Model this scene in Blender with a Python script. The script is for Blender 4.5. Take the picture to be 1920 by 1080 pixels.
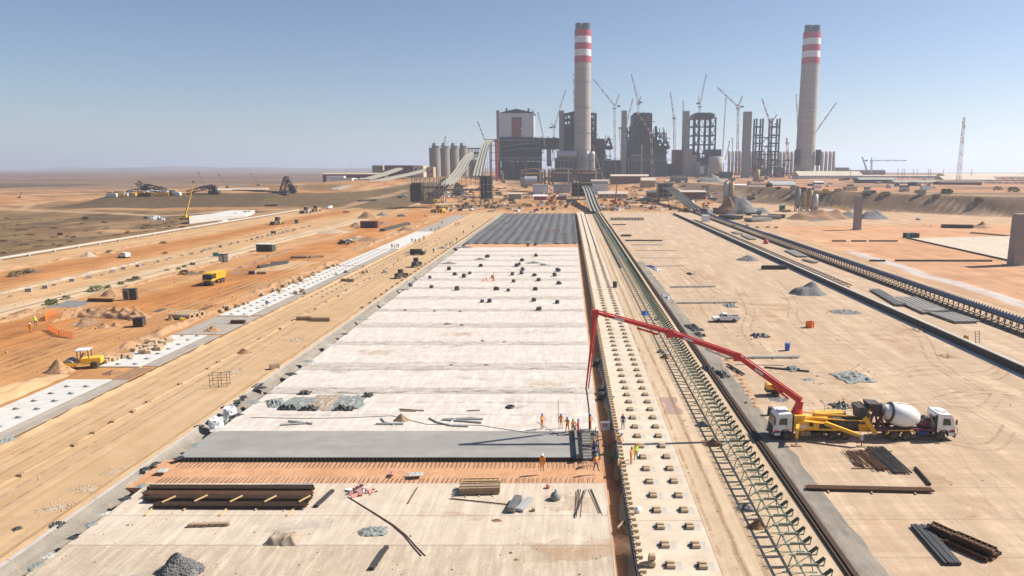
import bpy, math, random
import numpy as np
from mathutils import Vector, Matrix, noise as mnoise

for o in list(bpy.data.objects): bpy.data.objects.remove(o)
S = bpy.context.scene
COL = S.collection
R = math.radians
rnd = random.Random(7)

# ---------------------------------------------------------------- camera, sky, sun, exposure
F, PX, PY, HZ, H = 1325.0, 1066.0, 540.0, 312.0, 29.57         # focal length and principal point of the photograph
TH = math.atan((PY - HZ) / F)
CT, ST = math.cos(TH), math.sin(TH)
cam = bpy.data.cameras.new('camera'); cam_o = bpy.data.objects.new('camera', cam); COL.objects.link(cam_o)
CY = 5.09; cam_o.location = (0, CY, H); cam_o.rotation_euler = (R(90) - TH, 0, 0)
cam.sensor_width = 36.0; cam.lens = F / 1920 * 36; cam.shift_x = (960 - PX) / 1920
cam.clip_start = 0.5; cam.clip_end = 60000
S.camera = cam_o
SUN_AZ, SUN_EL = 74.0, 43.0                                     # clockwise from +Y (straight ahead), above the horizon
w = bpy.data.worlds.new('World'); S.world = w; w.use_nodes = True
nt = w.node_tree; bg = nt.nodes['Background']
sk = nt.nodes.new('ShaderNodeTexSky'); sk.sky_type = 'NISHITA'; sk.sun_disc = False
sk.sun_elevation = R(SUN_EL); sk.sun_rotation = R(SUN_AZ); sk.altitude = 1400; sk.air_density = 1.0; sk.dust_density = 1.6; sk.ozone_density = 3.0
nt.links.new(sk.outputs[0], bg.inputs[0]); bg.inputs[1].default_value = 0.058
sun = bpy.data.lights.new('sun', 'SUN'); sun_o = bpy.data.objects.new('sun', sun); COL.objects.link(sun_o)
sun.energy = 4.6; sun.angle = R(0.5); sun.color = (1.0, 0.93, 0.83)
sd = Vector((math.sin(R(SUN_AZ)) * math.cos(R(SUN_EL)), math.cos(R(SUN_AZ)) * math.cos(R(SUN_EL)), math.sin(R(SUN_EL))))
sun_o.rotation_euler = sd.to_track_quat('Z', 'Y').to_euler()
S.view_settings.view_transform = 'Standard'; S.view_settings.look = 'None'
S.view_settings.exposure = 0.88; S.view_settings.gamma = 1.0; S.view_settings.use_curve_mapping = False
S.cycles.max_bounces = 6; S.cycles.diffuse_bounces = 3; S.cycles.glossy_bounces = 2; S.cycles.volume_bounces = 1
S.cycles.use_denoising = True

# ---------------------------------------------------------------- measuring helpers (photograph pixel -> point of the place)
def ray(x, y):
    a, b = (x - PX) / F, -(y - PY) / F
    return Vector((a, CT + b * ST, -ST + b * CT))
def G(x, y, z=0.0):                                              # where that pixel's sight line meets height z
    d = ray(x, y); t = (z - H) / d.z
    return Vector((d.x * t, CY + d.y * t, z))
def W(x, y, Y):                                                  # ... meets the upright plane at distance Y
    d = ray(x, y); t = (Y - CY) / d.y
    return Vector((d.x * t, Y, H + d.z * t))
def ppm(Y, z=0): return F / ((Y - CY) * CT + (H - z) * ST)

# ---------------------------------------------------------------- mesh helpers
class MB:
    def __init__(s): s.v = []; s.f = []; s.m = []; s.mi = 0
    def add(s, vs, fs):
        b = len(s.v); s.v += [tuple(p) for p in vs]; s.f += [tuple(b + i for i in f) for f in fs]; s.m += [s.mi] * len(fs); return s
    def hexa(s, p):                                              # 8 corners: bottom 4 ccw, top 4 ccw
        return s.add(p, [(3, 2, 1, 0), (4, 5, 6, 7), (0, 1, 5, 4), (1, 2, 6, 5), (2, 3, 7, 6), (3, 0, 4, 7)])
    def box(s, c, d, rz=0.0, tap=1.0):
        cx, cy, cz = c; dx, dy, dz = d[0] / 2, d[1] / 2, d[2] / 2; q = []
        for z, k in ((-dz, 1), (dz, tap)):
            for x, y in ((-dx, -dy), (dx, -dy), (dx, dy), (-dx, dy)):
                x *= k; y *= k
                q.append((cx + x * math.cos(rz) - y * math.sin(rz), cy + x * math.sin(rz) + y * math.cos(rz), cz + z))
        return s.hexa(q)
    def bb(s, x0, x1, y0, y1, z0, z1):
        return s.box(((x0 + x1) / 2, (y0 + y1) / 2, (z0 + z1) / 2), (x1 - x0, y1 - y0, z1 - z0))
    def frame(s, p, q):
        d = (Vector(q) - Vector(p)).normalized()
        u = d.cross(Vector((0, 0, 1)))
        if u.length < 1e-3: u = Vector((1, 0, 0))
        u.normalize(); return d, u, u.cross(d).normalized()
    def bar(s, p, q, w, h=None, w2=None, h2=None):               # rectangular beam from p to q
        h = h or w; w2 = w2 or w; h2 = h2 or (h * w2 / w); p, q = Vector(p), Vector(q); d, u, n = s.frame(p, q); r = []
        for c, ww, hh in ((p, w, h), (q, w2, h2)):
            for a, b in ((-1, -1), (1, -1), (1, 1), (-1, 1)): r.append(c + u * (a * ww / 2) + n * (b * hh / 2))
        return s.hexa(r)
    def tube(s, p, q, r, n=8, r2=None, cap=True):
        r2 = r if r2 is None else r2; p, q = Vector(p), Vector(q); d, u, nn = s.frame(p, q); vs = []
        for c, rr in ((p, r), (q, r2)):
            for i in range(n):
                a = 2 * math.pi * i / n; vs.append(c + (u * math.cos(a) + nn * math.sin(a)) * rr)
        fs = [(i, (i + 1) % n, n + (i + 1) % n, n + i) for i in range(n)]
        if cap: fs += [tuple(range(n - 1, -1, -1)), tuple(range(n, 2 * n))]
        return s.add(vs, fs)
    def path(s, pts, r, n=6):
        pts = [Vector(p) for p in pts]; vs = []
        for i, p in enumerate(pts):
            d, u, nn = s.frame(pts[max(i - 1, 0)], pts[min(i + 1, len(pts) - 1)])
            for k in range(n):
                a = 2 * math.pi * k / n; vs.append(p + (u * math.cos(a) + nn * math.sin(a)) * r)
        fs = []
        for i in range(len(pts) - 1):
            for k in range(n): fs.append((i * n + k, i * n + (k + 1) % n, (i + 1) * n + (k + 1) % n, (i + 1) * n + k))
        fs += [tuple(range(n - 1, -1, -1)), tuple((len(pts) - 1) * n + k for k in range(n))]
        return s.add(vs, fs)
    def lathe(s, prof, n=16, c=(0, 0, 0), axis='z', seed=None):  # prof: (radius, height)
        vs = []
        for r, h in prof:
            for i in range(n):
                a = 2 * math.pi * i / n; x, y = r * math.cos(a), r * math.sin(a)
                p = {'z': (x, y, h), 'x': (h, x, y), 'y': (y, h, x)}[axis]
                vs.append((c[0] + p[0], c[1] + p[1], c[2] + p[2]))
        fs = []
        for j in range(len(prof) - 1):
            for i in range(n): fs.append((j * n + i, j * n + (i + 1) % n, (j + 1) * n + (i + 1) % n, (j + 1) * n + i))
        fs += [tuple(range(n - 1, -1, -1)), tuple((len(prof) - 1) * n + i for i in range(n))]
        return s.add(vs, fs)
    def prism(s, pts, a0, a1, axis='y'):                         # outline pts extruded along an axis; pts in the other two
        n = len(pts); vs = []
        for a in (a0, a1):
            for u, v in pts: vs.append({'y': (u, a, v), 'x': (a, u, v), 'z': (u, v, a)}[axis])
        return s.add(vs, [tuple(range(n - 1, -1, -1)), tuple(range(n, 2 * n))] + [(i, (i + 1) % n, n + (i + 1) % n, n + i) for i in range(n)])
    def grid(s, nx, ny, fn):
        vs = [fn(i / nx, j / ny) for j in range(ny + 1) for i in range(nx + 1)]
        return s.add(vs, [(j * (nx + 1) + i, j * (nx + 1) + i + 1, (j + 1) * (nx + 1) + i + 1, (j + 1) * (nx + 1) + i) for j in range(ny) for i in range(nx)])
    def lattice(s, p, q, w, t, w2=None, seg=None, mats=None):    # four chords and zigzag lacing
        p, q = Vector(p), Vector(q); L = (q - p).length; w2 = w2 or w; n = seg or max(2, int(L / (w * 1.3))); d, u, nn = s.frame(p, q)
        cor = lambda i, k: p + d * (L * i / n) + (u * (1, 1, -1, -1)[k] + nn * (1, -1, -1, 1)[k]) * ((w + (w2 - w) * i / n) / 2)
        for i in range(n):
            if mats: s.mi = mats[int(i * len(mats) / n)]
            for k in range(4):
                s.bar(cor(i, k), cor(i + 1, k), t); s.bar(cor(i, k), cor(i + 1, (k + 1) % 4) if i % 2 else cor(i + 1, (k + 3) % 4), t * .7)
        s.mi = 0; return s
    def mesh(s, name, mats, smooth=False):
        me = bpy.data.meshes.new(name); me.from_pydata(s.v, [], s.f)
        for m in (mats if isinstance(mats, (list, tuple)) else [mats]): me.materials.append(m)
        if any(s.m): me.polygons.foreach_set('material_index', s.m)
        if smooth: me.polygons.foreach_set('use_smooth', [len(f) <= 4 for f in s.f])
        me.update(); return me
    def build(s, name, mats, parent=None, loc=None, smooth=False, rz=0.0, **kw):
        return link(name, s.mesh(name, mats, smooth), parent, loc, rz, **kw)
def link(name, me, parent=None, loc=None, rz=0.0, **kw):
    o = bpy.data.objects.new(name, me); COL.objects.link(o)
    if parent is not None: o.parent = parent
    if loc is not None: o.location = loc
    o.rotation_euler.z = rz
    for k, v in kw.items(): o[k] = v
    return o
def T(name, label, cat, loc=(0, 0, 0), rz=0.0, group=None, sc=None):   # an Empty at a thing's base
    o = bpy.data.objects.new(name, None); COL.objects.link(o); o.location = loc; o.rotation_euler.z = rz; o.empty_display_size = .3
    if sc: o.scale = sc if hasattr(sc, '__len__') else (sc,) * 3
    return tag(o, label, cat, group)
def tag(o, label, cat, group=None):
    o['label'] = label; o['category'] = cat
    if group: o['group'] = group
    return o
def struct(name, mb, m, **kw): return mb.build(name, m, kind='structure', **kw)
def stuff(name, mb, m, parent=None, **kw): return mb.build(name, m, parent, kind='stuff', **kw)
def dup(root, loc, rz=0.0, label=None, group=None, sc=None, parent=None):
    r = root.copy(); COL.objects.link(r)
    if parent is not None: r.parent = parent
    else:
        r.location = loc; r.rotation_euler.z = rz
        if sc: r.scale = sc if hasattr(sc, '__len__') else (sc,) * 3
        if label: r['label'] = label
        if group: r['group'] = group
    for ch in list(root.children): dup(ch, None, parent=r)
    return r

# ---------------------------------------------------------------- materials
def base_nodes(name):
    m = bpy.data.materials.new(name); m.use_nodes = True; n = m.node_tree
    return m, n, n.nodes['Principled BSDF']
def nz(n, vec, scale, detail=4, rough=.6, dist=0.0):
    t = n.nodes.new('ShaderNodeTexNoise'); t.inputs['Scale'].default_value = scale; t.inputs['Detail'].default_value = detail
    t.inputs['Roughness'].default_value = rough; t.inputs['Distortion'].default_value = dist
    if vec is not None: n.links.new(vec, t.inputs['Vector'])
    return t.outputs['Fac']
def ramp(n, fac, stops):
    r = n.nodes.new('ShaderNodeValToRGB'); e = r.color_ramp.elements
    while len(e) < len(stops): e.new(.5)
    for k, (p, c) in enumerate(stops): e[k].position = p; e[k].color = (*c, 1) if len(c) == 3 else c
    n.links.new(fac, r.inputs[0]); return r.outputs[0]
def mixc(n, fac, a, b, mode='MIX'):
    x = n.nodes.new('ShaderNodeMix'); x.data_type = 'RGBA'; x.blend_type = mode
    for s, v in ((0, fac), (6, a), (7, b)):
        if isinstance(v, (int, float)): x.inputs[s].default_value = v
        elif isinstance(v, tuple): x.inputs[s].default_value = (*v, 1)
        else: n.links.new(v, x.inputs[s])
    return x.outputs[2]
def mapping(n, vec, sc=(1, 1, 1), rot=0.0):
    mp = n.nodes.new('ShaderNodeMapping'); mp.inputs['Scale'].default_value = sc; mp.inputs['Rotation'].default_value = (0, 0, rot)
    n.links.new(vec, mp.inputs['Vector']); return mp.outputs[0]
def bump(n, bs, h, strength=.3, dist=.1):
    b = n.nodes.new('ShaderNodeBump'); b.inputs['Strength'].default_value = strength; b.inputs['Distance'].default_value = dist
    n.links.new(h, b.inputs['Height']); n.links.new(b.outputs[0], bs.inputs['Normal'])
def mul(c, k): return tuple(min(1, x * k) for x in c)
MAT = {}
def mat(name, c, r=.7, me=0.0, v=.18, s=2.5, dirt=None, da=.35, bp=0.0):
    if name in MAT: return MAT[name]
    m, n, b = base_nodes(name); tc = n.nodes.new('ShaderNodeTexCoord').outputs['Object']
    f = nz(n, tc, s, 5)
    col = ramp(n, f, [(.28, mul(c, 1 - v)), (.72, mul(c, 1 + v))])
    if dirt:
        g = nz(n, tc, s * .6, 6, .7, .5)
        col = mixc(n, ramp(n, g, [(.45, (0, 0, 0)), (.75, (da,) * 3)]), col, dirt)
    n.links.new(col, b.inputs['Base Color']); b.inputs['Roughness'].default_value = r; b.inputs['Metallic'].default_value = me
    if bp: bump(n, b, nz(n, tc, s * 4, 5), bp, .05)
    MAT[name] = m; return m
def gmat(name, c1, c2, c3, streak=None, big=.035, mid=.35, fine=5.0, st=.35, bp=.25, rough=.92, spots=None):
    """ground: three soil colours mixed by noise of the place, with drag marks along a direction"""
    m, n, b = base_nodes(name); pos = n.nodes.new('ShaderNodeNewGeometry').outputs['Position']
    col = ramp(n, nz(n, pos, big, 6, .62, .6), [(.30, c1), (.50, c2), (.72, c3)])
    md = nz(n, pos, mid, 8, .65, .3)
    col = mixc(n, .55, col, ramp(n, md, [(.30, mul(c1, .82)), (.55, c2), (.75, mul(c3, 1.06))]))
    if streak:
        for i, (sx, sy, a) in enumerate(streak):
            k = nz(n, mapping(n, pos, (sx, sy, 1), .02 * i), 1.0, 5, .6, .15)
            col = mixc(n, ramp(n, k, [(.42, (a, a, a)), (.60, (0, 0, 0))]), col, mul(c1, .68))
            col = mixc(n, ramp(n, k, [(.58, (0, 0, 0)), (.78, (a * .9,) * 3)]), col, mul(c3, 1.18))
    if spots:
        k = nz(n, pos, spots[0], 7, .7, 1.2); col = mixc(n, ramp(n, k, [(.58, (0, 0, 0)), (.72, (spots[2],) * 3)]), col, spots[1])
    fn = nz(n, pos, fine, 6, .75)
    col = mixc(n, 1.0, col, ramp(n, fn, [(.25, (1 - st,) * 3), (.55, (1, 1, 1)), (.8, (1 + st * .25,) * 3)]), 'MULTIPLY')
    n.links.new(col, b.inputs['Base Color']); b.inputs['Roughness'].default_value = rough; b.inputs['Specular IOR Level'].default_value = .2
    if bp: bump(n, b, fn, bp, .15)
    MAT[name] = m; return m
M = MAT
DUST = (.42, .30, .19)
for a in (('yellow', (.80, .42, .03), .5, 0, .1, 2, (.35, .24, .12), .45), ('truck_white', (.78, .78, .76), .4, 0, .06, 2, DUST, .3), ('boom_red', (.55, .03, .03), .42, 0, .12, 1.5, (.35, .16, .12), .25),
          ('maroon', (.10, .02, .03), .55, 0, .2, 2, DUST, .25), ('black', (.02, .02, .022), .6, 0, .3, 3, DUST, .2), ('tyre', (.045, .04, .035), .85, 0, .2, 3, DUST, .65), ('rim', (.28, .20, .12), .6, .3, .2, 4, DUST, .4),
          ('steel', (.22, .22, .22), .5, .6, .2, 3, DUST, .3), ('dark_steel', (.045, .047, .052), .6, .3, .25, .5, (.10, .08, .06), .3), ('rust', (.13, .06, .03), .8, .2, .3, 3, (.05, .03, .02), .5), ('darkrust', (.055, .033, .022), .75, .3, .3, 3, (.14, .07, .03), .4),
          ('timber', (.50, .33, .16), .8, 0, .2, 3), ('old_timber', (.30, .21, .13), .85, 0, .3, 3), ('concrete', (.40, .37, .33), .9, 0, .12, .4), ('block', (.47, .34, .21), .9, 0, .15, 2), ('hut_concrete', (.28, .26, .24), .9, 0, .1, .15),
          ('green_steel', (.20, .25, .20), .55, .1, .2, 2, DUST, .4), ('dark_green', (.035, .075, .05), .5, .1, .2, 2, DUST, .2), ('belt_blue', (.022, .05, .12), .5, .1, .2, 1, DUST, .2), ('tarp_grey', (.19, .21, .20), .75, 0, .25, 1.2, (.35, .32, .28), .4),
          ('tarp_brown', (.30, .24, .18), .85, 0, .15, 1.5), ('black_sheet', (.035, .036, .036), .5, 0, .4, 1, (.22, .2, .17), .3), ('white_bag', (.72, .72, .72), .7, 0, .1, 3, (.3, .3, .3), .3), ('pink_bag', (.55, .24, .20), .7, 0, .4, 5), ('blue', (.05, .12, .42), .5, 0, .1),
          ('orange_plastic', (.80, .19, .03), .6, 0, .15), ('pipe_grey', (.40, .40, .38), .6, 0, .12, 1, DUST, .3), ('pipe_black', (.025, .026, .028), .5, 0, .3, 2, DUST, .25), ('gravel', (.17, .165, .16), .95, 0, .35, 5, None, 0, .5), ('dirt', (.36, .21, .11), .95, 0, .3, 2, None, 0, .5),
          ('brown_dirt', (.25, .14, .075), .95, 0, .35, 2, None, 0, .5), ('stone', (.40, .31, .22), .95, 0, .3, 2, None, 0, .4), ('cab_white', (.74, .75, .76), .5, 0, .05), ('wood_brown', (.09, .04, .02), .8, 0, .35, 2, (.2, .1, .04), .4),
          ('roof_tan', (.48, .40, .32), .8, 0, .08, .1), ('wall_tan', (.42, .32, .23), .9, 0, .1, .2), ('brick_red', (.17, .075, .06), .9, 0, .15, .2), ('clad_white', (.60, .61, .64), .6, 0, .04, .05), ('clad_red', (.27, .085, .08), .7, 0, .15, .1), ('crane_red', (.50, .07, .08), .6, 0, .15, .1),
          ('crane_white', (.65, .63, .62), .6, 0, .1, .1), ('crane_yellow', (.72, .43, .05), .6, 0, .1, .1), ('stack_red', (.42, .035, .05), .75, 0, .08, .05), ('stack_white', (.70, .70, .71), .75, 0, .05, .05), ('flue', (.06, .09, .10), .6, 0, .2, .1), ('silver', (.42, .42, .41), .5, .3, .1, .1),
          ('silo_tan', (.40, .28, .13), .7, 0, .15, .3, (.2, .15, .1), .4), ('silo_grey', (.27, .245, .215), .85, 0, .12, .12), ('shed_metal', (.34, .36, .38), .6, .2, .1, .3), ('grass_dry', (.20, .14, .075), .95, 0, .3, 1), ('bush', (.10, .12, .05), .9, 0, .35, 3), ('dry_bush', (.15, .105, .06), .95, 0, .35, 3),
          ('skin', (.16, .085, .05), .7, 0, .1), ('overall_orange', (.80, .27, .03), .85, 0, .12, 5), ('overall_blue', (.03, .045, .13), .85, 0, .15, 5), ('hivis', (.62, .85, .06), .75, 0, .08, 5), ('overall_red', (.55, .04, .05), .85, 0, .12, 5), ('boot', (.03, .028, .026), .8), ('hat_blue', (.05, .10, .42), .4, 0, .05),
          ('hat_white', (.8, .8, .8), .4, 0, .04), ('hat_red', (.7, .1, .06), .4, 0, .05), ('hat_green', (.05, .36, .16), .4, 0, .05), ('hat_yellow', (.85, .6, .04), .4, 0, .05), ('tape', (.75, .72, .55), .4, 0, .05), ('overall_tan', (.62, .38, .18), .85, 0, .12, 5), ('overall_yellow', (.8, .62, .05), .85, 0, .1, 5),
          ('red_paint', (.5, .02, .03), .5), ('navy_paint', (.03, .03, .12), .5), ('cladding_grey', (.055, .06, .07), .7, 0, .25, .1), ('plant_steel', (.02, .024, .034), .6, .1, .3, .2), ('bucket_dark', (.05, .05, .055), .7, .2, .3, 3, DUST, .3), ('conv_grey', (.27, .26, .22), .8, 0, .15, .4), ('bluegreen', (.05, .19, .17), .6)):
    mat(*a)
def glass():
    m, n, b = base_nodes('glass_dark'); b.inputs['Base Color'].default_value = (.02, .03, .03, 1); b.inputs['Roughness'].default_value = .08
    b.inputs['Specular IOR Level'].default_value = .8; M['glass'] = m
glass()

def film(name, c, lo, hi, amt, sc, rough=.9):
    """thin stain: colour with a noise-broken transparent edge"""
    m, n, b = base_nodes(name); pos = n.nodes.new('ShaderNodeNewGeometry').outputs['Position']
    k = ramp(n, nz(n, pos, sc, 6, .7, .4), [(lo, (0, 0, 0)), (hi, (amt,) * 3)]); tr = n.nodes.new('ShaderNodeBsdfTransparent'); mx = n.nodes.new('ShaderNodeMixShader')
    b.inputs['Base Color'].default_value = (*c, 1); b.inputs['Roughness'].default_value = rough
    n.links.new(k, mx.inputs[0]); n.links.new(tr.outputs[0], mx.inputs[1]); n.links.new(b.outputs[0], mx.inputs[2]); n.links.new(mx.outputs[0], n.nodes['Material Output'].inputs['Surface']); M[name] = m
film('track_dark', (.36, .24, .14), .40, .68, .55, .5); film('track_light', (.60, .48, .35), .40, .66, .5, .5); film('stain_orange', (.46, .27, .14), .42, .70, .45, .28); film('crack_dark', (.22, .20, .18), .42, .66, .75, .7); film('stain_grey', (.40, .375, .35), .44, .70, .45, .3); film('tyre_orange', (.27, .11, .04), .40, .66, .45, .4)
# ---------------------------------------------------------------- ground: one sheet to the horizon
def vn(x, y, seed):
    xi, yi = np.floor(x).astype(np.int64), np.floor(y).astype(np.int64); fx, fy = x - xi, y - yi
    fx, fy = fx * fx * (3 - 2 * fx), fy * fy * (3 - 2 * fy)
    def hsh(a, b):
        k = (a * 374761393 + b * 668265263 + seed * 1274126177) & 0xffffffff
        k = ((k ^ (k >> 13)) * 1274126177) & 0xffffffff
        return ((k ^ (k >> 16)) & 0xffff) / 65535.0
    return (hsh(xi, yi) * (1 - fx) + hsh(xi + 1, yi) * fx) * (1 - fy) + (hsh(xi, yi + 1) * (1 - fx) + hsh(xi + 1, yi + 1) * fx) * fy
def fbm(x, y, seed, o=5):
    t = np.zeros_like(x); a = .5
    for i in range(o): t += a * vn(x * 2 ** i, y * 2 ** i, seed + i * 17); a *= .5
    return t / (1 - .5 ** o)                                     # about 0..1, mean .5
def ss(a, b, x):
    t = np.clip((x - a) / (b - a), 0, 1); return t * t * (3 - 2 * t)
BX = [-2600, -420, -365, -300, -200, -100, -60, 60, 147, 193, 261, 400, 900, 2600]
BY = [620, 560, 512, 520, 540, 500, 470, 470, 575, 486, 415, 330, 300, 300]
BW = [300, 200, 75, 70, 70, 260, 650, 650, 200, 60, 35, 35, 60, 100]
BH = [0, 0, 8, 8, 8, 8, 7, 8, 12, 11.5, 11.5, 11.5, 12, 12]
def zsoft(X, Y):
    X = np.asarray(X, float); Y = np.asarray(Y, float)
    wob = (fbm(X / 60, Y / 60, 5, 3) - .5) * 26
    yb, bw, bh = np.interp(X, BX, BY), np.interp(X, BX, BW), np.interp(X, BX, BH)
    z = bh * ss(0, 1, (Y + wob * ss(450, 520, Y) - yb) / bw)
    z += 2.2 * ss(820, 1000, Y) * ss(-250, 0, X)
    z += 7.0 * ss(625, 700, Y) * ss(-285, -225, X) * (1 - ss(-150, -85, X))          # the hill with the white camp
    z += ss(-182, -215, X) * 0 - 3.0 * ss(183, 230, -X) * (1 - ss(430, 520, Y))     # fall beyond the pipeline
    z += (fbm(X / 90, Y / 90, 9, 4) - .5) * 3.2 * ss(480, 700, Y) + (fbm(X / 30, Y / 30, 19, 4) - .5) * 1.6 * ss(183, 260, -X)
    far = ss(1500, 9000, Y); r = X / np.maximum(Y, 1)
    z = z * (1 - ss(1500, 4000, Y)) + far * (-22 - 62 * ss(.0, .35, r)) + (fbm(X / 1500, Y / 1100, 33, 4) - .42) * 130 * ss(3500, 9000, Y) * (1 - ss(-.1, .3, r))
    pit = (1 - ss(458, 468, Y)) * ss(-60.5, -59.5, X) * (1 - ss(90, 92, X))
    return z * (1 - pit) - 1.8 * pit
rows = np.concatenate([np.arange(1300, 420, -1.5), np.arange(420, 340, -.75), np.arange(340, 326, -.35), np.arange(326, 315.2, -.18)])
Yr = np.array([G(PX, r).y for r in rows]); us = np.linspace(-1.08, .92, 400)
YY, UU = np.meshgrid(Yr, us, indexing='ij'); XX = UU * (YY + 4)
ZZ = zsoft(XX, YY)
Yl = [float(v) for v in Yr]; Zl = ZZ.tolist(); import bisect
def zt(x, y):                                                    # height of the ground sheet at a point
    j = min(max(bisect.bisect_right(Yl, y) - 1, 0), len(Yl) - 2); f = min(max((y - Yl[j]) / (Yl[j + 1] - Yl[j]), 0), 1)
    u = min(max((x / (y + 4) + 1.08) / 2.0 * 399, 0), 398.999); i = int(u); u -= i
    a = Zl[j][i] * (1 - u) + Zl[j][i + 1] * u; b = Zl[j + 1][i] * (1 - u) + Zl[j + 1][i + 1] * u
    return a * (1 - f) + b * f
def GT(x, y):                                                    # sight line meets the ground sheet
    d = ray(x, y); t0 = 40.0; t = t0
    while t < 15000:
        p = d * t; p.y += CY
        if H + p.z <= zt(p.x, p.y):
            lo, hi = t0, t
            for _ in range(14):
                m_ = (lo + hi) / 2; p = d * m_; p.y += CY
                if H + p.z <= zt(p.x, p.y): hi = m_
                else: lo = m_
            p = d * hi; p.y += CY; return Vector((p.x, p.y, zt(p.x, p.y)))
        t0 = t; t *= 1.012
    p = d * 12000; return Vector((p.x, p.y, zt(p.x, p.y)))
def col(*c): return np.array(c)
C = np.zeros(XX.shape + (3,)); C[:] = col(.43, .26, .13)
def put(mask, c, k=1.0):
    global C
    m_ = np.clip(mask * k, 0, 1)[..., None]; C = C * (1 - m_) + np.array(c) * m_
n1, n2, n3 = fbm(XX / 14, YY / 14, 1), fbm(XX / 4, YY / 9, 2), fbm(XX / 45, YY / 60, 3)
Xw, Yw = XX + (n1 - .5) * 5, YY + (n1 - .5) * 12
def band(x0, x1, s=1.5, y0=-1e9, y1=1e9, sy=8): return ss(x0 - s, x0 + s, Xw) * (1 - ss(x1 - s, x1 + s, Xw)) * ss(y0 - sy, y0 + sy, Yw) * (1 - ss(y1 - sy, y1 + sy, Yw))
def blotch(lo, hi, n): return ss(lo, hi, n)
ORANGE, DORANGE, TAN, CREAM = (.41, .182, .062), (.30, .122, .042), (.45, .285, .15), (.51, .39, .255)
GRASS, GRASS2, GRASSD = (.16, .10, .05), (.21, .14, .065), (.09, .062, .037)
# left of the yard
put(band(-113, -61, 2, 0, 470), ORANGE, .55); put(blotch(.48, .62, n1) * band(-112, -74, 4, 0, 470), TAN, .55)
def polyroad(pts, hw, c, k=1, soft=3.0):
    P = [GT(*p) if p[1] < 398 else G(*p) for p in pts]; d = np.full(XX.shape, 1e9)
    sel = (YY < 1500)
    for a, b in zip(P[:-1], P[1:]):
        ex, ey = b.x - a.x, b.y - a.y; L = ex * ex + ey * ey + 1e-9
        t = np.clip(((XX - a.x) * ex + (YY - a.y) * ey) / L, 0, 1); d = np.minimum(d, np.hypot(XX - a.x - t * ex, YY - a.y - t * ey))
    put((1 - ss(hw - soft, hw + soft, d + (n1 - .5) * 5)) * sel, c, k); return d
put(band(-104, -92, 5, 60, 130, 12), ORANGE, .9)
dr = polyroad([(-200, 700), (40, 612), (180, 590), (330, 555), (470, 512), (600, 468), (700, 432), (770, 408), (800, 396)], 8.5, ORANGE, .95)
polyroad([(-200, 680), (60, 605), (200, 578), (330, 552), (470, 508), (600, 466), (700, 430)], 3.2, DORANGE, .65)
polyroad([(760, 408), (830, 402), (900, 388)], 6, (.42, .2, .08), .8); polyroad([(690, 412), (740, 425), (600, 470)], 5, ORANGE, .7)
put(band(-121, -112, 1.0, 0, 430), CREAM, .9); put(band(-137, -121, 2, 0, 470), TAN, .8)
put(band(-160, -139, 3, 0, 620), ORANGE, .8); put(band(-155, -147, 3, 0, 620), DORANGE, .55); put(band(-182, -161, 3, 0, 560), TAN, .85)
# slope beyond the pipeline, banks and plains
gm = np.maximum(ss(186, 196, -Xw) * (1 - ss(505, 520, Yw)), 0)
put(gm, GRASS); put(gm * blotch(.46, .62, fbm(XX / 22, YY / 55, 41)), GRASS2, .9); put(gm * blotch(.55, .68, fbm(XX / 18, YY / 26, 43)), GRASSD, .8); put(gm * blotch(.6, .7, n3), (.31, .2, .11), .6)
P0, P1 = G(0, 448), G(430, 420)
yb = np.interp(XX, BX, BY); bw = np.interp(XX, BX, BW); fr = (YY - yb) / bw
bank = ss(-.12, .05, fr) * (1 - ss(.9, 1.05, fr)) * (np.interp(XX, BX, BH) > 6)
put(ss(480, 520, YY) * (YY < 1400), (.34, .17, .075)); put(ss(480, 520, YY) * (YY < 1400) * blotch(.47, .6, n1), TAN, .7); put(ss(480, 520, YY) * (YY < 1400) * blotch(.5, .62, n3), (.15, .10, .055), .75)
put(ss(500, 540, YY) * (1 - ss(800, 900, YY)) * ss(-60, -20, XX) * (1 - ss(90, 140, XX)) * blotch(.42, .6, fbm(XX / 30, YY / 14, 51)), (.44, .2, .075), .7)
put(ss(600, 640, Yw) * (1 - ss(730, 770, Yw)) * ss(-70, -50, Xw) * (1 - ss(150, 180, Xw)) * blotch(.38, .5, n2), (.17, .12, .065), .8); put(ss(820, 850, Yw) * (1 - ss(900, 930, Yw)) * ss(-70, -50, Xw) * (1 - ss(250, 300, Xw)) * blotch(.42, .55, n1), (.20, .13, .075), .7)
cz = ss(478, 500, Yw) * (1 - ss(1000, 1100, Yw)) * ss(-210, -170, XX) * (1 - ss(260, 330, XX))
put(cz * blotch(.50, .60, fbm(XX / 13, YY / 16, 91)), (.19, .125, .07), .75); put(cz * blotch(.56, .64, fbm(XX / 17, YY / 12, 92)), (.46, .19, .06), .8); put(cz * blotch(.58, .66, fbm(XX / 9, YY / 20, 93)), (.50, .36, .23), .7)
put(bank * (XX < -120), (.12, .083, .042), .95); put(bank * (XX < -120) * (XX < -240), GRASSD, .65)
put(bank * (XX > 120), (.155, .098, .06), .95); put(bank * (XX > 150) * blotch(.56, .66, fbm(XX / 5 + YY / 9, YY / 22, 61)) * (1 - ss(.5, .75, fr)), (.43, .30, .19), .75)
put(bank * (XX > 120) * blotch(.5, .7, fbm(XX / 20, YY / 20, 62)), GRASSD, .4)
plat = (XX > 120) * ss(1.0, 1.15, fr) * (1 - ss(1500, 1900, YY))
put(plat, (.36, .2, .115), .9); put(plat * blotch(.47, .58, fbm(XX / 70, YY / 26, 63)), (.17, .115, .075), .85); put(plat * blotch(.55, .62, fbm(XX / 60, YY / 20, 64)), (.47, .2, .085), .7)
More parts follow.
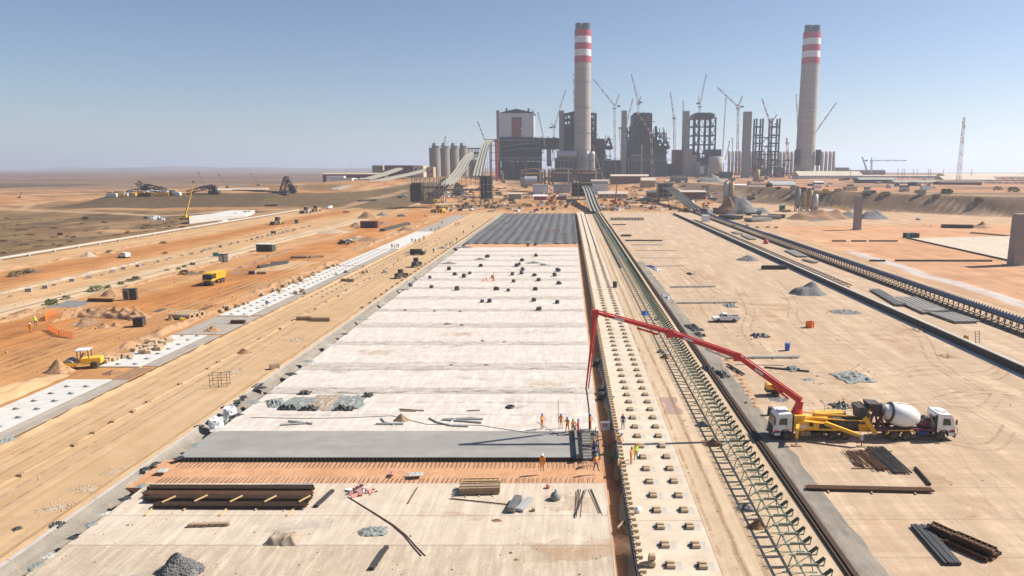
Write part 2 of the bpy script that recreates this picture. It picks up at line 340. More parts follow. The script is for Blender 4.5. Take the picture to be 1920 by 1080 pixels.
put(plat * (1 - ss(1.1, 1.5, fr)) * ss(1.02, 1.06, fr), (.48, .36, .25), .8)
put(ss(200, 260, XX) * 0 + ss(92, 94, XX) * (1 - ss(0, .1, fr)) * (YY < 700), (.45, .30, .19), .9)
fa = ss(850, 1100, YY) * (1 - ss(-250, -150, XX) * (1 - ss(1500, 1900, YY))); sl = fbm(XX / 260, YY / 420, 71); s2 = fbm(XX / 700, YY / 500, 72)
put(fa, (.15, .09, .06)); put(fa * blotch(.45, .58, sl), (.19, .12, .08), .9); put(fa * blotch(.5, .6, s2), (.11, .065, .05), .8); put(fa * blotch(.6, .66, fbm(XX / 420, YY / 1100, 73)), (.06, .055, .04), .7); put(fa * blotch(.58, .66, fbm(XX / 350, YY / 160, 74)), (.23, .15, .095), .6)
# tracks on the left
polyroad([(-60, 390), (120, 396), (300, 399), (420, 396), (560, 392)], 4, (.40, .27, .17), .85, 2); polyroad([(44, 392), (62, 380)], 3, (.40, .27, .17), .8, 2); polyroad([(620, 392), (700, 372), (760, 358)], 4, (.38, .25, .15), .7, 2); polyroad([(640, 356), (676, 342)], 3, (.38, .25, .15), .6, 2)
polyroad([(200, 421), (260, 424), (420, 408), (520, 396)], 6, (.45, .26, .13), .7)
# pads on the right
def poly(pts, c, k=1, s=1.5):
    P = [G(*p) for p in pts]; m_ = np.ones(XX.shape)
    for a, b in zip(P, P[1:] + P[:1]):
        nx, ny = b.y - a.y, -(b.x - a.x); L = math.hypot(nx, ny); m_ *= ss(-s, s, ((XX - a.x) * nx + (YY - a.y) * ny) / L * SG + (n1 - .5) * 3)
    put(m_, c, k)
SG = -1
PAD = (.48, .25, .13)
poly([(1640, 422), (1450, 424), (2300, 720), (2500, 420)], PAD, .8, 2); 
put(band(95, 340, 2, 130, 350, 6) * blotch(.42, .6, fbm(XX / 50 + YY / 30, YY / 12, 81)), (.53, .31, .175), .7)
put(band(95, 340, 2, 100, 350, 6) * blotch(.55, .66, fbm(XX / 18 , YY / 5, 82)), (.43, .22, .12), .5)
put(band(103, 140, 2, 60, 350, 6) * blotch(.5, .6, fbm(XX / 4, YY / 60, 83)), (.42, .24, .14), .6)
put(band(92.5, 97, .8, 0, 350), (.44, .28, .16), .9); put(band(96.5, 101, .8, 0, 250, 6), (.47, .43, .42), .9)
C *= (.86 + .28 * n2)[..., None]
nr, nc = XX.shape
V = np.stack([XX, YY, ZZ], -1).reshape(-1, 3)
I = np.arange(nr * nc).reshape(nr, nc)
Fq = np.stack([I[:-1, :-1], I[:-1, 1:], I[1:, 1:], I[1:, :-1]], -1).reshape(-1, 4)
me = bpy.data.meshes.new('ground'); me.vertices.add(len(V)); me.vertices.foreach_set('co', V.ravel())
me.loops.add(Fq.size); me.loops.foreach_set('vertex_index', Fq.ravel().astype(np.int32)); me.polygons.add(len(Fq))
me.polygons.foreach_set('loop_start', np.arange(0, Fq.size, 4, dtype=np.int32)); me.polygons.foreach_set('use_smooth', np.ones(len(Fq), bool)); me.update()
ca = me.color_attributes.new('soil', 'FLOAT_COLOR', 'POINT'); ca.data.foreach_set('color', np.concatenate([C.reshape(-1, 3), np.ones((nr * nc, 1))], 1).ravel())
m, n, b = base_nodes('ground_soil'); at = n.nodes.new('ShaderNodeVertexColor'); at.layer_name = 'soil'
pos = n.nodes.new('ShaderNodeNewGeometry').outputs['Position']
f1 = nz(n, pos, 1.6, 8, .7); f2 = nz(n, mapping(n, pos, (.55, .02, 1)), 1, 6, .65, .3); f3 = nz(n, pos, .12, 6, .65)
cc = mixc(n, 1.0, at.outputs[0], ramp(n, f1, [(.28, (.72,) * 3), (.5, (1, 1, 1)), (.75, (1.15,) * 3)]), 'MULTIPLY')
cc = mixc(n, 1.0, cc, ramp(n, f2, [(.34, (.80, .78, .76)), (.52, (1, 1, 1)), (.7, (1.14,) * 3)]), 'MULTIPLY')
cc = mixc(n, 1.0, cc, ramp(n, f3, [(.34, (.85, .83, .80)), (.52, (1, 1, 1)), (.7, (1.1,) * 3)]), 'MULTIPLY')
n.links.new(cc, b.inputs['Base Color']); b.inputs['Roughness'].default_value = .95; b.inputs['Specular IOR Level'].default_value = .15; bump(n, b, f1, .35, .3)
me.materials.append(m); o = bpy.data.objects.new('ground', me); COL.objects.link(o); o['kind'] = 'structure'

# ---------------------------------------------------------------- the yard: platforms, slabs and trenches (run away from the camera)
LONG = [(.9, .018, .26), (2.6, .03, .22)]
gmat('sand_platform', (.45, .285, .15), (.50, .335, .19), (.54, .385, .24), LONG, st=.22, spots=(.12, (.40, .26, .15), .5))
gmat('slab_dry', (.54, .475, .415), (.61, .555, .50), (.66, .61, .56), [(.35, .9, .25), (1.8, .22, .35)], .06, .5, 3, .15, .15, spots=(.22, (.54, .44, .34), .45))
gmat('slab_near', (.52, .42, .325), (.58, .49, .395), (.63, .55, .46), [(2.2, .15, .4), (.5, .3, .2)], .08, .4, 4, .2, .15, spots=(.16, (.48, .37, .26), .45))
gmat('slab_brushed', (.46, .365, .27), (.53, .435, .335), (.58, .50, .405), [(2.6, .3, .45), (1.2, .12, .35)], .09, .6, 4, .25, .2)
gmat('slab_rough', (.52, .46, .40), (.59, .52, .455), (.64, .575, .51), [(.12, 1.1, .55), (.3, 2.2, .45), (.8, 1.0, .3)], .2, .7, 3.5, .25, .4, spots=(.35, (.30, .27, .25), .6))
gmat('slab_wet', (.265, .252, .235), (.30, .286, .268), (.335, .32, .30), [(.1, .5, .3)], .1, .4, 6, .1, .1, rough=.6)
gmat('subgrade', (.43, .22, .11), (.52, .29, .165), (.57, .345, .21), None, .2, .8, 4, .3, .3)
gmat('trench_floor', (.32, .17, .09), (.41, .225, .125), (.45, .27, .16), None, .2, .7, 4, .35, .4)
gmat('geotextile', (.20, .175, .145), (.27, .24, .20), (.34, .30, .25), [(.6, .05, .4)], .1, .5, 5, .25, .3, spots=(.3, (.37, .27, .17), .5))
gmat('platform_pale', (.53, .425, .32), (.58, .485, .38), (.62, .54, .445), [(.25, .6, .2)], .07, .5, 4, .16, .1, spots=(.3, (.52, .38, .25), .4))
gmat('platform_worn', (.46, .34, .225), (.53, .405, .28), (.58, .465, .345), LONG, .09, .5, 4, .22, .15, spots=(.16, (.46, .28, .15), .55))
gmat('yard_hard', (.48, .34, .225), (.545, .405, .285), (.59, .46, .335), [(.10, .8, .35), (.5, .05, .45), (1.6, .09, .3)], .05, .3, 3.5, .22, .15, spots=(.10, (.44, .255, .13), .55))
gmat('liner', (.095, .092, .092), (.125, .122, .12), (.165, .162, .16), [(.9, .03, .4)], .06, .5, 3, .2, .1, rough=.62)
gmat('white_slab', (.47, .455, .43), (.53, .51, .48), (.58, .56, .53), None, .1, .6, 5, .15, .1, spots=(.2, (.45, .38, .30), .5))
gmat('grey_slab', (.30, .265, .225), (.36, .32, .275), (.41, .37, .32), LONG, .1, .5, 5, .2, .15, spots=(.2, (.42, .27, .15), .6))
Y0, YE = 25.0, 455.0
def seg(name, x0, x1, z, m, y0=Y0, y1=466.0, th=1.6):
    mb = MB(); ys = np.linspace(y0, y1, 12)
    return struct(name, mb.bb(x0, x1, y0, y1, z - th, z), M[m])
seg('sand_platform', -61.5, -42.5, 0, 'sand_platform')
# low sandy ridges on the platform
for x, wd, hh in ((-60.6, .7, .35), (-53.4, .35, .16), (-43.3, .5, .14), (-58.6, .2, .06)):
    mb = MB(); mb.grid(4, 420, lambda u, v, x=x, wd=wd, hh=hh: (x + wd * (u * 2 - 1) + .18 * math.sin(v * 190) * mnoise.noise((v * 60, x, 0)), 30 + v * 420, .004 + hh * max(0, 1 - abs(u * 2 - 1)) * (.75 + .9 * mnoise.noise((v * 300, x, 3)))))
    struct('sand_ridge', mb, M['sand_platform'])
seg('trench_bed', -42.6, -39.7, -.9, 'geotextile', th=.9)
mb = MB()
mb.grid(4, 600, lambda u, v: (-42.5 + u * (1.25 + .35 * mnoise.noise((v * 120, 0, 1))), 30 + v * 430, .03 - .93 * u ** (1.0 + .5 * mnoise.noise((v * 90, 2, 0))) + .10 * mnoise.noise((v * 200, u * 2, 0)) * (u > .1)))
struct('trench_bank', mb, M['geotextile'], smooth=True)
mb = MB()
for i in range(86): mb.box((-42.62, 32 + i * 5, .05), (.30, 4.94, .12))
struct('trench_kerb', mb, M['concrete'])
# main slab: front pour, open strip, wet pour, dry pours, strip, lined basin
SX0, SX1 = -39.8, 3.4
slab = T('concrete_slab', 'long pale concrete slab poured in bands down the middle of the site', 'slab'); slab['kind'] = 'structure'
cuts = [(25, 56.8, 'slab_brushed', .0), (56.84, 61.6, 'slab_near', .004), (61.64, 67.9, 'slab_near', .0)]
for y0, y1, m_, dz in cuts:
    MB().bb(SX0, SX1, y0, y1, -1.6, dz).build('slab_panel', M[m_], slab)
rough = [96, 107.5, 121.5, 135.5, 149.5, 163.5, 177, 190, 203, 216, 229, 242, 254]; prev = 81.34
for k, yc in enumerate(rough + [266]):
    hwid = 1.7 if k % 2 else 1.0
    if k == 0: hwid = 1.2
    y1 = yc - hwid if yc < 266 else 266
    MB().bb(SX0, SX1 - .0, prev, y1 - .05, -1.6, .0 + .01 * (k % 3)).build('slab_panel', M['slab_dry'], slab)
    if yc < 266:
        mb = MB(); ya, yb_ = y1, yc + hwid
        mb.grid(130, 14, lambda u, v, k=k, ya=ya, yb_=yb_: (SX0 + u * (SX1 - SX0), ya + v * (yb_ - ya) + .5 * mnoise.noise((u * 9, k * 3, v)) * math.sin(v * math.pi), (.012 + .06 * math.sin(v * math.pi) ** .5 * (.2 + 1.5 * abs(mnoise.noise((u * 26, v * 3, k * 5)))) + .03 * mnoise.noise((u * 90, v * 8, k)))))
        mb.build('rough_joint', M['slab_rough'], slab)
        MB().bb(SX0, SX1, ya, yb_ - .03, -1.6, -.03).build('slab_panel', M['slab_rough'], slab)
        prev = yb_
MB().bb(SX0 - .4, 1.3, 73.9, 81.3, -1.6, .02).build('wet_panel', M['slab_wet'], slab, label='fresh dark grey wet concrete band')
mb = MB(); mb.bb(1.5, 3.2, 73.9, 81.3, -1.6, -.12); mb.build('unpoured_bay', M['gravel'], slab)
sub = seg('subgrade_strip', SX0 - 2, SX1, -.35, 'subgrade', 67.7, 74.2, th=1.2)
rb = MB(); rb.tube((0, 0, 0), (0, -1.9, -.06), .022, 5); rme = rb.mesh('rebar', M['dark_steel'])
rb = MB(); rb.tube((0, 0, 0), (0, 1.8, -.06), .022, 5); rme2 = rb.mesh('rebar', M['dark_steel'])
for i in range(96):
    x = SX0 + .4 + i * .44
    a = link('rebar', rme, sub, (x, 73.9, -.16)); a.rotation_euler.z = rnd.uniform(-.05, .05)
    a = link('rebar', rme2, sub, (x, 67.9, -.16)); a.rotation_euler.z = rnd.uniform(-.08, .08)
# the far orange strip and the lined basin
seg('subgrade_strip', SX0, SX1, -.12, 'subgrade', 266.1, 279, th=1.4)
mb = MB(); mb.grid(190, 90, lambda u, v: (SX0 - .6 + u * (SX1 + 1.2 - SX0), 278 + v * 178 + .8 * mnoise.noise((u * 12, 7, 0)) * (v < .01), .05 + .17 * math.sin(u * 72 + .5 * mnoise.noise((u * 3, v * 3, 0))) + .14 * mnoise.noise((u * 20, v * 6, 0)) + (.30 if u in (0, 1) else 0)))
struct('basin_liner', mb, M['liner'], smooth=True)
seg('basin_bed', SX0, SX1, -.5, 'subgrade', 279, 462, th=1)
# trench on the right of the slab, pale platform, worn platform
seg('trench_bed', SX1, 5.15, -1.05, 'trench_floor', th=.7)
MB().bb(SX1 - .001, SX1 + .10, 30, 67.9, -1.0, .025).build('slab_edge', M['slab_near'], slab)
plat_ = T('pale_platform', 'pale platform right of the trench carrying two rows of pedestals', 'platform'); plat_['kind'] = 'structure'
y = 26.0
while y < 464:
    MB().bb(5.15, 11.3, y, y + 8.66, -1.6, 0.003 * rnd.random()).build('platform_panel', M['platform_pale'], plat_); y += 8.7
seg('worn_platform', 11.33, 20.4, 0, 'platform_worn')
# steel kerb with beams, wet geotextile strip
mb = MB(); mb.bb(20.4, 20.62, 26, 462, -1, .22); mb.bb(20.68, 20.84, 26, 462, -1, .34); mb.bb(20.92, 21.12, 26, 462, -1, .26); mb.bb(20.4, 21.3, 26, 462, -1, .06)
kb = mb.build('steel_kerb', M['darkrust']); tag(kb, 'long rusty dark kerb of laid steel beams along the right edge of the platform', 'kerb')
mb = MB(); mb.grid(10, 500, lambda u, v: (21.3 + u * (2.2 + .5 * mnoise.noise((v * 60, 0, 4))), 26 + v * 200, .03 + .10 * abs(mnoise.noise((u * 5, v * 160, 1))) - .03 * u))
o = mb.build('wet_membrane', M['geotextile'], smooth=True); tag(o, 'crumpled grey membrane strip lying along the rusty kerb', 'membrane')
yard = T('hard_yard', 'wide sandy concrete yard right of the idler frames', 'yard'); yard['kind'] = 'structure'
y = 25.0
while y < 464:
    MB().bb(21.3, 65.5, y, y + 5.97, -1.6, .004 * rnd.random()).build('yard_panel', M['yard_hard'], yard); y += 6.0
# black retaining wall and the strip with the right conveyor
wl = T('retaining_wall', 'long black low retaining wall right of the sandy yard', 'wall')
y = 40.0
while y < 445:
    MB().bb(65.5, 65.95, y, y + 7.93, -.5, 1.1 + .02 * rnd.random()).build('wall_panel', M['dark_steel'], wl); MB().bb(65.45, 66.2, y, y + 7.93, 1.13, 1.27).build('coping', M['concrete'], wl); y += 8.0
seg('conveyor_strip', 66.0, 92.5, 0, 'yard_hard')
seg('wall_apron', 64.2, 65.44, .012, 'white_slab', 40, 260, th=.02)
# left: white floor bays with square holes, grey bays, pits
def bay(y0, y1, x0, x1, m_, holes=True, z=.16):
    o = struct('floor_bay', MB().bb(x0, x1, y0, y1, -.6, z), M[m_])
    return o
HOLE = MB(); HOLE.bb(-.36, .36, -.30, .30, 0, .012); HOLE.bb(-.22, .06, -.12, .12, .012, .16)
hme = HOLE.mesh('anchor_pocket', M['steel'])
pk = T('anchor_pockets', 'rows of small dark square anchor pockets in the white floor bays', 'pocket'); pk['kind'] = 'structure'
def pockets(y0, y1):
    y = y0 + 1.2
    while y < y1 - .6:
        for x in (-68.0, -65.4): link('anchor_pocket', hme, pk, (x, y, .165))
        y += 3.0
for y0, y1 in ((45, 100.5), (107, 127), (143.5, 215), (216, 258)):
    bay(y0, y1, -70.2, -64.0, 'white_slab'); pockets(y0, y1); bay(y0 + .5, y1, -63.96, -61.6, 'grey_slab', z=.08)
bay(101, 106.6, -70.2, -66.4, 'grey_slab', z=-.1); bay(128, 143, -70.4, -61.6, 'grey_slab', z=.06); bay(259, 330, -70.2, -61.6, 'white_slab', z=.1); bay(331, 440, -70.2, -61.6, 'grey_slab', z=.06)
mb = MB(); mb.bb(-64.6, -61.8, 100.9, 106.8, -.05, .02)
struct('pit_floor', mb, M['brown_dirt'])
# far: second run of small dark sockets on the platform
y = 165
while y < 290:
    for x in (-59.0, -56.6): link('anchor_pocket', hme, pk, (x, y, .004))
    y += 3.4

# drag marks, wheel tracks and stains on the slabs and yards: thin films of dirt
def ribbon(name, pts, wd, m_, z=.014, wob=.12, seg_=60):
    a = MB(); P = [Vector(p) for p in pts]; vs = []
    for i in range(seg_ + 1):
        t_ = i / seg_ * (len(P) - 1); k = min(int(t_), len(P) - 2); f = t_ - k; g = lambda q: P[min(max(q, 0), len(P) - 1)]
        p0_, p1_, p2_, p3_ = g(k - 1), g(k), g(k + 1), g(k + 2)
        c = .5 * ((2 * p1_) + (p2_ - p0_) * f + (2 * p0_ - 5 * p1_ + 4 * p2_ - p3_) * f * f + (3 * p1_ - p0_ - 3 * p2_ + p3_) * f ** 3); d = .5 * ((p2_ - p0_) + 2 * (2 * p0_ - 5 * p1_ + 4 * p2_ - p3_) * f + 3 * (3 * p1_ - p0_ - 3 * p2_ + p3_) * f * f)
        n_ = Vector((-d.y, d.x)).normalized(); c = c + n_ * wob * mnoise.noise((c.x * .6, c.y * .6, z)) * 2
        for s_ in (-1, 1): q = c + n_ * s_ * wd / 2 * (1 + .5 * mnoise.noise((c.x, c.y, s_))); vs.append((q.x, q.y, z))
    a.add(vs, [(2 * i, 2 * i + 1, 2 * i + 3, 2 * i + 2) for i in range(seg_)]); return struct(name, a, M[m_])
q_ = random.Random(3)
def wheel_pair(pts, m_, gauge=1.7, wd=.38, z=.014):
    d = Vector(pts[-1]) - Vector(pts[0]); n_ = Vector((-d.y, d.x)).normalized()
    for s_ in (-.5, .5): ribbon('wheel_track', [tuple(Vector(p) + n_ * gauge * s_) for p in pts], wd, m_, z + .001 * (s_ > 0), .08)
for i in range(15):
    x, y = q_.uniform(26, 62), q_.uniform(45, 160); dx = q_.uniform(-9, 9)
    wheel_pair([(x, y), (x + dx * .2, y + 14), (x + dx, y + 32), (x + dx * 1.6, y + 60)], 'track_dark' if i % 2 else 'track_light', z=.014 + .002 * i)
for i in range(7):
    x, y = q_.uniform(30, 58), q_.uniform(60, 110); wheel_pair([(x - 8, y), (x - 2, y + 2), (x + 4, y - 1), (x + 10, y + 5)], 'track_dark', z=.05 + .002 * i)
for i in range(4):
    x = q_.uniform(-58, -45); wheel_pair([(x, 48), (x + q_.uniform(-1, 1), 110), (x + q_.uniform(-2, 2), 180), (x + q_.uniform(-2, 2), 300)], 'track_dark' if i % 2 else 'track_light', z=.012 + .002 * i)
for i in range(4):
    x = q_.uniform(12.2, 14.6); wheel_pair([(x, 40), (x + .2, 90), (x - .2, 160), (x, 300)], 'track_dark' if i % 2 else 'stain_orange', 1.5, .3, .014 + .002 * i)
for i in range(16):
    x, y = q_.uniform(24, 63), q_.uniform(50, 200); L = q_.uniform(4, 14); ribbon('soil_stain', [(x, y), (x + q_.uniform(-2, 2), y + L)], q_.uniform(2, 7), 'stain_orange', .06 + .002 * i, .8, 20)
for i in range(30):
    x, y = q_.uniform(-37, 0), q_.uniform(32, 66) if i < 12 else q_.uniform(84, 260); ribbon('slab_stain', [(x, y), (x + q_.uniform(3, 9), y + q_.uniform(-1.5, 1.5))], q_.uniform(.8, 3.5), 'stain_grey' if i % 3 else 'stain_orange', .03 + .0015 * i, .5, 14)
for k, yc in enumerate(rough):
    for s_ in (-1, 1):
        hw_ = 1.7 if k % 2 else 1.0
        ribbon('joint_stain', [(SX0 + .2 + i * 4.25, yc + s_ * hw_ + q_.uniform(-.35, .35)) for i in range(11)], q_.uniform(.2, .5), 'crack_dark', .135 + .004 * (s_ > 0), .3, 110)
    ribbon('joint_stain', [(SX0 + .2 + i * 8, yc + q_.uniform(-.6, .6)) for i in range(6)], .9, 'stain_grey', .16, .5, 60)
for y_ in (86.6, 91.2): ribbon('joint_stain', [(SX0 + i * 8, y_ + q_.uniform(-.1, .1)) for i in range(6)], .16, 'crack_dark', .03, .06, 60)
for i in range(12):
    x = q_.uniform(-100, -78); dx = q_.uniform(-6, 6); y = q_.uniform(60, 180); z_ = .06 + .003 * i; wheel_pair([(x, y), (x + dx * .3, y + 25), (x + dx, y + 60)], 'tyre_orange', 2.0, .5, z_)
# ---------------------------------------------------------------- pedestals, kerb blocks
def ped():
    t = T('pedestal', 'low concrete pedestal with two stubs in the left row', 'pedestal', group='pedestals in the left row on the pale platform', sc=.8)
    a = MB(); a.bb(-.85, 1.0, -.75, .75, .004, .012); a.build('base_plate', M['concrete'], t)
    a = MB(); a.lathe([(.17, 0), (.21, .03), (.21, .80), (.17, .83)], 10, axis='x'); sb = a.mesh('stub', M['block'])
    for y in (-.40, .24):
        o = link('stub', sb, t, (-.5, y, .19))
    a = MB(); a.bb(-.62, -.40, -.2, .2, .02, .34); a.build('bracket', M['dark_steel'], t)
    return t
p0 = ped(); first = True
y = 51.0; k = 0
while y < 262:
    for x, lab, grp in ((7.77, None, None), (10.16, 'low concrete pedestal with two stubs in the right row', 'pedestals in the right row on the pale platform')):
        if first: p0.location = (x, y, 0); first = False; continue
        dup(p0, (x + rnd.uniform(-.06, .06), y + rnd.uniform(-.08, .08), 0), rnd.uniform(-.05, .05), lab, grp)
    y += 2.87; k += 1
for x, side in ((7.77, 'left'), (10.16, 'right')):
    o = MB().bb(x - .16, x + .16, 262, 455, 0, .18).build('rail', M['dark_steel']); tag(o, 'far dark steel rail on the pale platform, %s one of the pair' % side, 'rail', 'rails on the pale platform')
kt = T('trench_kerb', 'kerb of small brown blocks along the trench beside the pale platform', 'kerb')
a = MB(); a.bb(5.02, 5.2, 26, 462, -.55, .10); a.build('kerb_beam', M['dark_steel'], kt)
a = MB(); a.bb(-.24, .24, -.13, .13, 0, .26); a.bb(-.24, -.10, -.40, -.13, 0, .10); nb = a.mesh('nib_block', M['block'])
rest = MB(); y = 50.0; k = 0
while y < 440:
    if k < 290: link('nib_block', nb, kt, (5.48 + rnd.uniform(-.03, .03), y, 0), rnd.uniform(-.1, .1))
    else: rest.bb(5.24, 5.72, y - .13, y + .13, 0, .26)
    y += .98; k += 1
stuff('nib_blocks', rest, M['block'], kt)
# loose black membrane hanging off the kerb into the trench
for y0, y1, lab in ((50, 66, 'wavy black plastic sheet hanging from the trench kerb nearest the camera'), (69, 78, 'black plastic sheet drooping into the trench beside the crouching workers'), (84, 112, 'black crumpled sheet along the trench wall behind the workers')):
    a = MB(); a.grid(30, 5, lambda u, v, y0=y0, y1=y1: (5.0 - .06 - .42 * v * abs(math.sin(u * 6 + y0)) - .12 * v, y0 + u * (y1 - y0), .12 - 1.05 * v * (.55 + .45 * abs(math.sin(u * 5 + y0)))))
    o = a.build('plastic_sheet', M['black_sheet'], smooth=True); tag(o, lab, 'plastic sheet')
# ---------------------------------------------------------------- long conveyor with green idler frames
cv = T('idler_conveyor', 'long green conveyor frame with idler rollers beside the pale platform', 'conveyor')
XC = 17.15
for x in (XC - .62, XC + .62): MB().bar((x, 40, 1.42), (x, 452, 1.42), .09, .16).build('stringer', M['green_steel'], cv)
a = MB(); a.bar((-1.0, 0, 1.54), (1.0, 0, 1.54), .10, .08); a.tube((-.42, -.12, 1.68), (.42, -.12, 1.68), .085, 8)
a.bar((1.02, 0, 1.5), (1.12, 0, 2.15), .06); a.bar((-.55, -.2, 1.75), (.5, -.2, 1.75), .09, .14); idb = a.mesh('idler', M['green_steel'])
a = MB(); a.tube((.48, 0, 1.66), (1.06, 0, 2.14), .135, 8); idr = a.mesh('wing_roller', M['dark_green']); a = MB(); a.tube((-.46, 0, 1.70), (-1.04, 0, 2.02), .10, 8); idl = a.mesh('wing_roller', M['green_steel'])
a = MB()
a.bar((-.62, 0, 1.38), (-1.05, 0, 0), .07); a.bar((.62, 0, 1.38), (.95, 0, 0), .07); a.bar((-.9, 0, .5), (.82, 0, .5), .05); a.bar((-1.05, -.0, .05), (.62, 0, 1.3), .045); a.bar((-1.35, -.12, .03), (-.75, -.12, .03), .16, .05); a.bar((.7, -.12, .03), (1.25, -.12, .03), .16, .05)
lg = a.mesh('trestle_leg', M['green_steel'])
y = 47.0; k = 0
rs, rl = MB(), MB()
while y < 440:
    if y < 330:
        link('idler', idb, cv, (XC, y, 0)); link('wing_roller', idr, cv, (XC, y, 0))
    else:
        rs.bar((XC - 1, y, 1.54), (XC + 1, y, 1.54), .1, .08); rs.bar((XC + .46, y, 1.7), (XC + 1.04, y, 2.02), .18); rs.bar((XC - .46, y, 1.7), (XC - 1.04, y, 2.02), .18)
    if k % 2 == 0:
        link('trestle_leg', lg, cv, (XC, y + .3, 0))
    y += 1.45; k += 1
stuff('far_idlers', rs, M['dark_green'], cv)
MB().bar((XC, 212, 1.80), (XC, 452, 1.80), .9, .05).build('belt', M['dark_green'], cv)
# gallery rising from the far end to its drive house
def gallery(name, label, pts, wd, m_, legs=True, side=.9, dz=1.0):
    t = T(name, label, 'conveyor'); a = MB()
    n_ = len(pts); fl = lambda p, dx, z: (p[0] + dx, p[1], p[2] + z)
    vs = [fl(p, dx, z) for p in pts for dx, z in ((-wd / 2, 0), (wd / 2, 0))]
    a = MB(); a.add(vs + [(x, y, z - .35) for x, y, z in vs], [(2 * i, 2 * i + 1, 2 * i + 3, 2 * i + 2) for i in range(n_ - 1)] + [(2 * i + 2 * n_, 2 * i + 2 + 2 * n_, 2 * i + 3 + 2 * n_, 2 * i + 1 + 2 * n_) for i in range(n_ - 1)]); a.build('deck', M[m_], t)
    for dx in (-wd / 2, -wd / 6, wd / 6, wd / 2):
        a = MB()
        for p, q in zip(pts[:-1], pts[1:]): a.bar(fl(p, dx, side / 2), fl(q, dx, side / 2), .18, side)
        a.build('side_rail', M['conv_grey'], t)
    if legs:
        for p in pts[1:-1]:
            g = zt(p[0], p[1]) if p[1] > 470 else 0
            if p[2] - g < 1.5: continue
            for s_ in (-1, 1): MB().bar((p[0] + s_ * wd * .4, p[1], p[2] - .3), (p[0] + s_ * wd * .55, p[1], g - .3), .35).build('trestle_leg', M['steel'], t)
    return t
e0 = W(1098, 349, 620)
gallery('conveyor_gallery', 'grey curved conveyor gallery climbing to the drive house behind the lined basin', [(XC, 452, 1.9), (XC - .3, 480, 3.0), (XC - .8, 510, 5.4), (XC - 1.2, 545, 8.6), (e0.x + .6, 585, 11.6), (e0.x, 620, e0.z)], 7, 'conv_grey')

# ---------------------------------------------------------------- right conveyor with blue belt
cr = T('belt_conveyor', 'long blue belt conveyor on dark trestles right of the black wall', 'conveyor'); XR = 82.6
MB().bar((XR, 60, 1.9), (XR, 470, 1.9), 1.9, .12).build('belt', M['belt_blue'], cr)
for x in (XR - 1.05, XR + 1.05): MB().bar((x, 60, 1.7), (x, 470, 1.7), .12, .3).build('stringer', M['dark_steel'], cr)
for x, h in ((XR - 3.1, .12), (XR - 2.2, .9)): MB().bar((x, 60, h), (x, 470, h), .14, .14).build('stringer', M['dark_steel'], cr)
a = MB(); a.bar((-1.0, 0, 1.6), (-1.35, 0, 0), .12); a.bar((1.0, 0, 1.6), (1.2, 0, 0), .12); a.bar((-1.0, 0, 1.5), (-3.1, 0, .15), .10); a.bar((-1.3, 0, .2), (-3.1, 0, .15), .09); a.bar((-2.2, 0, .9), (-3.1, 2, .15), .07); a.bar((-2.2, 0, .9), (-1.0, 2, 1.6), .07); a.bar((-3.1, 0, .0), (-3.1, 0, .55), .08)
lr = a.mesh('trestle_leg', M['dark_steel'])
a = MB(); a.bar((-.95, 0, 2.02), (.95, 0, 2.02), .30, .14); a.bar((-1.0, 0, 2.3), (-.5, 0, 2.0), .12); a.bar((1.0, 0, 2.3), (.5, 0, 2.0), .12); ir = a.mesh('idler', M['belt_blue'])
y = 62.0; k = 0
while y < 466:
    link('trestle_leg', lr, cr, (XR, y, 0))
    link('idler', ir, cr, (XR, y, 0))
    if y < 300: link('idler', ir, cr, (XR, y + 1, 0))
    y += 2.0 if y < 300 else 3.0; k += 1
e1 = W(1250, 352, 600)
gallery('conveyor_gallery', 'grey conveyor gallery climbing to the drive house on the right', [(XR, 466, 2.2), (XR + .2, 495, 3.6), (XR + .2, 530, 7.0), (XR, 565, 10.4), (e1.x, 600, e1.z)], 7, 'conv_grey')
def drive_house(name, label, x0, x1, yt, Y, z0, dpt=10):
    a0, a1 = W(x0, yt, Y), W(x1, yt, Y); t = T(name, label, 'drive house', ((a0.x + a1.x) / 2, Y, z0)); w_ = (a1.x - a0.x) / 2; h_ = a0.z - z0
    for sx in (-1, -.33, .33, 1):
        for sy in (0, 1): MB().bb(sx * w_ - .25, sx * w_ + .25, sy * dpt - .25, sy * dpt + .25, 0, h_).build('column', M['conv_grey'], t)
    for k in range(1, 5): MB().bb(-w_, w_, -.1, dpt + .1, h_ * k / 4 - .5, h_ * k / 4 - .15).build('floor_deck', M['conv_grey'], t)
    MB().bb(-w_ - .4, w_ + .4, -.8, dpt + .8, h_, h_ + .5).build('roof', M['cladding_grey'], t)
    MB().bb(-w_ + .1, w_ - .1, dpt * .5, dpt * .55, h_ * .25, h_ - .4).build('cladding', M['cladding_grey'], t)
    MB().bb(-w_ * .75, -w_ * .1, dpt * .2, dpt * .45, h_ * .25, h_ * .65).build('machine', M['bucket_dark'], t)
    a = MB()
    for k in range(4): a.bar((-w_, -.05, h_ * k / 4), (w_ * (-.33), -.05, h_ * (k + 1) / 4), .22); a.bar((w_ * .33, -.05, h_ * (k + 1) / 4), (w_, -.05, h_ * k / 4), .22)
    a.build('bracing', M['conv_grey'], t); return t
drive_house('drive_house', 'dark steel drive house at the top of the middle conveyor gallery', 1072, 1110, 344, 622, zt(e0.x, 622) - .5)
drive_house('drive_house', 'dark steel drive house at the top of the right conveyor gallery', 1234, 1263, 345, 602, zt(e1.x, 602) - .5)
drive_house('drive_house', 'tall open steel transfer tower at the foot of the curved twin conveyors', 899, 922, 331, 545, zt(-65, 545) - .5, 7)

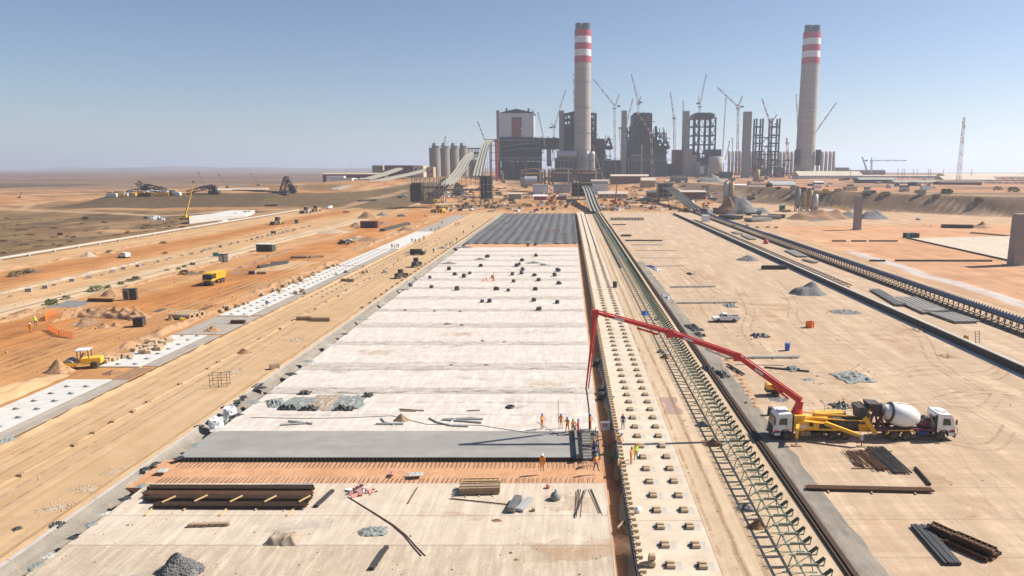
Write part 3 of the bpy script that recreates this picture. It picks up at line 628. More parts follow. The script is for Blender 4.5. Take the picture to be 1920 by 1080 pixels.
# ---------------------------------------------------------------- wheels
def wheel_meshes(r, wd):
    a = MB(); a.lathe([(r * .55, -wd / 2), (r * .93, -wd / 2), (r, -wd * .32), (r, wd * .32), (r * .93, wd / 2), (r * .55, wd / 2)], 20, axis='y')
    for k in range(20):
        an = 2 * math.pi * k / 20; a.box((r * 1.0 * math.cos(an), 0, r * 1.0 * math.sin(an)), (.05, wd * .8, .05))
    b_ = MB(); b_.lathe([(r * .56, -wd * .30), (r * .56, -wd * .42), (r * .40, -wd * .30), (r * .20, -wd * .36), (r * .20, wd * .36), (r * .40, wd * .30), (r * .56, wd * .42)], 16, axis='y')
    return a.mesh('wheel', M['tyre'], True), b_.mesh('rim', M['rim'])
WM, RM = wheel_meshes(.55, .32); CM, CR = wheel_meshes(.36, .24)
def wheel(t, x, y, big=True, z=None):
    o = link('wheel', WM if big else CM, t, (x, y, z or (.55 if big else .36))); link('rim', RM if big else CR, o); return o
# tall cab, front toward local -x; origin at the front bumper on the ground, y across
def cab(t, stripes, s=1):
    P = [(0.05, .55), (.02, 1.3), (.28, 2.45), (.55, 2.95), (1.9, 3.05), (2.0, 2.9), (2.0, 1.0), (1.75, 1.0), (1.6, 1.2), (.95, 1.2), (.75, .55)]
    if s < 0: P = [(-x, z) for x, z in P][::-1]
    MB().prism([(x, z) for x, z in P], -1.2, 1.2).build('cab', M['truck_white'], t)
    X = lambda x: x * s
    a = MB(); a.add([(X(.02) , -1.05, 1.62), (X(.02), 1.05, 1.62), (X(.24), .95, 2.45), (X(.24), -.95, 2.45)], [(0, 1, 2, 3)]); a.add([(X(.06), -1.05, 1.62), (X(.06), 1.05, 1.62), (X(.28), .95, 2.45), (X(.28), -.95, 2.45)], [(3, 2, 1, 0)]); a.build('windscreen', M['glass'], t)
    MB().bb(min(X(-.06), X(.1)), max(X(-.06), X(.1)), -1.2, 1.2, .35, .85).build('bumper', M['black'], t)
    g = MB()
    for k in range(4): g.bb(min(X(-.03), X(.08)), max(X(-.03), X(.08)), -.8, .8, .95 + k * .14, 1.05 + k * .14)
    g.build('grille', M['black'], t)
    for y in (-.95, .95): MB().bb(min(X(-.08), X(.04)), max(X(-.08), X(.04)), y - .16, y + .16, .62, .82).build('headlight', M['clad_white'], t)
    for y in (-1.215, 1.215):
        d = MB().prism([(X(.5), 1.1), (X(.42), 1.75), (X(.62), 2.6), (X(1.55), 2.65), (X(1.55), 1.1)][::s], y - .012, y + .012).build('door', M['truck_white'], t)
        MB().prism([(X(.52), 1.78), (X(.68), 2.5), (X(1.45), 2.55), (X(1.45), 1.78)][::s], y - .022, y + .022).build('side_window', M['glass'], d)
        MB().bb(min(X(1.25), X(1.42)), max(X(1.25), X(1.42)), y - .03, y + .03, 1.62, 1.68).build('handle', M['black'], d)
        for k, (mm, z0, z1) in enumerate(stripes): MB().bb(min(X(.06), X(.72)), max(X(.06), X(.72)), y - .018, y + .018, z0, z1).build('stripe', M[mm], t); 
        MB().bb(min(X(1.6), X(1.98)), max(X(1.6), X(1.98)), y - .016, y + .016, 1.25, 1.34).build('stripe', M['yellow'], t)
        MB().bb(min(X(.0), X(.12)), max(X(.0), X(.12)), y * 1.12 - .1, y * 1.12 + .1, 1.9, 2.45).build('mirror', M['black'], t)
        MB().prism([(X(.72), .5), (X(.8), 1.1), (X(1.1), 1.27), (X(1.5), 1.27), (X(1.8), 1.05), (X(1.9), .5), (X(1.78), .5), (X(1.7), .98), (X(1.45), 1.15), (X(1.12), 1.15), (X(.9), 1.0), (X(.82), .5)][::s], y * .9 - .14, y * .9 + .14).build('mudguard', M['black'], t)
    MB().bb(min(X(.7), X(1.6)), max(X(.7), X(1.6)), -.5, .5, 3.04, 3.12).build('roof_hatch', M['clad_white'], t)
    MB().bb(min(X(1.99), X(2.02)), max(X(1.99), X(2.02)), -.6, .6, 1.9, 2.5).build('rear_window', M['glass'], t)
    MB().tube((X(2.12), -1.05, .8), (X(2.12), -1.05, 2.9), .13, 10).build('intake', M['black'], t)
# ---------------------------------------------------------------- concrete pump truck
YT = 79.75
pt = T('pump_truck', 'yellow concrete pump truck with white cab and long red folding boom', 'pump truck', (22.4, YT, 0))
cab(pt, (('red_paint', .98, 1.12), ('navy_paint', .86, .98)))
MB().bb(.8, 10.2, -.42, .42, .72, 1.05).build('chassis', M['black'], pt)
for x in (1.55, 6.55, 7.95):
    for y in (-1.03, 1.03): wheel(pt, x, y)
a = MB(); a.bb(3.0, 4.1, -1.15, -.55, .5, 1.0); a.build('fuel_tank', M['rim'], pt)
a = MB()
for k in range(4): a.tube((4.3 + k * .35, -1.1, .75), (4.3 + k * .35, -.5, .75), .17, 10)
a.build('air_tank', M['black'], pt)
MB().bb(2.15, 3.4, -1.1, 1.1, 1.05, 2.75).build('pedestal', M['yellow'], pt)
MB().lathe([(.62, 2.75), (.62, 3.0), (.5, 3.02), (.5, 3.2)], 18, (2.85, 0, 0)).build('turret', M['boom_red'], pt)
a = MB(); a.prism([(2.6, 1.2), (2.6, 2.25), (3.4, 2.2), (6.9, 1.75), (7.2, 1.1)], -1.25, -.55); a.prism([(2.6, 1.2), (2.6, 2.25), (3.4, 2.2), (6.9, 1.75), (7.2, 1.1)], .55, 1.25); a.build('body_frame', M['yellow'], pt)
for x0, x1, z0, z1 in ((3.85, 4.3, 1.62, 2.05), (4.95, 6.4, 1.35, 1.9), (2.9, 3.6, 1.4, 1.75)): MB().bb(x0, x1, -1.265, -1.235, z0, z1).build('panel', M['black'] if x0 > 3 else M['clad_white'], pt)
MB().bb(3.4, 6.2, -.5, .5, 2.0, 2.25).build('deck', M['yellow'], pt)
MB().bb(5.0, 8.4, .2, 1.15, 1.9, 2.6).build('tool_box', M['yellow'], pt)
MB().bb(6.7, 9.4, -.85, .15, 1.25, 2.2).build('water_box', M['bucket_dark'], pt)
a = MB()
for x in (6.2, 7.2, 8.2, 9.2): a.bar((x, .9, 2.5), (x, .9, 3.3), .035)
a.bar((6.2, .9, 3.3), (9.2, .9, 3.3), .035); a.bar((6.2, .9, 2.9), (9.2, .9, 2.9), .035); a.build('handrail', M['steel'], pt)
MB().path([(3.5, -.2, 2.9), (5.0, -.35, 2.75), (7.6, -.4, 2.55), (9.6, -.3, 2.35)], .09, 8).build('delivery_pipe', M['yellow'], pt)
MB().path([(3.5, -.6, 2.5), (6.0, -.9, 2.35), (8.0, -.95, 2.2), (9.4, -.9, 2.2)], .07, 8).build('delivery_pipe', M['yellow'], pt)
# rear hopper
a = MB(); a.hexa([(9.7, -.6, .75), (10.4, -.6, .75), (10.4, .6, .75), (9.7, .6, .75), (9.3, -1.05, 1.75), (11.0, -1.05, 1.75), (11.0, 1.05, 1.75), (9.3, 1.05, 1.75)]); a.build('hopper', M['yellow'], pt)
MB().bar((9.9, -1.0, 2.6), (11.2, -1.15, .7), .26, .5).build('hopper_frame', M['yellow'], pt); MB().bar((9.9, 1.0, 2.6), (11.2, 1.15, .7), .26, .5).build('hopper_frame', M['yellow'], pt)
MB().hexa([(9.5, -1, 2.15), (10.5, -1, 2.4), (10.5, 1, 2.4), (9.5, 1, 2.15), (9.2, -1, 3.6), (10.1, -1, 3.75), (10.1, 1, 3.75), (9.2, 1, 3.6)]).build('hopper_lid', M['bucket_dark'], pt)
# outriggers on the near side reach out to the yard, those on the far side lie the same way
for s in (-1, 1):
    k = 1.0 if s < 0 else .9
    og = MB().bar((2.7, s * 1.0, 1.75), (2.05, s * 2.75 * k, 1.75), .36, .4, .3, .34).build('outrigger', M['yellow'], pt)
    MB().bar((2.05, s * 2.75 * k, 2.0), (2.05, s * 2.75 * k, .9), .26).build('leg_sleeve', M['yellow'], og); MB().tube((2.05, s * 2.75 * k, .95), (2.05, s * 2.75 * k, .06), .07, 8).build('jack', M['steel'], og); MB().box((2.05, s * 2.75 * k, .05), (.9, .6, .08)).build('foot_pad', M['old_timber'], og)
    og = MB().bar((5.6, s * 1.15, 1.95), (8.95, s * 2.95 * k, 1.15), .34, .42, .28, .32).build('outrigger', M['yellow'], pt)
    MB().bar((8.95, s * 2.95 * k, 1.4), (8.95, s * 2.95 * k, .75), .24).build('leg_sleeve', M['clad_white'], og); MB().tube((8.95, s * 2.95 * k, .8), (8.95, s * 2.95 * k, .06), .07, 8).build('jack', M['crane_red'], og); MB().box((8.95, s * 2.95 * k, .05), (.8, .5, .08)).build('foot_pad', M['old_timber'], og)
# boom in its upright plane, sections measured in the photograph
def bp(x, y, Y): p = W(x, y, Y); return Vector((p.x - 22.4, p.y - YT, p.z))
J = [bp(1500, 752, 79.8), bp(1383, 668, 80.2), bp(1256, 624, 80.8), bp(1116, 586, 81.4), bp(1099, 727, 81.6)]
MB().bar((2.85, 0, 3.0), J[0], .7, .8, .5, .6).build('boom_knuckle', M['boom_red'], pt)
for k, (w0, w1) in enumerate(((.62, .50), (.52, .42), (.42, .30), (.34, .16))):
    s_ = MB().bar(J[k], J[k + 1], .34 - k * .03, w0, .30 - k * .04, w1).build('boom_section', M['boom_red'], pt)
    d = (J[k + 1] - J[k]).normalized(); nrm = Vector((-d.z, 0, d.x)); nrm = nrm if nrm.z > 0 else -nrm
    off = nrm * (.42 - .05 * k) if k < 3 else Vector((.25, 0, 0))
    MB().path([J[k] + off + Vector((0, -.15, 0)), (J[k] + J[k + 1]) / 2 + off + Vector((0, -.15, 0)), J[k + 1] + off + Vector((0, -.15, 0))], .075, 8).build('boom_pipe', M['boom_red'], s_)
    if k < 3:
        MB().tube(J[k] + d * (1.2) - nrm * .55, J[k] + d * 3.6 - nrm * .45, .12, 8).build('ram', M['boom_red'] if k != 1 else M['crane_white'], s_)
        MB().box(tuple(J[k + 1] - nrm * .1), (.75, .42, .85), 0).build('joint_plate', M['boom_red'], s_)
        c = J[k] + d * 5.2; MB().bar(c + Vector((0, -.2, 0)), c + d * 1.1 + Vector((0, -.2, 0)), .012, .22).build('panel', M['clad_white'], s_)
h = [J[4], J[4] + Vector((.12, 0, -.9)), bp(1104, 765, 81.7), bp(1106, 800, 81.7), bp(1107, 818, 81.6)]
MB().path(h, .085, 8).build('end_hose', M['pipe_black'], pt)
# brand-style lettering on the boom is too small to read in the photograph: small blue badge
# ---------------------------------------------------------------- mixer truck
mx = T('mixer_truck', 'white concrete mixer truck with a white drum and maroon chassis', 'mixer truck', (42.2, 79.6, 0))
cab(mx, (('red_paint', 1.16, 1.26), ('navy_paint', .95, 1.14)), -1)
MB().bb(-9.4, -.8, -.42, .42, .75, 1.05).build('chassis', M['maroon'], mx)
for x in (-1.6, -5.2, -6.62):
    for y in (-1.03, 1.03): wheel(mx, x, y)
a = MB(); prof = [(.55, -2.05), (.62, -1.75), (.98, -1.3), (1.22, -.55), (1.24, .35), (1.02, 1.15), (.62, 1.75), (.42, 1.82)]
a.lathe(prof, 32, axis='x'); dm = a.build('drum', M['truck_white'], mx, (-5.5, 0, 2.55), smooth=True); dm.rotation_euler.y = R(13); dm.scale = (1.06, 1.08, 1.08)
a = MB(); a.lathe([(.60, -2.45), (.72, -2.4), (.72, -2.08), (.56, -2.04)], 24, axis='x'); a.lathe([(1.0, -1.42), (1.06, -1.36), (1.06, -1.22), (1.0, -1.16)], 28, axis='x'); a.build('drum_ring', M['bucket_dark'], dm)
a = MB()
for i in range(6): a.bb(-.55 + i * .18, -.43 + i * .18, -.12, -.02, 0, .3)
for i, (tx, sx) in enumerate(((-.6, 'L'),)): pass
MB().hexa([(-9.3, -.5, 3.1), (-8.2, -.5, 3.0), (-8.2, .5, 3.0), (-9.3, .5, 3.1), (-9.5, -.85, 4.1), (-8.1, -.8, 4.0), (-8.1, .8, 4.0), (-9.5, .85, 4.1)]).build('charge_hopper', M['bucket_dark'], mx)
for y in (-.85, .85):
    a = MB(); a.bar((-8.7, y, 1.0), (-7.9, y, 3.0), .5, .12); a.bar((-9.1, y, 1.0), (-9.0, y, 3.7), .12); a.bar((-7.6, y, 1.0), (-8.0, y, 2.5), .2); a.build('drum_support', M['maroon'], mx)
    MB().bb(-8.9, -1.95, y * 1.1 - .1, y * 1.1 + .1, 1.0, 1.3).build('side_rail', M['maroon'], mx)
    MB().prism([(-7.55, .7), (-7.3, 1.2), (-4.6, 1.2), (-4.3, .75), (-4.4, .72), (-4.68, 1.13), (-7.25, 1.13), (-7.45, .68)], y * 1.22 - .16, y * 1.22 + .16).build('mudguard', M['yellow'], mx)
MB().bb(-3.4, -2.5, -.6, .6, 1.05, 2.1).build('gearbox', M['maroon'], mx)
MB().tube((-2.75, -.5, 2.0), (-2.75, .5, 2.0), .4, 14).build('water_tank', M['bucket_dark'], mx)
MB().tube((-4.1, -.95, .8), (-2.9, -.95, .8), .3, 12).build('fuel_tank', M['navy_paint'], mx)
MB().bar((-8.9, -.2, 2.6), (-10.9, -.1, 2.0), .5, .22).build('chute', M['bucket_dark'], mx)
a = MB()
for k in range(9): a.bar((-9.35, -.95, .9 + k * .3), (-9.35, -.55, .9 + k * .3), .04)
a.bar((-9.35, -.95, .7), (-9.35, -.95, 3.6), .05); a.bar((-9.35, -.55, .7), (-9.35, -.55, 3.6), .05); a.build('ladder', M['yellow'], mx)
a = MB(); a.bar((.3, -1.0, .6), (.3, -1.0, 1.4), .05); a.bar((.3, -1.0, 1.4), (.3, 1.0, 1.4), .05); a.bar((.3, 1.0, .6), (.3, 1.0, 1.4), .05); a.build('bull_bar', M['steel'], mx)
# shuttering and blood-red letters on the drum in the photograph: short illegible line, built as small raised strokes
a = MB()
for i in range(7):
    x = -.75 + i * .17; a.bb(x, x + .10, -.30 + .02 * (i % 2), -.10, 1.236, 1.25)
a.build('drum_lettering', M['boom_red'], dm)
# ---------------------------------------------------------------- people: one skinned body per pose, clothes as face materials, hat and vest bands
def make_body(name, joints, edges, radii, root):
    me = bpy.data.meshes.new(name); me.from_pydata(joints, edges, []); o = bpy.data.objects.new(name, me); COL.objects.link(o)
    md = o.modifiers.new('skin', 'SKIN'); md.use_smooth_shade = True
    for i, r in enumerate(radii): me.skin_vertices[0].data[i].radius = r
    me.skin_vertices[0].data[root].use_root = True
    sb = o.modifiers.new('sub', 'SUBSURF'); sb.levels = sb.render_levels = 1
    dg = bpy.context.evaluated_depsgraph_get(); out = bpy.data.meshes.new_from_object(o.evaluated_get(dg)); bpy.data.objects.remove(o); out.name = name
    return out
def pose(kind):
    J, E, Rr = [], [], []
    def j(p, r, par=None):
        J.append(p); Rr.append((r, r) if not isinstance(r, tuple) else r)
        if par is not None: E.append((par, len(J) - 1))
        return len(J) - 1
    lean = {'stand': 0, 'work': .10, 'bend': .55, 'stride': .05}[kind]; f = lambda z: -lean * max(0, z - .95) * (1.1 if kind == 'bend' else 1); dz = lambda z: z - (max(0, z - .95) * (.28 if kind == 'bend' else .01))
    pel = j((0, 0, .95), (.16, .12)); ab = j((0, f(1.12), dz(1.12)), (.155, .115), pel); ch = j((0, f(1.34), dz(1.34)), (.18, .125), ab); nk = j((0, f(1.50), dz(1.50)), .062, ch); hd = j((0, f(1.60) - .02, dz(1.60)), (.082, .095), nk); tp = j((0, f(1.70) - .02, dz(1.70)), (.075, .085), hd)
    j((0, f(1.6) - .125, dz(1.615)), .016, hd)
    for s in (-1, 1):
        ear = j((s * .095, f(1.6) + .0, dz(1.60)), .016, hd)
        sh = j((s * .20, f(1.43), dz(1.43)), .068, ch)
        fw = {'stand': .02, 'work': -.20, 'bend': -.12, 'stride': -.10 * s}[kind]
        el = j((s * .27, f(1.43) + fw * .6, dz(1.43) - (.28 if kind != 'work' else .25)), .050, sh)
        wr = j((s * (.27 if kind != 'work' else .17), f(1.43) + fw * 1.6 - (.16 if kind == 'work' else .03), dz(1.43) - (.53 if kind != 'work' else .30)), .036, el)
        wv = Vector(J[wr]) - Vector(J[el]); wv.normalize(); hp = j(tuple(Vector(J[wr]) + wv * .075), (.038, .022), wr)
        for q in range(4): j(tuple(Vector(J[hp]) + wv * (.065 + .01 * (q in (1, 2))) + Vector((0, (q - 1.5) * .021, -.006))), .0095, hp)
        j(tuple(Vector(J[wr]) + wv * .07 + Vector((-s * .02, -.05, 0))), .011, wr)
        st = {'stand': (0, .02), 'work': (-.05, .06), 'bend': (0, .12), 'stride': (.22, .02)}[kind]
        hip = j((s * .095, 0, .90), .098, pel); kn = j((s * (.11 + st[1] * .5), -s * st[0] * .5 - .03, .50), .066, hip); an = j((s * (.12 + st[1]), -s * st[0], .10), .045, kn); j((s * (.13 + st[1]), -s * st[0] - .16, .045), (.045, .035), an)
    me = make_body('person_body_' + kind, J, E, Rr, pel)
    hc = Vector(J[tp]); wr_idx = [i for i in range(len(J))]
    for k in range(4): me.materials.append(None)
    hands = [Vector(J[i]) for i in range(len(J)) if isinstance(Rr[i], tuple) and abs(Rr[i][0] - .038) < 1e-6]
    hdv, nkz = Vector(J[hd]), J[nk][2]
    mi = []
    for p in me.polygons:
        c = p.center; k = 1 if c.z > .93 else 0
        if (c - hdv).length < .17 and c.z > J[nk][2] - .05: k = 2
        if any((c - h_).length < .10 for h_ in hands): k = 2
        if c.z < .2: k = 3
        mi.append(k)
    me.polygons.foreach_set('material_index', mi); me.polygons.foreach_set('use_smooth', [True] * len(mi))
    return me, hc, f, dz
POSES = {k: pose(k) for k in ('stand', 'work', 'bend', 'stride')}
hm = MB(); hm.lathe([(.001, .115), (.06, .105), (.10, .07), (.118, .0), (.15, -.012), (.15, -.03), (.112, -.03)], 14); HAT = hm.mesh('hard_hat', M['hat_blue'], True)
def bands(kind):
    _, hc, f, dz = POSES[kind]; a = MB()
    for z, rx, ry in ((1.10, .178, .138), (1.27, .20, .148)):
        n_ = 14
        vs = [(rx * math.cos(t), f(z) + ry * math.sin(t), dz(z) + h_) for h_ in (-.025, .025) for t in [2 * math.pi * i / n_ for i in range(n_)]]
        a.add(vs, [(i, (i + 1) % n_, n_ + (i + 1) % n_, n_ + i) for i in range(n_)])
    return a.mesh('reflective_band', M['tape'], True)
BAND = {k: bands(k) for k in POSES}
def person(px, py, legs, top, hat, label, kind='stand', rz=0, group=None, z=0.0, sc=None, vest=False, pos=None):
    p = pos or (G(px, py, z) if py > 398 else GT(px, py)); me_, hc, f, dz = POSES[kind]
    t = T('person', label, 'person', (p.x, p.y, p.z), rz, group, sc or rnd.uniform(.97, 1.06))
    b_ = link('body', me_, t)
    for k, mm in enumerate((legs, top, 'skin', 'boot')):
        b_.material_slots[k].link = 'OBJECT'; b_.material_slots[k].material = M[mm]
    h_ = link('hard_hat', HAT, t, (hc.x, hc.y, hc.z - .01)); h_.material_slots[0].link = 'OBJECT'; h_.material_slots[0].material = M[hat]
    if vest: link('reflective_band', BAND[kind], t)
    return t
O, OB, HV, RD, TN = 'overall_orange', 'overall_blue', 'hivis', 'overall_red', 'overall_tan'
for a in ((1016, 804, O, O, 'hat_blue', 'worker in orange overalls leaning over a pole on the pale slab, leftmost of the group', 'work', .8, True),
          (1052, 803, O, O, 'hat_blue', 'worker in orange overalls standing with arms loose beside the thin red rod', 'stand', .2, True),
          (1064, 811, O, O, 'hat_blue', 'worker in orange vest with a dark apron between two orange workers', 'work', -.3, True),
          (1074, 813, O, O, 'hat_green', 'worker in orange overalls and a green hard hat beside the red overalls', 'work', .5, True),
          (1084, 813, RD, RD, 'hat_blue', 'worker in red overalls with a blue hard hat in the group on the slab', 'stand', 1.2, False),
          (1106, 804, O, O, 'hat_blue', 'worker in orange overalls holding the black end hose of the pump', 'work', .6, True),
          (1168, 804, OB, OB, 'hat_red', 'worker in navy clothes with a yellow cross vest and red hard hat on the platform', 'stand', -.4, True),
          (1192, 861, 'boot', HV, 'hat_red', 'worker in a bright yellow jacket and dark trousers on the pale platform', 'stand', .3, False),
          (1183, 869, O, O, 'hat_red', 'worker in orange overalls and red hard hat beside the yellow jacket', 'work', 1.0, True),
          (1017, 883, O, O, 'hat_white', 'worker in orange overalls with a white hard hat alone on the orange strip', 'stand', -.2, False),
          (1117, 883, OB, O, 'hat_green', 'worker in an orange vest and green hard hat at the slab corner', 'stride', .9, True)):
    person(a[0], a[1], *a[2:7], rz=a[7], vest=a[8]) if False else person(a[0], a[1], a[2], a[3], a[4], a[5], a[6], a[7], vest=a[8])
for a in ((1109, 838, TN, TN, 'hat_blue', 'worker in faded tan overalls pulling the hose over the unpoured bay', 'bend', 1.2, True),
          (1110, 858, O, 'overall_blue', 'hat_blue', 'worker in blue jacket and orange trousers bending at the unpoured bay', 'bend', 1.6, False),
          (1114, 866, OB, OB, 'hat_blue', 'worker in dark blue overalls bending behind the orange vest', 'bend', .2, False)):
    person(a[0], a[1], a[2], a[3], a[4], a[5], a[6], a[7], vest=a[8], z=0)
for a in ((1149, 832, O, TN, 'hat_blue', 'worker in tan and orange leaning on the trench kerb, farther of the pair', 'bend', 1.5),
          (1158, 838, O, TN, 'hat_blue', 'worker in a tan vest crouched at the trench kerb, nearer of the pair', 'bend', 1.2),
          (1159, 886, O, TN, 'hat_green', 'worker in pale orange with a green hard hat standing down in the trench', 'stand', 1.4),
          (1146, 761, 'overall_red', 'clad_white', 'hat_white', 'worker in a pale shirt bending in the trench beside the rolled sheets', 'bend', 1.0)):
    person(a[0], a[1], a[2], a[3], a[4], a[5], a[6], a[7], vest=False, z=-1.0 if a[1] < 900 and a[0] < 1155 else -.7)
# farther people
for a in ((501, 578, 'overall_yellow', OB, 'hat_yellow', 'lone worker in yellow trousers and a blue top beside the white floor bay', 'stand', .5),
          (58, 624, O, O, 'hat_white', 'worker in orange overalls walking on the orange road at the far left', 'stand', .2),
          (67, 610, OB, HV, 'hat_white', 'worker in a yellow vest and blue trousers behind the orange worker at the left', 'stand', .7),
          (341, 609, O, HV, 'hat_blue', 'left one of two workers standing by the timber beside the concrete pipes', 'work', .4), (345, 610, O, O, 'hat_blue', 'right one of two workers standing by the timber beside the concrete pipes', 'work', 2.0),
          (735, 466, OB, OB, 'hat_blue', 'dark clothed worker at the left of the four on the white bay', 'stand', 0), (740, 466, O, O, 'hat_white', 'orange vested worker second from left of the four on the white bay', 'stand', 1), (744, 466, OB, OB, 'hat_blue', 'dark clothed worker third of the four on the white bay', 'stand', 2), (747, 465, OB, O, 'hat_white', 'rightmost of the four workers on the white bay', 'stand', 0),
          (773, 455, OB, OB, 'hat_blue', 'left worker of the dark three farther up the white bay', 'stride', 0), (779, 456, OB, OB, 'hat_white', 'middle worker of the dark three farther up the white bay', 'stride', 1), (786, 455, OB, OB, 'hat_blue', 'right worker of the dark three farther up the white bay', 'stride', 0), (795, 450, OB, OB, 'hat_blue', 'single dark worker behind the three on the white bay', 'stand', 0),
          (798, 477, OB, HV, 'hat_green', 'worker in a green yellow vest just right of the parked dark van', 'stand', 0), (813, 475, OB, OB, 'hat_blue', 'dark clothed worker by the row of kerb blocks near the van', 'stand', 0), (747, 493, O, HV, 'hat_yellow', 'worker in a yellow vest on the sand platform left of the van', 'stand', 0),
          (835, 462, OB, HV, 'hat_white', 'bright vested worker crouching at the left of the kerb crew', 'bend', .5), (838, 461, OB, HV, 'hat_blue', 'bright vested worker second in the kerb crew', 'bend', 1.5), (844, 461, OB, OB, 'hat_green', 'dark worker in the middle of the kerb crew', 'work', 0), (849, 459, OB, HV, 'hat_blue', 'bright vested worker at the right of the kerb crew', 'bend', 0), (856, 453, OB, OB, 'hat_white', 'dark worker standing just beyond the kerb crew', 'stand', 0),
          (869, 439, OB, OB, 'hat_blue', 'blue clothed worker bending by the basin corner', 'bend', 0), (887, 428, OB, OB, 'hat_white', 'dark worker by the far basin edge', 'stand', 0), (855, 424, OB, OB, 'hat_blue', 'left one of two blue workers on the far white bay', 'stand', 0), (860, 423, OB, OB, 'hat_white', 'right one of two blue workers on the far white bay', 'stand', 0),
          (817, 432, O, O, 'hat_white', 'orange worker on the far grey bay', 'bend', 0), (823, 431, OB, OB, 'hat_blue', 'blue worker beside the orange one on the far grey bay', 'work', 0), (808, 434, OB, OB, 'hat_blue', 'stooped blue worker left of the far grey bay crew', 'bend', 0), (829, 421, OB, OB, 'hat_white', 'blue worker at the back of the far grey bay', 'stand', 0),
          (1037, 408, O, 'overall_red', 'hat_white', 'lone dark red worker at the top of the black lined basin', 'stand', 0), (1023, 434, O, O, 'hat_white', 'stooped orange worker on the black liner, leftmost of the crew', 'bend', 0), (1036, 436, O, O, 'hat_white', 'orange worker standing on the black liner', 'stand', 0), (1049, 436, O, O, 'hat_blue', 'orange worker of the liner crew beside the green vest', 'stand', 0), (1053, 443, O, O, 'hat_white', 'crouching orange worker nearest on the black liner', 'bend', 0), (1059, 441, OB, HV, 'hat_green', 'green vested worker on the black liner', 'stand', 0),
          (650, 461, OB, HV, 'hat_blue', 'yellow vested worker by the row of dark parked cars, left', 'stand', 0), (665, 457, OB, HV, 'hat_yellow', 'yellow vested worker by the row of dark parked cars, right', 'stand', 0), (796, 408, OB, OB, 'hat_blue', 'left one of two people on the orange road bend', 'stand', 0), (800, 408, OB, 'overall_tan', 'hat_white', 'right one of two people on the orange road bend', 'stand', 0), (925, 527, O, O, 'hat_white', 'orange worker stooping among the black bundles on the slab', 'bend', 0), (768, 424, OB, OB, 'hat_blue', 'lone person beside the orange road bank', 'stand', 0)):
    person(a[0], a[1], a[2], a[3], a[4], a[5], a[6], a[7], vest=False)
# ---------------------------------------------------------------- piles, sheets and bundles lying about the yard
def at(px, py, z=0.0): return G(px, py, z) if py > 398 else GT(px, py)
def heap(name, label, px, py, wpx, hpx, m_, cat='heap', seed=0, elong=.8, stones=0, group=None, sharp=1.15, ridge=0):
    p = at(px, py); k = ppm(p.y); r = wpx / k / 2; hh = hpx / k * 1.1
    a = MB(); n_ = 34
    def fn(u, v):
        x, y = u * 2 - 1, v * 2 - 1; d = math.hypot(x, y) if not ridge else max(0, math.hypot(max(0, abs(x) - ridge) / (1 - ridge), y))
        q = mnoise.noise((x * 1.6 + seed, y * 1.6, seed)); edge = .93 + .18 * mnoise.noise((math.atan2(y, x) * 1.3, seed, 2.0))
        z = max(0, 1 - (d / edge)) ** sharp * (1 + .55 * q) * hh + .05 * r * .3 * mnoise.noise((x * 7, y * 7, seed)) * (d < edge)
        return (x * r, y * r * elong, z - .03)
    a.grid(n_, n_, fn); t = a.build(name, m_ if not isinstance(m_, str) else M[m_], None, (p.x, p.y + r * elong * .5, p.z), smooth=True); tag(t, label, cat, group)
    if stones:
        b_ = MB(); rr = random.Random(seed)
        for i in range(stones):
            an = rr.random() * 6.28; d = rr.random() ** .6; x, y = math.cos(an) * d, math.sin(an) * d; z = fn((x + 1) / 2, (y + 1) / 2)[2]; s_ = rr.uniform(.04, .16) * min(1.2, r / 2)
            b_.box((x * r, y * r * elong, max(z, 0) + s_ * .2), (s_ * rr.uniform(.7, 1.4), s_, s_ * rr.uniform(.6, 1)), rr.random() * 3, .7)
        stuff('rubble', b_, m_ if not isinstance(m_, str) else M[m_], t)
    return t
def sheet(name, label, px, py, wpx, dpx, m_, cat='tarpaulin', seed=0, amp=.25, rz=0.0, group=None, nx=26, lump=0):
    p = at(px, py); k = ppm(p.y); w_ = wpx / k; d_ = dpx / k / max(.08, (H / math.hypot(p.y, H))); d_ = dpx * p.y * p.y / (H * F)
    rr = random.Random(seed); a = MB()
    def fn(u, v):
        x, y = u * 2 - 1, v * 2 - 1; e = .86 + .26 * mnoise.noise((math.atan2(y, x) * 1.5, seed, 0)); d = max(abs(x), abs(y)); s_ = 1 if d == 0 else e
        fold = abs(mnoise.noise((x * 2.6 + seed, y * 1.5, 0))) + .5 * abs(mnoise.noise((x * 6, y * 5, seed))) + .3 * abs(mnoise.noise((x * 13, y * 11, seed + 3)))
        z = amp * fold * (1 - .75 * d ** 3) + lump * max(0, 1 - math.hypot(x, y)) ** .7
        return (x * w_ / 2 * s_ + .1 * mnoise.noise((y * 4, seed, x * 4)), y * d_ / 2 * s_ + .1 * mnoise.noise((x * 4, seed + 5, y * 4)), .012 + max(0, z))
    a.grid(nx, nx, fn)
    return tag(a.build(name, M[m_], None, (p.x, p.y, p.z), smooth=True, rz=rz), label, cat, group)
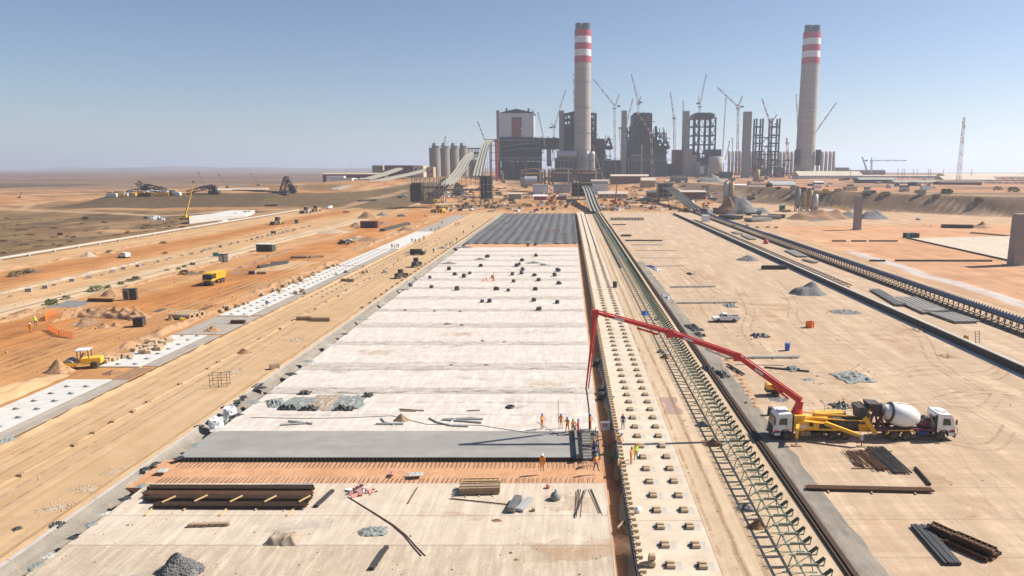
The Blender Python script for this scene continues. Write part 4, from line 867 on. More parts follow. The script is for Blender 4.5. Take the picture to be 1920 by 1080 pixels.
def bars(name, part, label, px0, py0, px1, py1, n_, r, spread, m_, cat='bundle', group=None, z0=.12, rows=1, jit=.2, seed=1, box=False, battens=0):
    p, q = at(px0, py0), at(px1, py1); d = (q - p); L = d.length; d.normalize(); s_ = Vector((-d.y, d.x, 0)); rr = random.Random(seed)
    c = (p + q) / 2; t = T(name, label, cat, tuple(c), 0, group)
    for i in range(n_):
        for k in range(rows):
            o1, o2 = [(i - (n_ - 1) / 2) * spread * rr.uniform(1 - jit, 1 + jit) for _ in range(2)]; l0, l1 = L / 2 * rr.uniform(1 - jit * .3, 1), L / 2 * rr.uniform(1 - jit * .3, 1)
            zz = z0 + r + k * r * 1.8 + (i % 2) * r * .3; a = MB(); A, B = -d * l0 + s_ * o1 + Vector((0, 0, zz)), d * l1 + s_ * o2 + Vector((0, 0, zz))
            (a.bar(A, B, r * 2, r * 2) if box else a.tube(A, B, r, 6)); a.build(part, M[m_], t)
    for k in range(battens):
        b0 = d * (L * ((k + .5) / battens - .5)); w_ = n_ * spread / 2 + .35
        MB().bar(b0 - s_ * w_ + Vector((0, 0, z0 - .06)), b0 + s_ * w_ + Vector((0, 0, z0 - .06)), .11, .11).build('batten', M['timber'], t)
    return t
# near slab -----------------------------------------------------------------
for k, (x0, x1, y, mm, lab, zz) in enumerate(((276, 590, 921, 'darkrust', 'rusty brown bundle of long reinforcing bars farthest in the big stack', .15), (270, 588, 931, 'rust', 'brown bundle of long bars second from the back of the big stack', .18), (272, 586, 940, 'darkrust', 'dark bundle of long bars third from the back of the big stack', .15), (288, 578, 951, 'darkrust', 'dark bundle of long bars nearest the camera in the big stack', .15))):
    bars('bar_bundle', 'steel_bar', lab, x0, y, x1, y + 1, 6, .065, .12, mm, 'bar bundle', 'bar bundles in the big stack on the near slab', zz, 2 + (k + 1) % 2, .14, 40 + k, False, 0)
for k, x in enumerate((312, 384, 452, 518, 578)):
    a = MB(); p, q = G(x - 40, 968 if k % 2 == 0 else 958), G(x + 14, 916); a.bar(Vector((p.x, p.y, .07)), Vector((q.x, q.y, .07)), .12, .12); tag(a.build('timber_batten', M['timber']), 'pale timber batten sticking out under the big bar stack', 'timber', 'battens under the big bar stack')
for k, (x, y) in enumerate(((318, 946), (378, 944), (444, 945), (508, 945), (572, 945))):
    p = G(x, y); a = MB(); a.bar((p.x - .3, p.y - .6, .52), (p.x + .35, p.y + .45, .58), .11); tag(a.build('timber_batten', M['timber']), 'short pale batten lying on top of the big bar stack', 'timber', 'battens on top of the big bar stack')
bars('pipe_pair', 'pipe', 'bent grey conduit pipes behind the big bar stack', 465, 914, 592, 911, 3, .07, .22, 'pipe_grey', 'pipe', None, .05, 1, .5, 9)
def block_row(name, label, x0, y0, x1, y1, n_, m_, s_=.34):
    p, q = G(x0, y0), G(x1, y1); t = T(name, label, 'blocks', tuple((p + q) / 2), math.atan2(q.y - p.y, q.x - p.x)); L = (q - p).length
    b_ = MB().bb(-L / n_ * .42, L / n_ * .42, -s_ / 2, s_ / 2, .02, s_ * .8).mesh('block', M[m_])
    for i in range(n_): link('block', b_, t, (-L / 2 + L * (i + .5) / n_, rnd.uniform(-.02, .02), 0))
    MB().bb(-L / 2, L / 2, -s_ * .2, s_ * .2, 0, .06).build('strap', M['dark_steel'], t); return t
block_row('spacer_row', 'short row of six brown spacer blocks on the near slab', 352, 988, 431, 985, 6, 'old_timber')
block_row('spacer_row', 'diagonal row of dark spacer blocks right of the big bar stack', 592, 952, 624, 922, 10, 'bucket_dark')
block_row('spacer_row', 'diagonal row of dark spacer blocks near the bottom edge of the slab', 697, 1070, 725, 1028, 11, 'bucket_dark')
a = MB(); p = G(533, 1013); a.grid(30, 24, lambda u, v: ((u - .5) * 2.7 * (1 - .12 * abs(v - .5)) + .10 * mnoise.noise((u * 3, v * 4, 1)), (v - .5) * 1.7 + .16 * mnoise.noise((u * 4, v * 3, 5)), max(.01, min(.62, 3.2 * min(u, 1 - u, v, 1 - v)) * (.82 + .35 * mnoise.noise((u * 2.2, v * 2, 3))) + .10 * abs(mnoise.noise((u * 6, v * 5, 2)))))); tag(a.build('tarp_heap', M['tarp_brown'], None, (p.x, p.y, 0)), 'lumpy brown tarpaulin draped over a low load on the near slab', 'tarpaulin')
heap('rubble_heap', 'grey broken rubble heap at the bottom edge of the near slab', 328, 1080, 92, 34, 'gravel', 'rubble', 5, .7, 900)
t = T('rag_pile', 'pile of torn pink and white cement bags by the orange strip', 'bag pile', tuple(G(676, 920)))
rr = random.Random(4)
for i in range(46):
    a = MB(); s_ = rr.uniform(.28, .5); x, y = rr.gauss(0, .62), rr.gauss(0, .55); z = max(.05, .62 - .5 * math.hypot(x, y)) * rr.uniform(.3, 1)
    a.grid(4, 4, lambda u, v: ((u - .5) * s_, (v - .5) * s_ * .8, .16 * abs(mnoise.noise((u * 4 + i, v * 4, 0))) + .05)); o = a.build('torn_bag', M[('pink_bag', 'white_bag', 'pink_bag')[i % 3]], t, (x, y, z)); o.rotation_euler = (rr.uniform(-.6, .6), rr.uniform(-.6, .6), rr.random() * 6)
bars('form_stack', 'beam', 'stack of short yellow edged formwork beams behind the near slab', 862, 922, 938, 920, 5, .11, .34, 'old_timber', 'formwork stack', None, .08, 3, .08, 12, True, 3)
bars('form_edge', 'beam', 'two bright timber boards on top of the formwork stack', 868, 915, 936, 914, 2, .05, .5, 'timber', 'timber', None, .75, 1, .1, 13, True)
bars('angle_bundle', 'channel', 'left pale metal channel stack with dark ends', 958, 962, 972, 938, 3, .12, .22, 'steel', 'channels', 'pale metal channels on the near slab', .05, 2, .05, 14, True)
bars('angle_bundle', 'channel', 'right pale metal channel stack with dark ends', 974, 960, 994, 938, 3, .12, .22, 'silver', 'channels', 'pale metal channels on the near slab', .05, 1, .05, 15, True)
o = MB().box((0, 0, .12), (.3, .3, .24)).build('block', M['old_timber'], None, tuple(G(1000, 958))); tag(o, 'single small brown block beside the pale channels', 'block')
bars('loose_rod', 'rod', 'single dark rod lying on the near slab', 765, 945, 783, 915, 1, .05, .1, 'rust', 'rod', None, .02, 1, 0, 3)
bars('loose_rod', 'rod', 'long brown rod pointing at the pale channels', 836, 935, 955, 947, 2, .03, .12, 'rust', 'rod', None, .02, 1, .5, 3)
bars('rebar_fan', 'rebar', 'spread of dark reinforcing bars at the slab corner, left', 1080, 974, 1086, 916, 5, .02, .12, 'dark_steel', 'rebar', 'rebar at the slab corner', .02, 1, .9, 6)
bars('rebar_fan', 'rebar', 'spread of dark reinforcing bars at the slab corner, right', 1128, 968, 1106, 914, 4, .02, .10, 'dark_steel', 'rebar', 'rebar at the slab corner', .02, 1, .7, 7)
bars('rebar_fan', 'rebar', 'crossed dark bars between the two rebar spreads', 1076, 972, 1098, 916, 3, .02, .08, 'dark_steel', 'rebar', 'rebar at the slab corner', .03, 1, .7, 8)
a = MB(); a.lathe([(.02, 0), (.42, .02), (.5, .22), (.42, .5), (.2, .68), (.07, .78), (.12, .9), (.02, .92)], 14); p = G(1042, 936); tag(a.build('tied_sack', M['tarp_grey'], None, (p.x, p.y, 0), smooth=True), 'tied grey plastic sack standing on the near slab', 'sack')
a = MB(); a.lathe([(.02, 0), (.18, .02), (.2, .3), (.03, .42)], 10); p = G(1028, 915); tag(a.build('marker_cone', M['pink_bag'], None, (p.x, p.y, 0)), 'small faded red cone at the edge of the orange strip', 'cone')
sheet('crumpled_sheet', 'crumpled grey green plastic sheet in the middle of the near slab', 700, 997, 56, 20, 'tarp_grey', 'plastic sheet', 8, .4, .1)
sheet('board', 'grey board dropped on the orange strip', 780, 889, 32, 8, 'pipe_grey', 'board', 11, .12, .2); sheet('rag', 'pink rag on the orange strip', 737, 886, 13, 8, 'pink_bag', 'rag', 12, .15)
P_ = [G(652, 932), G(700, 962), G(735, 985), G(758, 1005), G(774, 1025), G(790, 1043)]
for k in range(2): o = MB().path([Vector((p.x + k * .16 * i * .4, p.y, .05)) for i, p in enumerate(P_)], .035, 6).build('bent_rod', M['rust']); tag(o, 'long bent reinforcing rod curving across the near slab, %s of the pair' % ('left', 'right')[k], 'rod', 'bent rods on the near slab')
for i, (x, y, s_) in enumerate(((930, 978, 12), (968, 1051, 7), (935, 978, 8), (958, 1038, 5))): heap('mud_clod', 'small brown mud clods dropped on the near slab', x, y, s_ * 2.2, 4, 'brown_dirt', 'clod', i, .6, 14, 'mud clods on the near slab')
# dry slab -------------------------------------------------------------------
sheet('curing_blanket', 'grey green curing blanket, leftmost of the row on the dry slab', 560, 756, 66, 26, 'tarp_grey', 'blanket', 21, .3, -.15); sheet('curing_blanket', 'pale taupe curing blanket in the middle of the row', 606, 754, 60, 32, 'tarp_brown', 'blanket', 22, .28, .0); sheet('curing_blanket', 'grey curing blanket at the right of the row', 655, 755, 60, 30, 'tarp_grey', 'blanket', 23, .3, .1)
sheet('sheet_scrap', 'small twisted dark sheet left of the curing blankets', 516, 756, 34, 18, 'tarp_grey', 'plastic sheet', 24, .5, .5)
for i, (x, y, w_) in enumerate(((540, 767, 40), (580, 768, 40), (645, 768, 44), (690, 743, 20), (572, 738, 26))): sheet('rolled_edge', 'dark rolled edge of a curing blanket', x, y, w_, 6, 'black_sheet', 'rolled sheet', 30 + i, .8, 0, 'rolled blanket edges')
for i, (x0, y0, x1, y1) in enumerate(((526, 798, 588, 794), (541, 791, 586, 796), (705, 796, 757, 796), (830, 788, 903, 794), (832, 787, 905, 787), (749, 768, 795, 771), (750, 771, 780, 772), (875, 771, 900, 770))): bars('loose_pipe', 'pipe', ('grey', 'dull', 'thin grey', 'long grey', 'second long grey', 'wooden', 'short wooden', 'faint tan')[i] + ' pipe lying on the dry slab near the wet concrete', x0, y0, x1, y1, 1, .11 if i < 5 else .07, .1, 'pipe_grey' if i < 5 else 'old_timber', 'pipe', None, .02, 1, 0, i)
for k, pts in enumerate((((805, 785), (820, 793), (845, 799), (878, 801)), ((715, 785), (722, 793), (738, 797)), ((840, 797), (855, 786), (880, 784), (906, 787)))):
    o = MB().path([G(*q) + Vector((0, 0, .1)) for q in pts], .10, 8).build('bent_hose', M['pipe_grey']); tag(o, ('long curved', 'short curved', 'arched')[k] + ' grey hose lying on the dry slab', 'hose')
o = MB().path([G(*q) + Vector((0, 0, .04)) for q in ((470, 783), (560, 785), (650, 784), (735, 780), (800, 796), (900, 798), (990, 812), (1060, 812))], .03, 5).build('cable', M['bucket_dark']); tag(o, 'thin dark cable trailing across the dry slab', 'cable')
heap('rag_heap', 'brown tangled heap of wire and rags on the dry slab', 752, 790, 36, 13, 'old_timber', 'heap', 51, .6, 90)
o = MB().lathe([(.5, .0), (.6, .1), (.5, .22), (.25, .24), (.2, .1)], 14).build('old_tyre', M['black'], None, tuple(G(957, 764))); tag(o, 'single old tyre lying on the dry slab', 'tyre')
o = MB().tube((0, 0, 0), (0, 0, 3.6), .025, 6).build('red_rod', M['crane_red'], None, tuple(G(1047, 806))); tag(o, 'thin red upright rod beside the orange workers', 'rod')
o = MB().bar((-.1, 0, .03), (-2.1, .4, 1.15), .06).build('screed_pole', M['steel'], None, tuple(G(1041, 812))); tag(o, 'long grey pole held by the leftmost worker', 'pole')
bars('screed_beam', 'beam', 'concrete splashed screed beam across the end of the wet concrete', 1078, 806, 1083, 862, 1, .13, .5, 'gravel', 'screed', None, .1, 2, .05, 4, True)
fw = T('formwork', 'dark toothed formwork board along the front edge of the wet concrete', 'formwork', (0, 73.8, 0))
MB().bb(SX0 - .4, 1.4, -.06, .04, -.35, .06).build('board', M['black'], fw); a = MB().bb(-.05, .05, -.22, -.06, -.35, .1).mesh('stake', M['dark_steel'])
for i in range(100): link('stake', a, fw, (SX0 + i * .41, 0, 0))
lad = T('rebar_ladder', 'short black rebar ladder frame beside the unpoured bay', 'rebar frame', (1.36, 77.6, 0)); 
for x in (0, 1.7): MB().bar((x, -3.7, .25), (x, 3.7, .25), .08, .3).build('rail', M['black'], lad)
for i in range(10): MB().bar((0, -3.6 + i * .8, .12), (1.7, -3.6 + i * .8, .12), .05).build('rung', M['steel'], lad)
# black bundles standing all over the slab
B3 = []
for k in range(3):
    a = MB()
    a.lathe([(.25, .02), (.52, .03), (.58, .3), (.56, .7), (.50, .98), (.30, 1.08), (.05, 1.05)], 12); a.v = [(x * (1.15 + .45 * mnoise.noise((x * 2 + k * 5, y * 2, z * 2)) - .2 * z), y * (1 + .2 * mnoise.noise((x * 2, y * 2 + k, z * 3))), z * (1 + .12 * mnoise.noise((x * 3 + k, y * 3, 0)))) for x, y, z in a.v]
    B3.append(a.mesh('wrapped_bundle', M['black_sheet'], False))
for i, (x, y) in enumerate(((1001, 565), (1010, 582), (1045, 569), (918, 567), (953, 546), (931, 544), (857, 544), (809, 540), (1004, 544), (1040, 518), (1045, 507), (1048, 533), (980, 507), (978, 514), (961, 516), (963, 529), (1002, 518), (1010, 527), (974, 497), (969, 500), (979, 490), (1005, 481), (902, 500), (914, 483), (842, 506), (881, 514), (853, 516), (806, 522), (1047, 509), (870, 520), (770, 537), (1012, 580), (904, 567), (924, 521), (990, 461), (1004, 460))):
    p = G(x, y); o = link('wrapped_bundle', B3[i % 3], None, (p.x, p.y, .02), rnd.random() * 6); s_ = rnd.uniform(.75, 1.1) * (.72 + .0012 * (p.y)); o.scale = (s_ * rnd.uniform(1, 1.25), s_, s_ * rnd.uniform(.75, 1)); tag(o, 'black wrapped bundle standing on the pale dry slab', 'bundle', 'black wrapped bundles on the dry slab')
for i, (x, y) in enumerate(((906, 527), (912, 526), (926, 527))): 
    a = MB(); a.lathe([(.35, 0), (.35, .04), (.22, .05), (.05, .95 if i < 2 else 2.2), (.01, .97 if i < 2 else 2.25)], 12); tag(a.build('safety_cone', M['orange_plastic'], None, tuple(G(x, y))), ('orange marker among black bundles, left', 'orange marker among black bundles, middle', 'taller orange marker on the slab')[i], 'marker')
for i, (x, y, w_) in enumerate(((838, 609, 26), (866, 611, 14), (760, 583, 12), (815, 584, 10), (863, 585, 8), (905, 640, 10), (945, 643, 8), (846, 686, 14), (912, 686, 14), (770, 475, 30), (830, 466, 26), (985, 456, 40), (1020, 457, 36), (870, 465, 40), (900, 487, 30), (1000, 494, 40), (1020, 498, 30), (840, 495, 40))): heap('slab_scrap', 'small grey heap of scrap lying on the dry slab', x, y, w_, 3.5, 'gravel', 'scrap', 70 + i, .5, 20, 'scraps on the dry slab')
# left trench: white bags, tyres, rubbish
for k, (x, y, w_, h_, lab) in enumerate(((432, 782, 24, 22, 'white bulk bag of rubbish in the left trench, farther one'), (406, 806, 28, 26, 'white bulk bag of rubbish in the left trench, nearer one'), (420, 796, 20, 16, 'dark open bulk bag between the white bags'))):
    p = G(x, y, -.4); q = ppm(p.y); r = w_ / q / 2.4; hh = h_ / q * .9; a = MB(); a.lathe([(r * (.8 + .3 * math.sin(j / 9 * 2.6)), hh * j / 9) for j in range(10)] + [(r * .6, hh * .92), (r * .3, hh * .7)], 30); nf = lambda X_, y_, z_: 1 + .45 * (abs(mnoise.noise((X_ * 1.7, y_ * 1.7, z_ * 1.3 + k * 7))) - .25) + .3 * (abs(mnoise.noise((X_ * 4, y_ * 4, z_ * 4 + k))) - .25); a.v = [(X_ * nf(X_, y_, z_), y_ * nf(X_, y_, z_), z_ * (1 + .25 * mnoise.noise((X_ * 2, y_ * 2, k)))) for X_, y_, z_ in a.v]
    tag(a.build('bulk_bag', M['white_bag' if k < 2 else 'tarp_grey'], None, (p.x, p.y, -.5)), lab, 'bag')
for i, (x, y) in enumerate(((395, 790), (420, 765), (488, 728), (484, 722), (478, 726), (372, 800), (292, 870), (272, 880), (437, 762), (445, 753), (455, 745), (100, 985), (32, 992))): sheet('dark_scrap', 'dark crumpled scrap of plastic along the left trench edge', x, y, 16 if i != 11 else 30, 8, 'black_sheet', 'scrap', 100 + i, .25, i, 'dark scraps along the left trench')
for i in range(22):
    y = 1065 - i * 26 + rnd.uniform(-4, 4); x = PX + (-39.9 / 30) * (y - HZ); 
    sheet('edge_scrap', 'pale grey scrap of membrane at the foot of the slab edge', x - 3, y, rnd.uniform(14, 34) * (y - 250) / 700, rnd.uniform(6, 12) * (y - 250) / 700, ('tarp_grey', 'pipe_grey', 'black_sheet')[i % 3], 'scrap', 140 + i, .13, 1.2 + rnd.uniform(-.3, .3), 'membrane scraps along the slab edge', nx=12)
for k, (x, y) in enumerate(((596, 349), (601, 357))): pass
for k in range(2): p = G(428 + k * 5, 774 + 0 * k, 0); o = MB().lathe([(.14, 0), (.24, .05), (.24, .4), (.1, .46)], 12).build('yellow_drum', M['yellow'], None, (p.x, p.y - k * .8, 0)); tag(o, 'small yellow drum above the white bags, %s' % ('farther', 'nearer')[k], 'drum')
# dark rows of kerb blocks beside the trench
kb_ = T('block_line', 'line of small dark kerb blocks left of the slab trench', 'blocks'); a = MB().bb(-.3, .3, -.35, .35, 0, .35).mesh('block', M['old_timber'])
y = 152
while y < 420: link('block', a, kb_, (-43.6 + rnd.uniform(-.1, .1), y, 0), rnd.uniform(-.3, .3)); y += 5.2
kb_ = T('block_line', 'widely spaced brown blocks along the sandy ridge of the left platform', 'blocks'); y = 62.0
while y < 300: link('block', a, kb_, (-53.3 + rnd.uniform(-.3, .3), y, 0), rnd.uniform(-.5, .5)).scale = (.8,) * 3; y += rnd.choice((3.5, 7.5, 7.5))
# sheets and tyres in the right trench
for i, (x, y, lab) in enumerate(((1118, 683, 'grey roll standing in the right trench, farthest'), (1128, 735, 'large dark rolled sheet in the right trench, farther'), (1129, 746, 'large dark rolled sheet in the right trench, nearer'))):
    p = G(x, y, -.8); o = MB().lathe([(.2, -.6), (.55, -.58), (.6, 0), (.52, .58), (.2, .6)], 12, axis='x').build('rolled_sheet', M['black_sheet'], None, (p.x, p.y, -.5)); tag(o, lab, 'rolled sheet')
o = MB().box((0, 0, .5), (1.1, .1, 1.0)).build('notice_board', M['clad_white'], None, (4.2, 82.6, -.4)); tag(o, 'white board with red marks standing in the right trench', 'board')
o2 = MB(); [o2.box((-.2 + .2 * i, -.06, .6), (.12, .012, .45)) for i in range(3)]; o2.build('red_mark', M['red_paint'], o)
bars('plank', 'plank', 'plank leaning across the right trench', 1158, 985, 1180, 962, 1, .07, .1, 'old_timber', 'plank', None, -.3, 1, 0, 5, True)
o = MB().lathe([(.1, 0), (.3, .05), (.33, .3), (.15, .5)], 10).build('white_sack', M['white_bag'], None, tuple(G(1196, 960))); tag(o, 'small white sack on the pale platform beside the kerb', 'sack')
t = T('stub_stack', 'two stacked brown stub blocks on the pale platform near the camera', 'block', tuple(G(1224, 1062))); a = MB().lathe([(.22, 0), (.26, .04), (.26, .46), (.22, .5)], 12, axis='x').mesh('stub', M['block']); link('stub', a, t, (-.3, 0, .26)); link('stub', a, t, (-.3, .1, .76)); link('stub', a, t, (-.3, .55, .26))
o = MB().grid(16, 16, lambda u, v: ((u * 2 - 1) * .9 * (1 + .3 * math.sin(v * 9)), (v * 2 - 1) * 3.2, .008)).build('muddy_puddle', mat('puddle', (.36, .24, .18), .28, 0, .1), None, tuple(G(1258, 760))); o['kind'] = 'structure'
for i, (x, y, w_, h_, mm) in enumerate(((1247, 672, 24, 9, 'brown_dirt'), (1240, 662, 22, 7, 'gravel'), (1338, 836, 44, 12, 'brown_dirt'), (1318, 800, 34, 9, 'gravel'), (1420, 992, 44, 18, 'brown_dirt'), (1398, 956, 44, 10, 'gravel'), (1232, 600, 14, 6, 'gravel'))): heap('spoil_heap', ('brown', 'grey', 'wide brown', 'low grey', 'nearest brown', 'nearest grey', 'far small grey')[i] + ' spoil heap under the idler conveyor', x, y, w_, h_, mm, 'heap', 200 + i, .6, 60)
o = sheet('blue_sack', 'small blue plastic sheet under the idler conveyor', 1209, 588, 13, 9, 'blue', 'plastic sheet', 211, .6)
o = MB().lathe([(.5, 0), (.55, .1), (.55, 1.4), (.5, 1.5)], 12).build('dark_bin', M['bucket_dark'], None, tuple(G(1153, 539))); tag(o, 'dark bin standing on the pale platform in the distance', 'bin')
# right yard -----------------------------------------------------------------
def car(name, label, px, py, kind, body, rz, cat, z=None):
    p = at(px, py); t = T(name, label, cat, (p.x, p.y, p.z), rz)          # local x forward, front at +x
    prof = {'pickup': [(-2.6, .45), (-2.6, .95), (-.35, .98), (-.25, 1.62), (.55, 1.66), (1.15, 1.05), (2.45, .92), (2.55, .45)], 'suv': [(-2.3, .45), (-2.35, 1.0), (-2.15, 1.7), (.3, 1.74), (1.05, 1.08), (2.2, .95), (2.35, .45)], 'van': [(-2.4, .4), (-2.4, 1.95), (1.2, 2.0), (1.9, 1.2), (2.4, 1.0), (2.4, .4)], 'sedan': [(-2.2, .4), (-2.2, .9), (-1.6, 1.0), (-1.0, 1.42), (.35, 1.42), (1.05, .95), (2.15, .85), (2.2, .4)]}[kind]
    a = MB(); n_ = len(prof); vs = []
    for y, k in ((-.88, 1), (-.72, 2), (.72, 2), (.88, 1)):
        pass
    a.prism(prof, -.86, .86); me_ = a
    me_.v = [(x, y * (.86 if z_ > 1.2 else 1), z_) for x, y, z_ in me_.v]; me_.build('body', M[body], t)
    hi = max(z_ for _, z_ in prof); gx = {'pickup': (-.15, .62), 'suv': (-2.0, .35), 'van': (.2, 1.2), 'sedan': (-1.1, .45)}[kind]
    for y in (-1, 1):
        MB().prism([(gx[0], 1.05), (gx[0] + .08, hi - .1), (gx[1] - .08, hi - .08), (gx[1] + .35, 1.08)], y * .80 - .02, y * .80 + .02).build('side_window', M['glass'], t)
        MB().bb(2.35 if kind != 'sedan' else 2.05, 2.52 if kind == 'pickup' else 2.3, y * .62 - .16, y * .62 + .16, .72, .88).build('headlight', M['clad_white'], t)
        MB().bb(-2.63 if kind == 'pickup' else -2.4, -2.55 if kind == 'pickup' else -2.2, y * .72 - .08, y * .72 + .08, .7, .95).build('tail_light', M['red_paint'], t)
    wx = {'pickup': (.55, 1.15), 'suv': (.33, 1.05), 'van': (1.22, 1.88), 'sedan': (.4, 1.05)}[kind]; z1 = {'van': 1.25}.get(kind, 1.08); z0 = hi - .08
    MB().add([(wx[1] + .02, -.72, z1), (wx[1] + .02, .72, z1), (wx[0] + .02, .64, z0), (wx[0] + .02, -.64, z0)], [(0, 1, 2, 3)]).build('windscreen', M['glass'], t)
    if kind == 'pickup':
        MB().bb(-2.5, -.4, -.72, .72, .99, 1.0).build('load_bed', M['bucket_dark'], t); [MB().bb(-2.6, -.36, y - .05, y + .05, .9, 1.18).build('bed_side', M[body], t) for y in (-.82, .82)]; MB().bb(-2.62, -2.54, -.82, .82, .7, 1.18).build('tailgate', M[body], t)
    for x in (-1.45, 1.5):
        for y in (-.78, .78): wheel(t, x, y, False)
    MB().bb(-2.3, 2.4, -.7, .7, .28, .5).build('underbody', M['black'], t)
    return t
car('pickup_truck', 'white single cab pickup parked on the sandy yard', 1360, 603, 'pickup', 'truck_white', math.pi, 'pickup')
def compressor(label, px, py, rz=0):
    p = at(px, py); t = T('compressor', label, 'compressor', (p.x, p.y, 0), rz)
    MB().prism([(-1.1, .55), (-1.1, 1.5), (-.9, 1.62), (.9, 1.55), (1.1, 1.2), (1.1, .55)], -.65, .65).build('hood', M['yellow'], t); MB().bb(-1.12, 1.05, -.66, .66, .55, .95).build('side_panel', M['bucket_dark'], t)
    for y in (-.72, .72): wheel(t, .1, y, False)
    MB().bar((1.0, 0, .6), (2.1, 0, .35), .08).build('tow_bar', M['black'], t); return t
compressor('yellow towed compressor parked below the red boom', 1451, 741)
o = MB().lathe([(.28, 0), (.32, .05), (.30, .3), (.32, .5), (.30, .8), (.32, .95), (.28, 1.0)], 14).build('steel_drum', M['bucket_dark'], None, tuple(G(1444, 778))); tag(o, 'dark steel drum in front of the pump truck cab', 'drum')
o = MB().lathe([(.36, 0), (.38, .05), (.44, 1.15), (.46, 1.2), (.40, 1.22)], 16).build('blue_bin', M['blue'], None, tuple(G(1476, 657))); tag(o, 'blue plastic bin standing alone on the sandy yard', 'bin')
t = T('barrier_roll', 'roll of orange safety netting standing on the sandy yard', 'netting', tuple(G(1518, 614)))
for k in range(7):
    an = k * .9; MB().box((.75 * math.cos(an) * .9, .5 * math.sin(an), .6), (.62, .05, 1.15), an + 1.6).build('net_panel', M['orange_plastic'], t)
for i, (x, y, w_, d_, lab, mm) in enumerate(((1424, 630, 34, 8, 'dark torn sheet heap in the middle of the sandy yard', 'black_sheet'), (1598, 708, 66, 22, 'large pile of torn grey membrane on the sandy yard', 'tarp_grey'), (1576, 762, 38, 12, 'dark torn membrane pile behind the mixer truck', 'black_sheet'), (1370, 574, 24, 6, 'small grey sheet above the white pickup', 'tarp_grey'), (1330, 693, 24, 12, 'black crumpled sheet on the membrane strip', 'black_sheet'), (1355, 703, 24, 14, 'black crumpled sheet farther down the membrane strip', 'black_sheet'), (1300, 615, 26, 14, 'dark tangle of hoses by the rusty kerb', 'black_sheet'), (1312, 628, 18, 8, 'dark lump beside the rusty kerb', 'black_sheet'), (1515, 712, 24, 5, 'thin pale sheet scrap on the yard', 'tarp_grey'), (1488, 693, 30, 8, 'grey green rubbish behind the black pipe', 'tarp_grey'), (1250, 557, 12, 9, 'white sack beside the far rusty kerb', 'white_bag'), (1222, 501, 9, 7, 'blue sack on the far yard', 'blue'), (1232, 506, 14, 5, 'white scrap beside the blue sack', 'white_bag'), (1293, 514, 9, 4, 'dark scrap on the far yard', 'black_sheet'))): sheet('torn_sheet', lab, x, y, w_, d_, mm, 'torn sheet', 220 + i, .7 if i != 8 else .2, .2)
for i in range(60):
    x, y = random.Random(i).choice(((1598, 708), (1576, 762), (1424, 632), (1598, 708))); p = G(x + rnd.gauss(0, 22), y + rnd.gauss(0, 6)); 
    if i == 0: scr = MB()
    s_ = rnd.uniform(.1, .4); scr.box((p.x, p.y, .06), (s_, s_ * .5, .1), rnd.random() * 3)
o = stuff('membrane_scraps', scr, M['tarp_grey']); tag(o, 'grey scraps strewn round the membrane piles on the sandy yard', 'scraps')
for i, (x0, y0, x1, y1, n_, r, mm, lab) in enumerate(((1268, 569, 1383, 568, 3, .12, 'pipe_grey', 'grey pipe bundle on battens above the white pickup'), (1360, 672, 1500, 671, 3, .12, 'pipe_grey', 'grey pipe bundle on battens right of the boom'), (1432, 690, 1518, 698, 1, .13, 'pipe_black', 'long thin black pipe right of the boom'), (1364, 686, 1395, 705, 2, .10, 'pipe_black', 'short black pipes beside the red soil strip'), (1378, 684, 1470, 686, 1, .06, 'pipe_grey', 'thin grey rod behind the black pipe'), (1510, 918, 1752, 923, 6, .05, 'rust', 'very long thin bundle of bars on cross battens near the camera'), (1257, 539, 1342, 538, 3, .13, 'pipe_grey', 'far pipe bundle on battens in the yard'), (1172, 452, 1243, 452, 4, .16, 'pipe_black', 'far dark pipe bundle on the yard, nearest of three'), (1148, 422, 1174, 422, 3, .2, 'pipe_black', 'short dark pipe bundle beside the far kerb'), (1183, 460, 1243, 460, 2, .12, 'pipe_grey', 'thin far pipe on the yard below the dark bundle'), (1190, 470, 1270, 470, 1, .10, 'pipe_grey', 'single far rod on the yard'), (1200, 484, 1290, 484, 1, .08, 'pipe_grey', 'second single far rod on the yard'), (1205, 500, 1285, 499, 1, .1, 'pipe_grey', 'third single far rod on the yard'), (1164, 443, 1184, 443, 3, .3, 'black_sheet', 'far dark lump bundle on the yard'))):
    bars('pipe_bundle', 'pipe', lab, x0, y0, x1, y1, n_, r, r * 2.3, mm, 'pipes', None, .14 if n_ > 1 else .02, 1 if n_ < 6 else 2, .15, 300 + i, False, (4 if n_ == 3 and y0 > 500 else 3 if n_ == 6 else 0))
for i, (x0, y0, x1, y1, n_, mm, lab, jit) in enumerate(((1590, 846, 1620, 880, 9, 'rust', 'fanned out bundle of thin rusty rebar, leftmost by the truck', .9), (1612, 846, 1654, 885, 14, 'rust', 'dense bundle of rusty rebar in the middle by the truck', .4), (1640, 840, 1692, 890, 12, 'pipe_black', 'bundle of black conduits by the truck', .12))):
    bars('rod_bundle', 'rod', lab, x0, y0, x1, y1, n_, .03 if i < 2 else .06, .10 if i < 2 else .17, mm, 'rod bundle', None, .12, 2 if i < 2 else 1, jit, 330 + i, False, 0)
for i, (x0, y0, x1, y1) in enumerate(((1597, 879, 1700, 879), (1627, 849, 1672, 847))): bars('support_batten', 'batten', 'brown cross batten under the rod bundles, %s' % ('nearer', 'farther')[i], x0, y0, x1, y1, 1, .06, .1, 'old_timber', 'timber', 'battens under the rod bundles', 0, 1, 0, i, True)
o = MB().path([G(*q) + Vector((0, 0, .17)) for q in ((1716, 880), (1722, 886), (1730, 895), (1738, 904), (1743, 911))], .16, 10).build('black_hose', M['pipe_black']); tag(o, 'short curved black hose lying right of the rod bundles', 'hose')
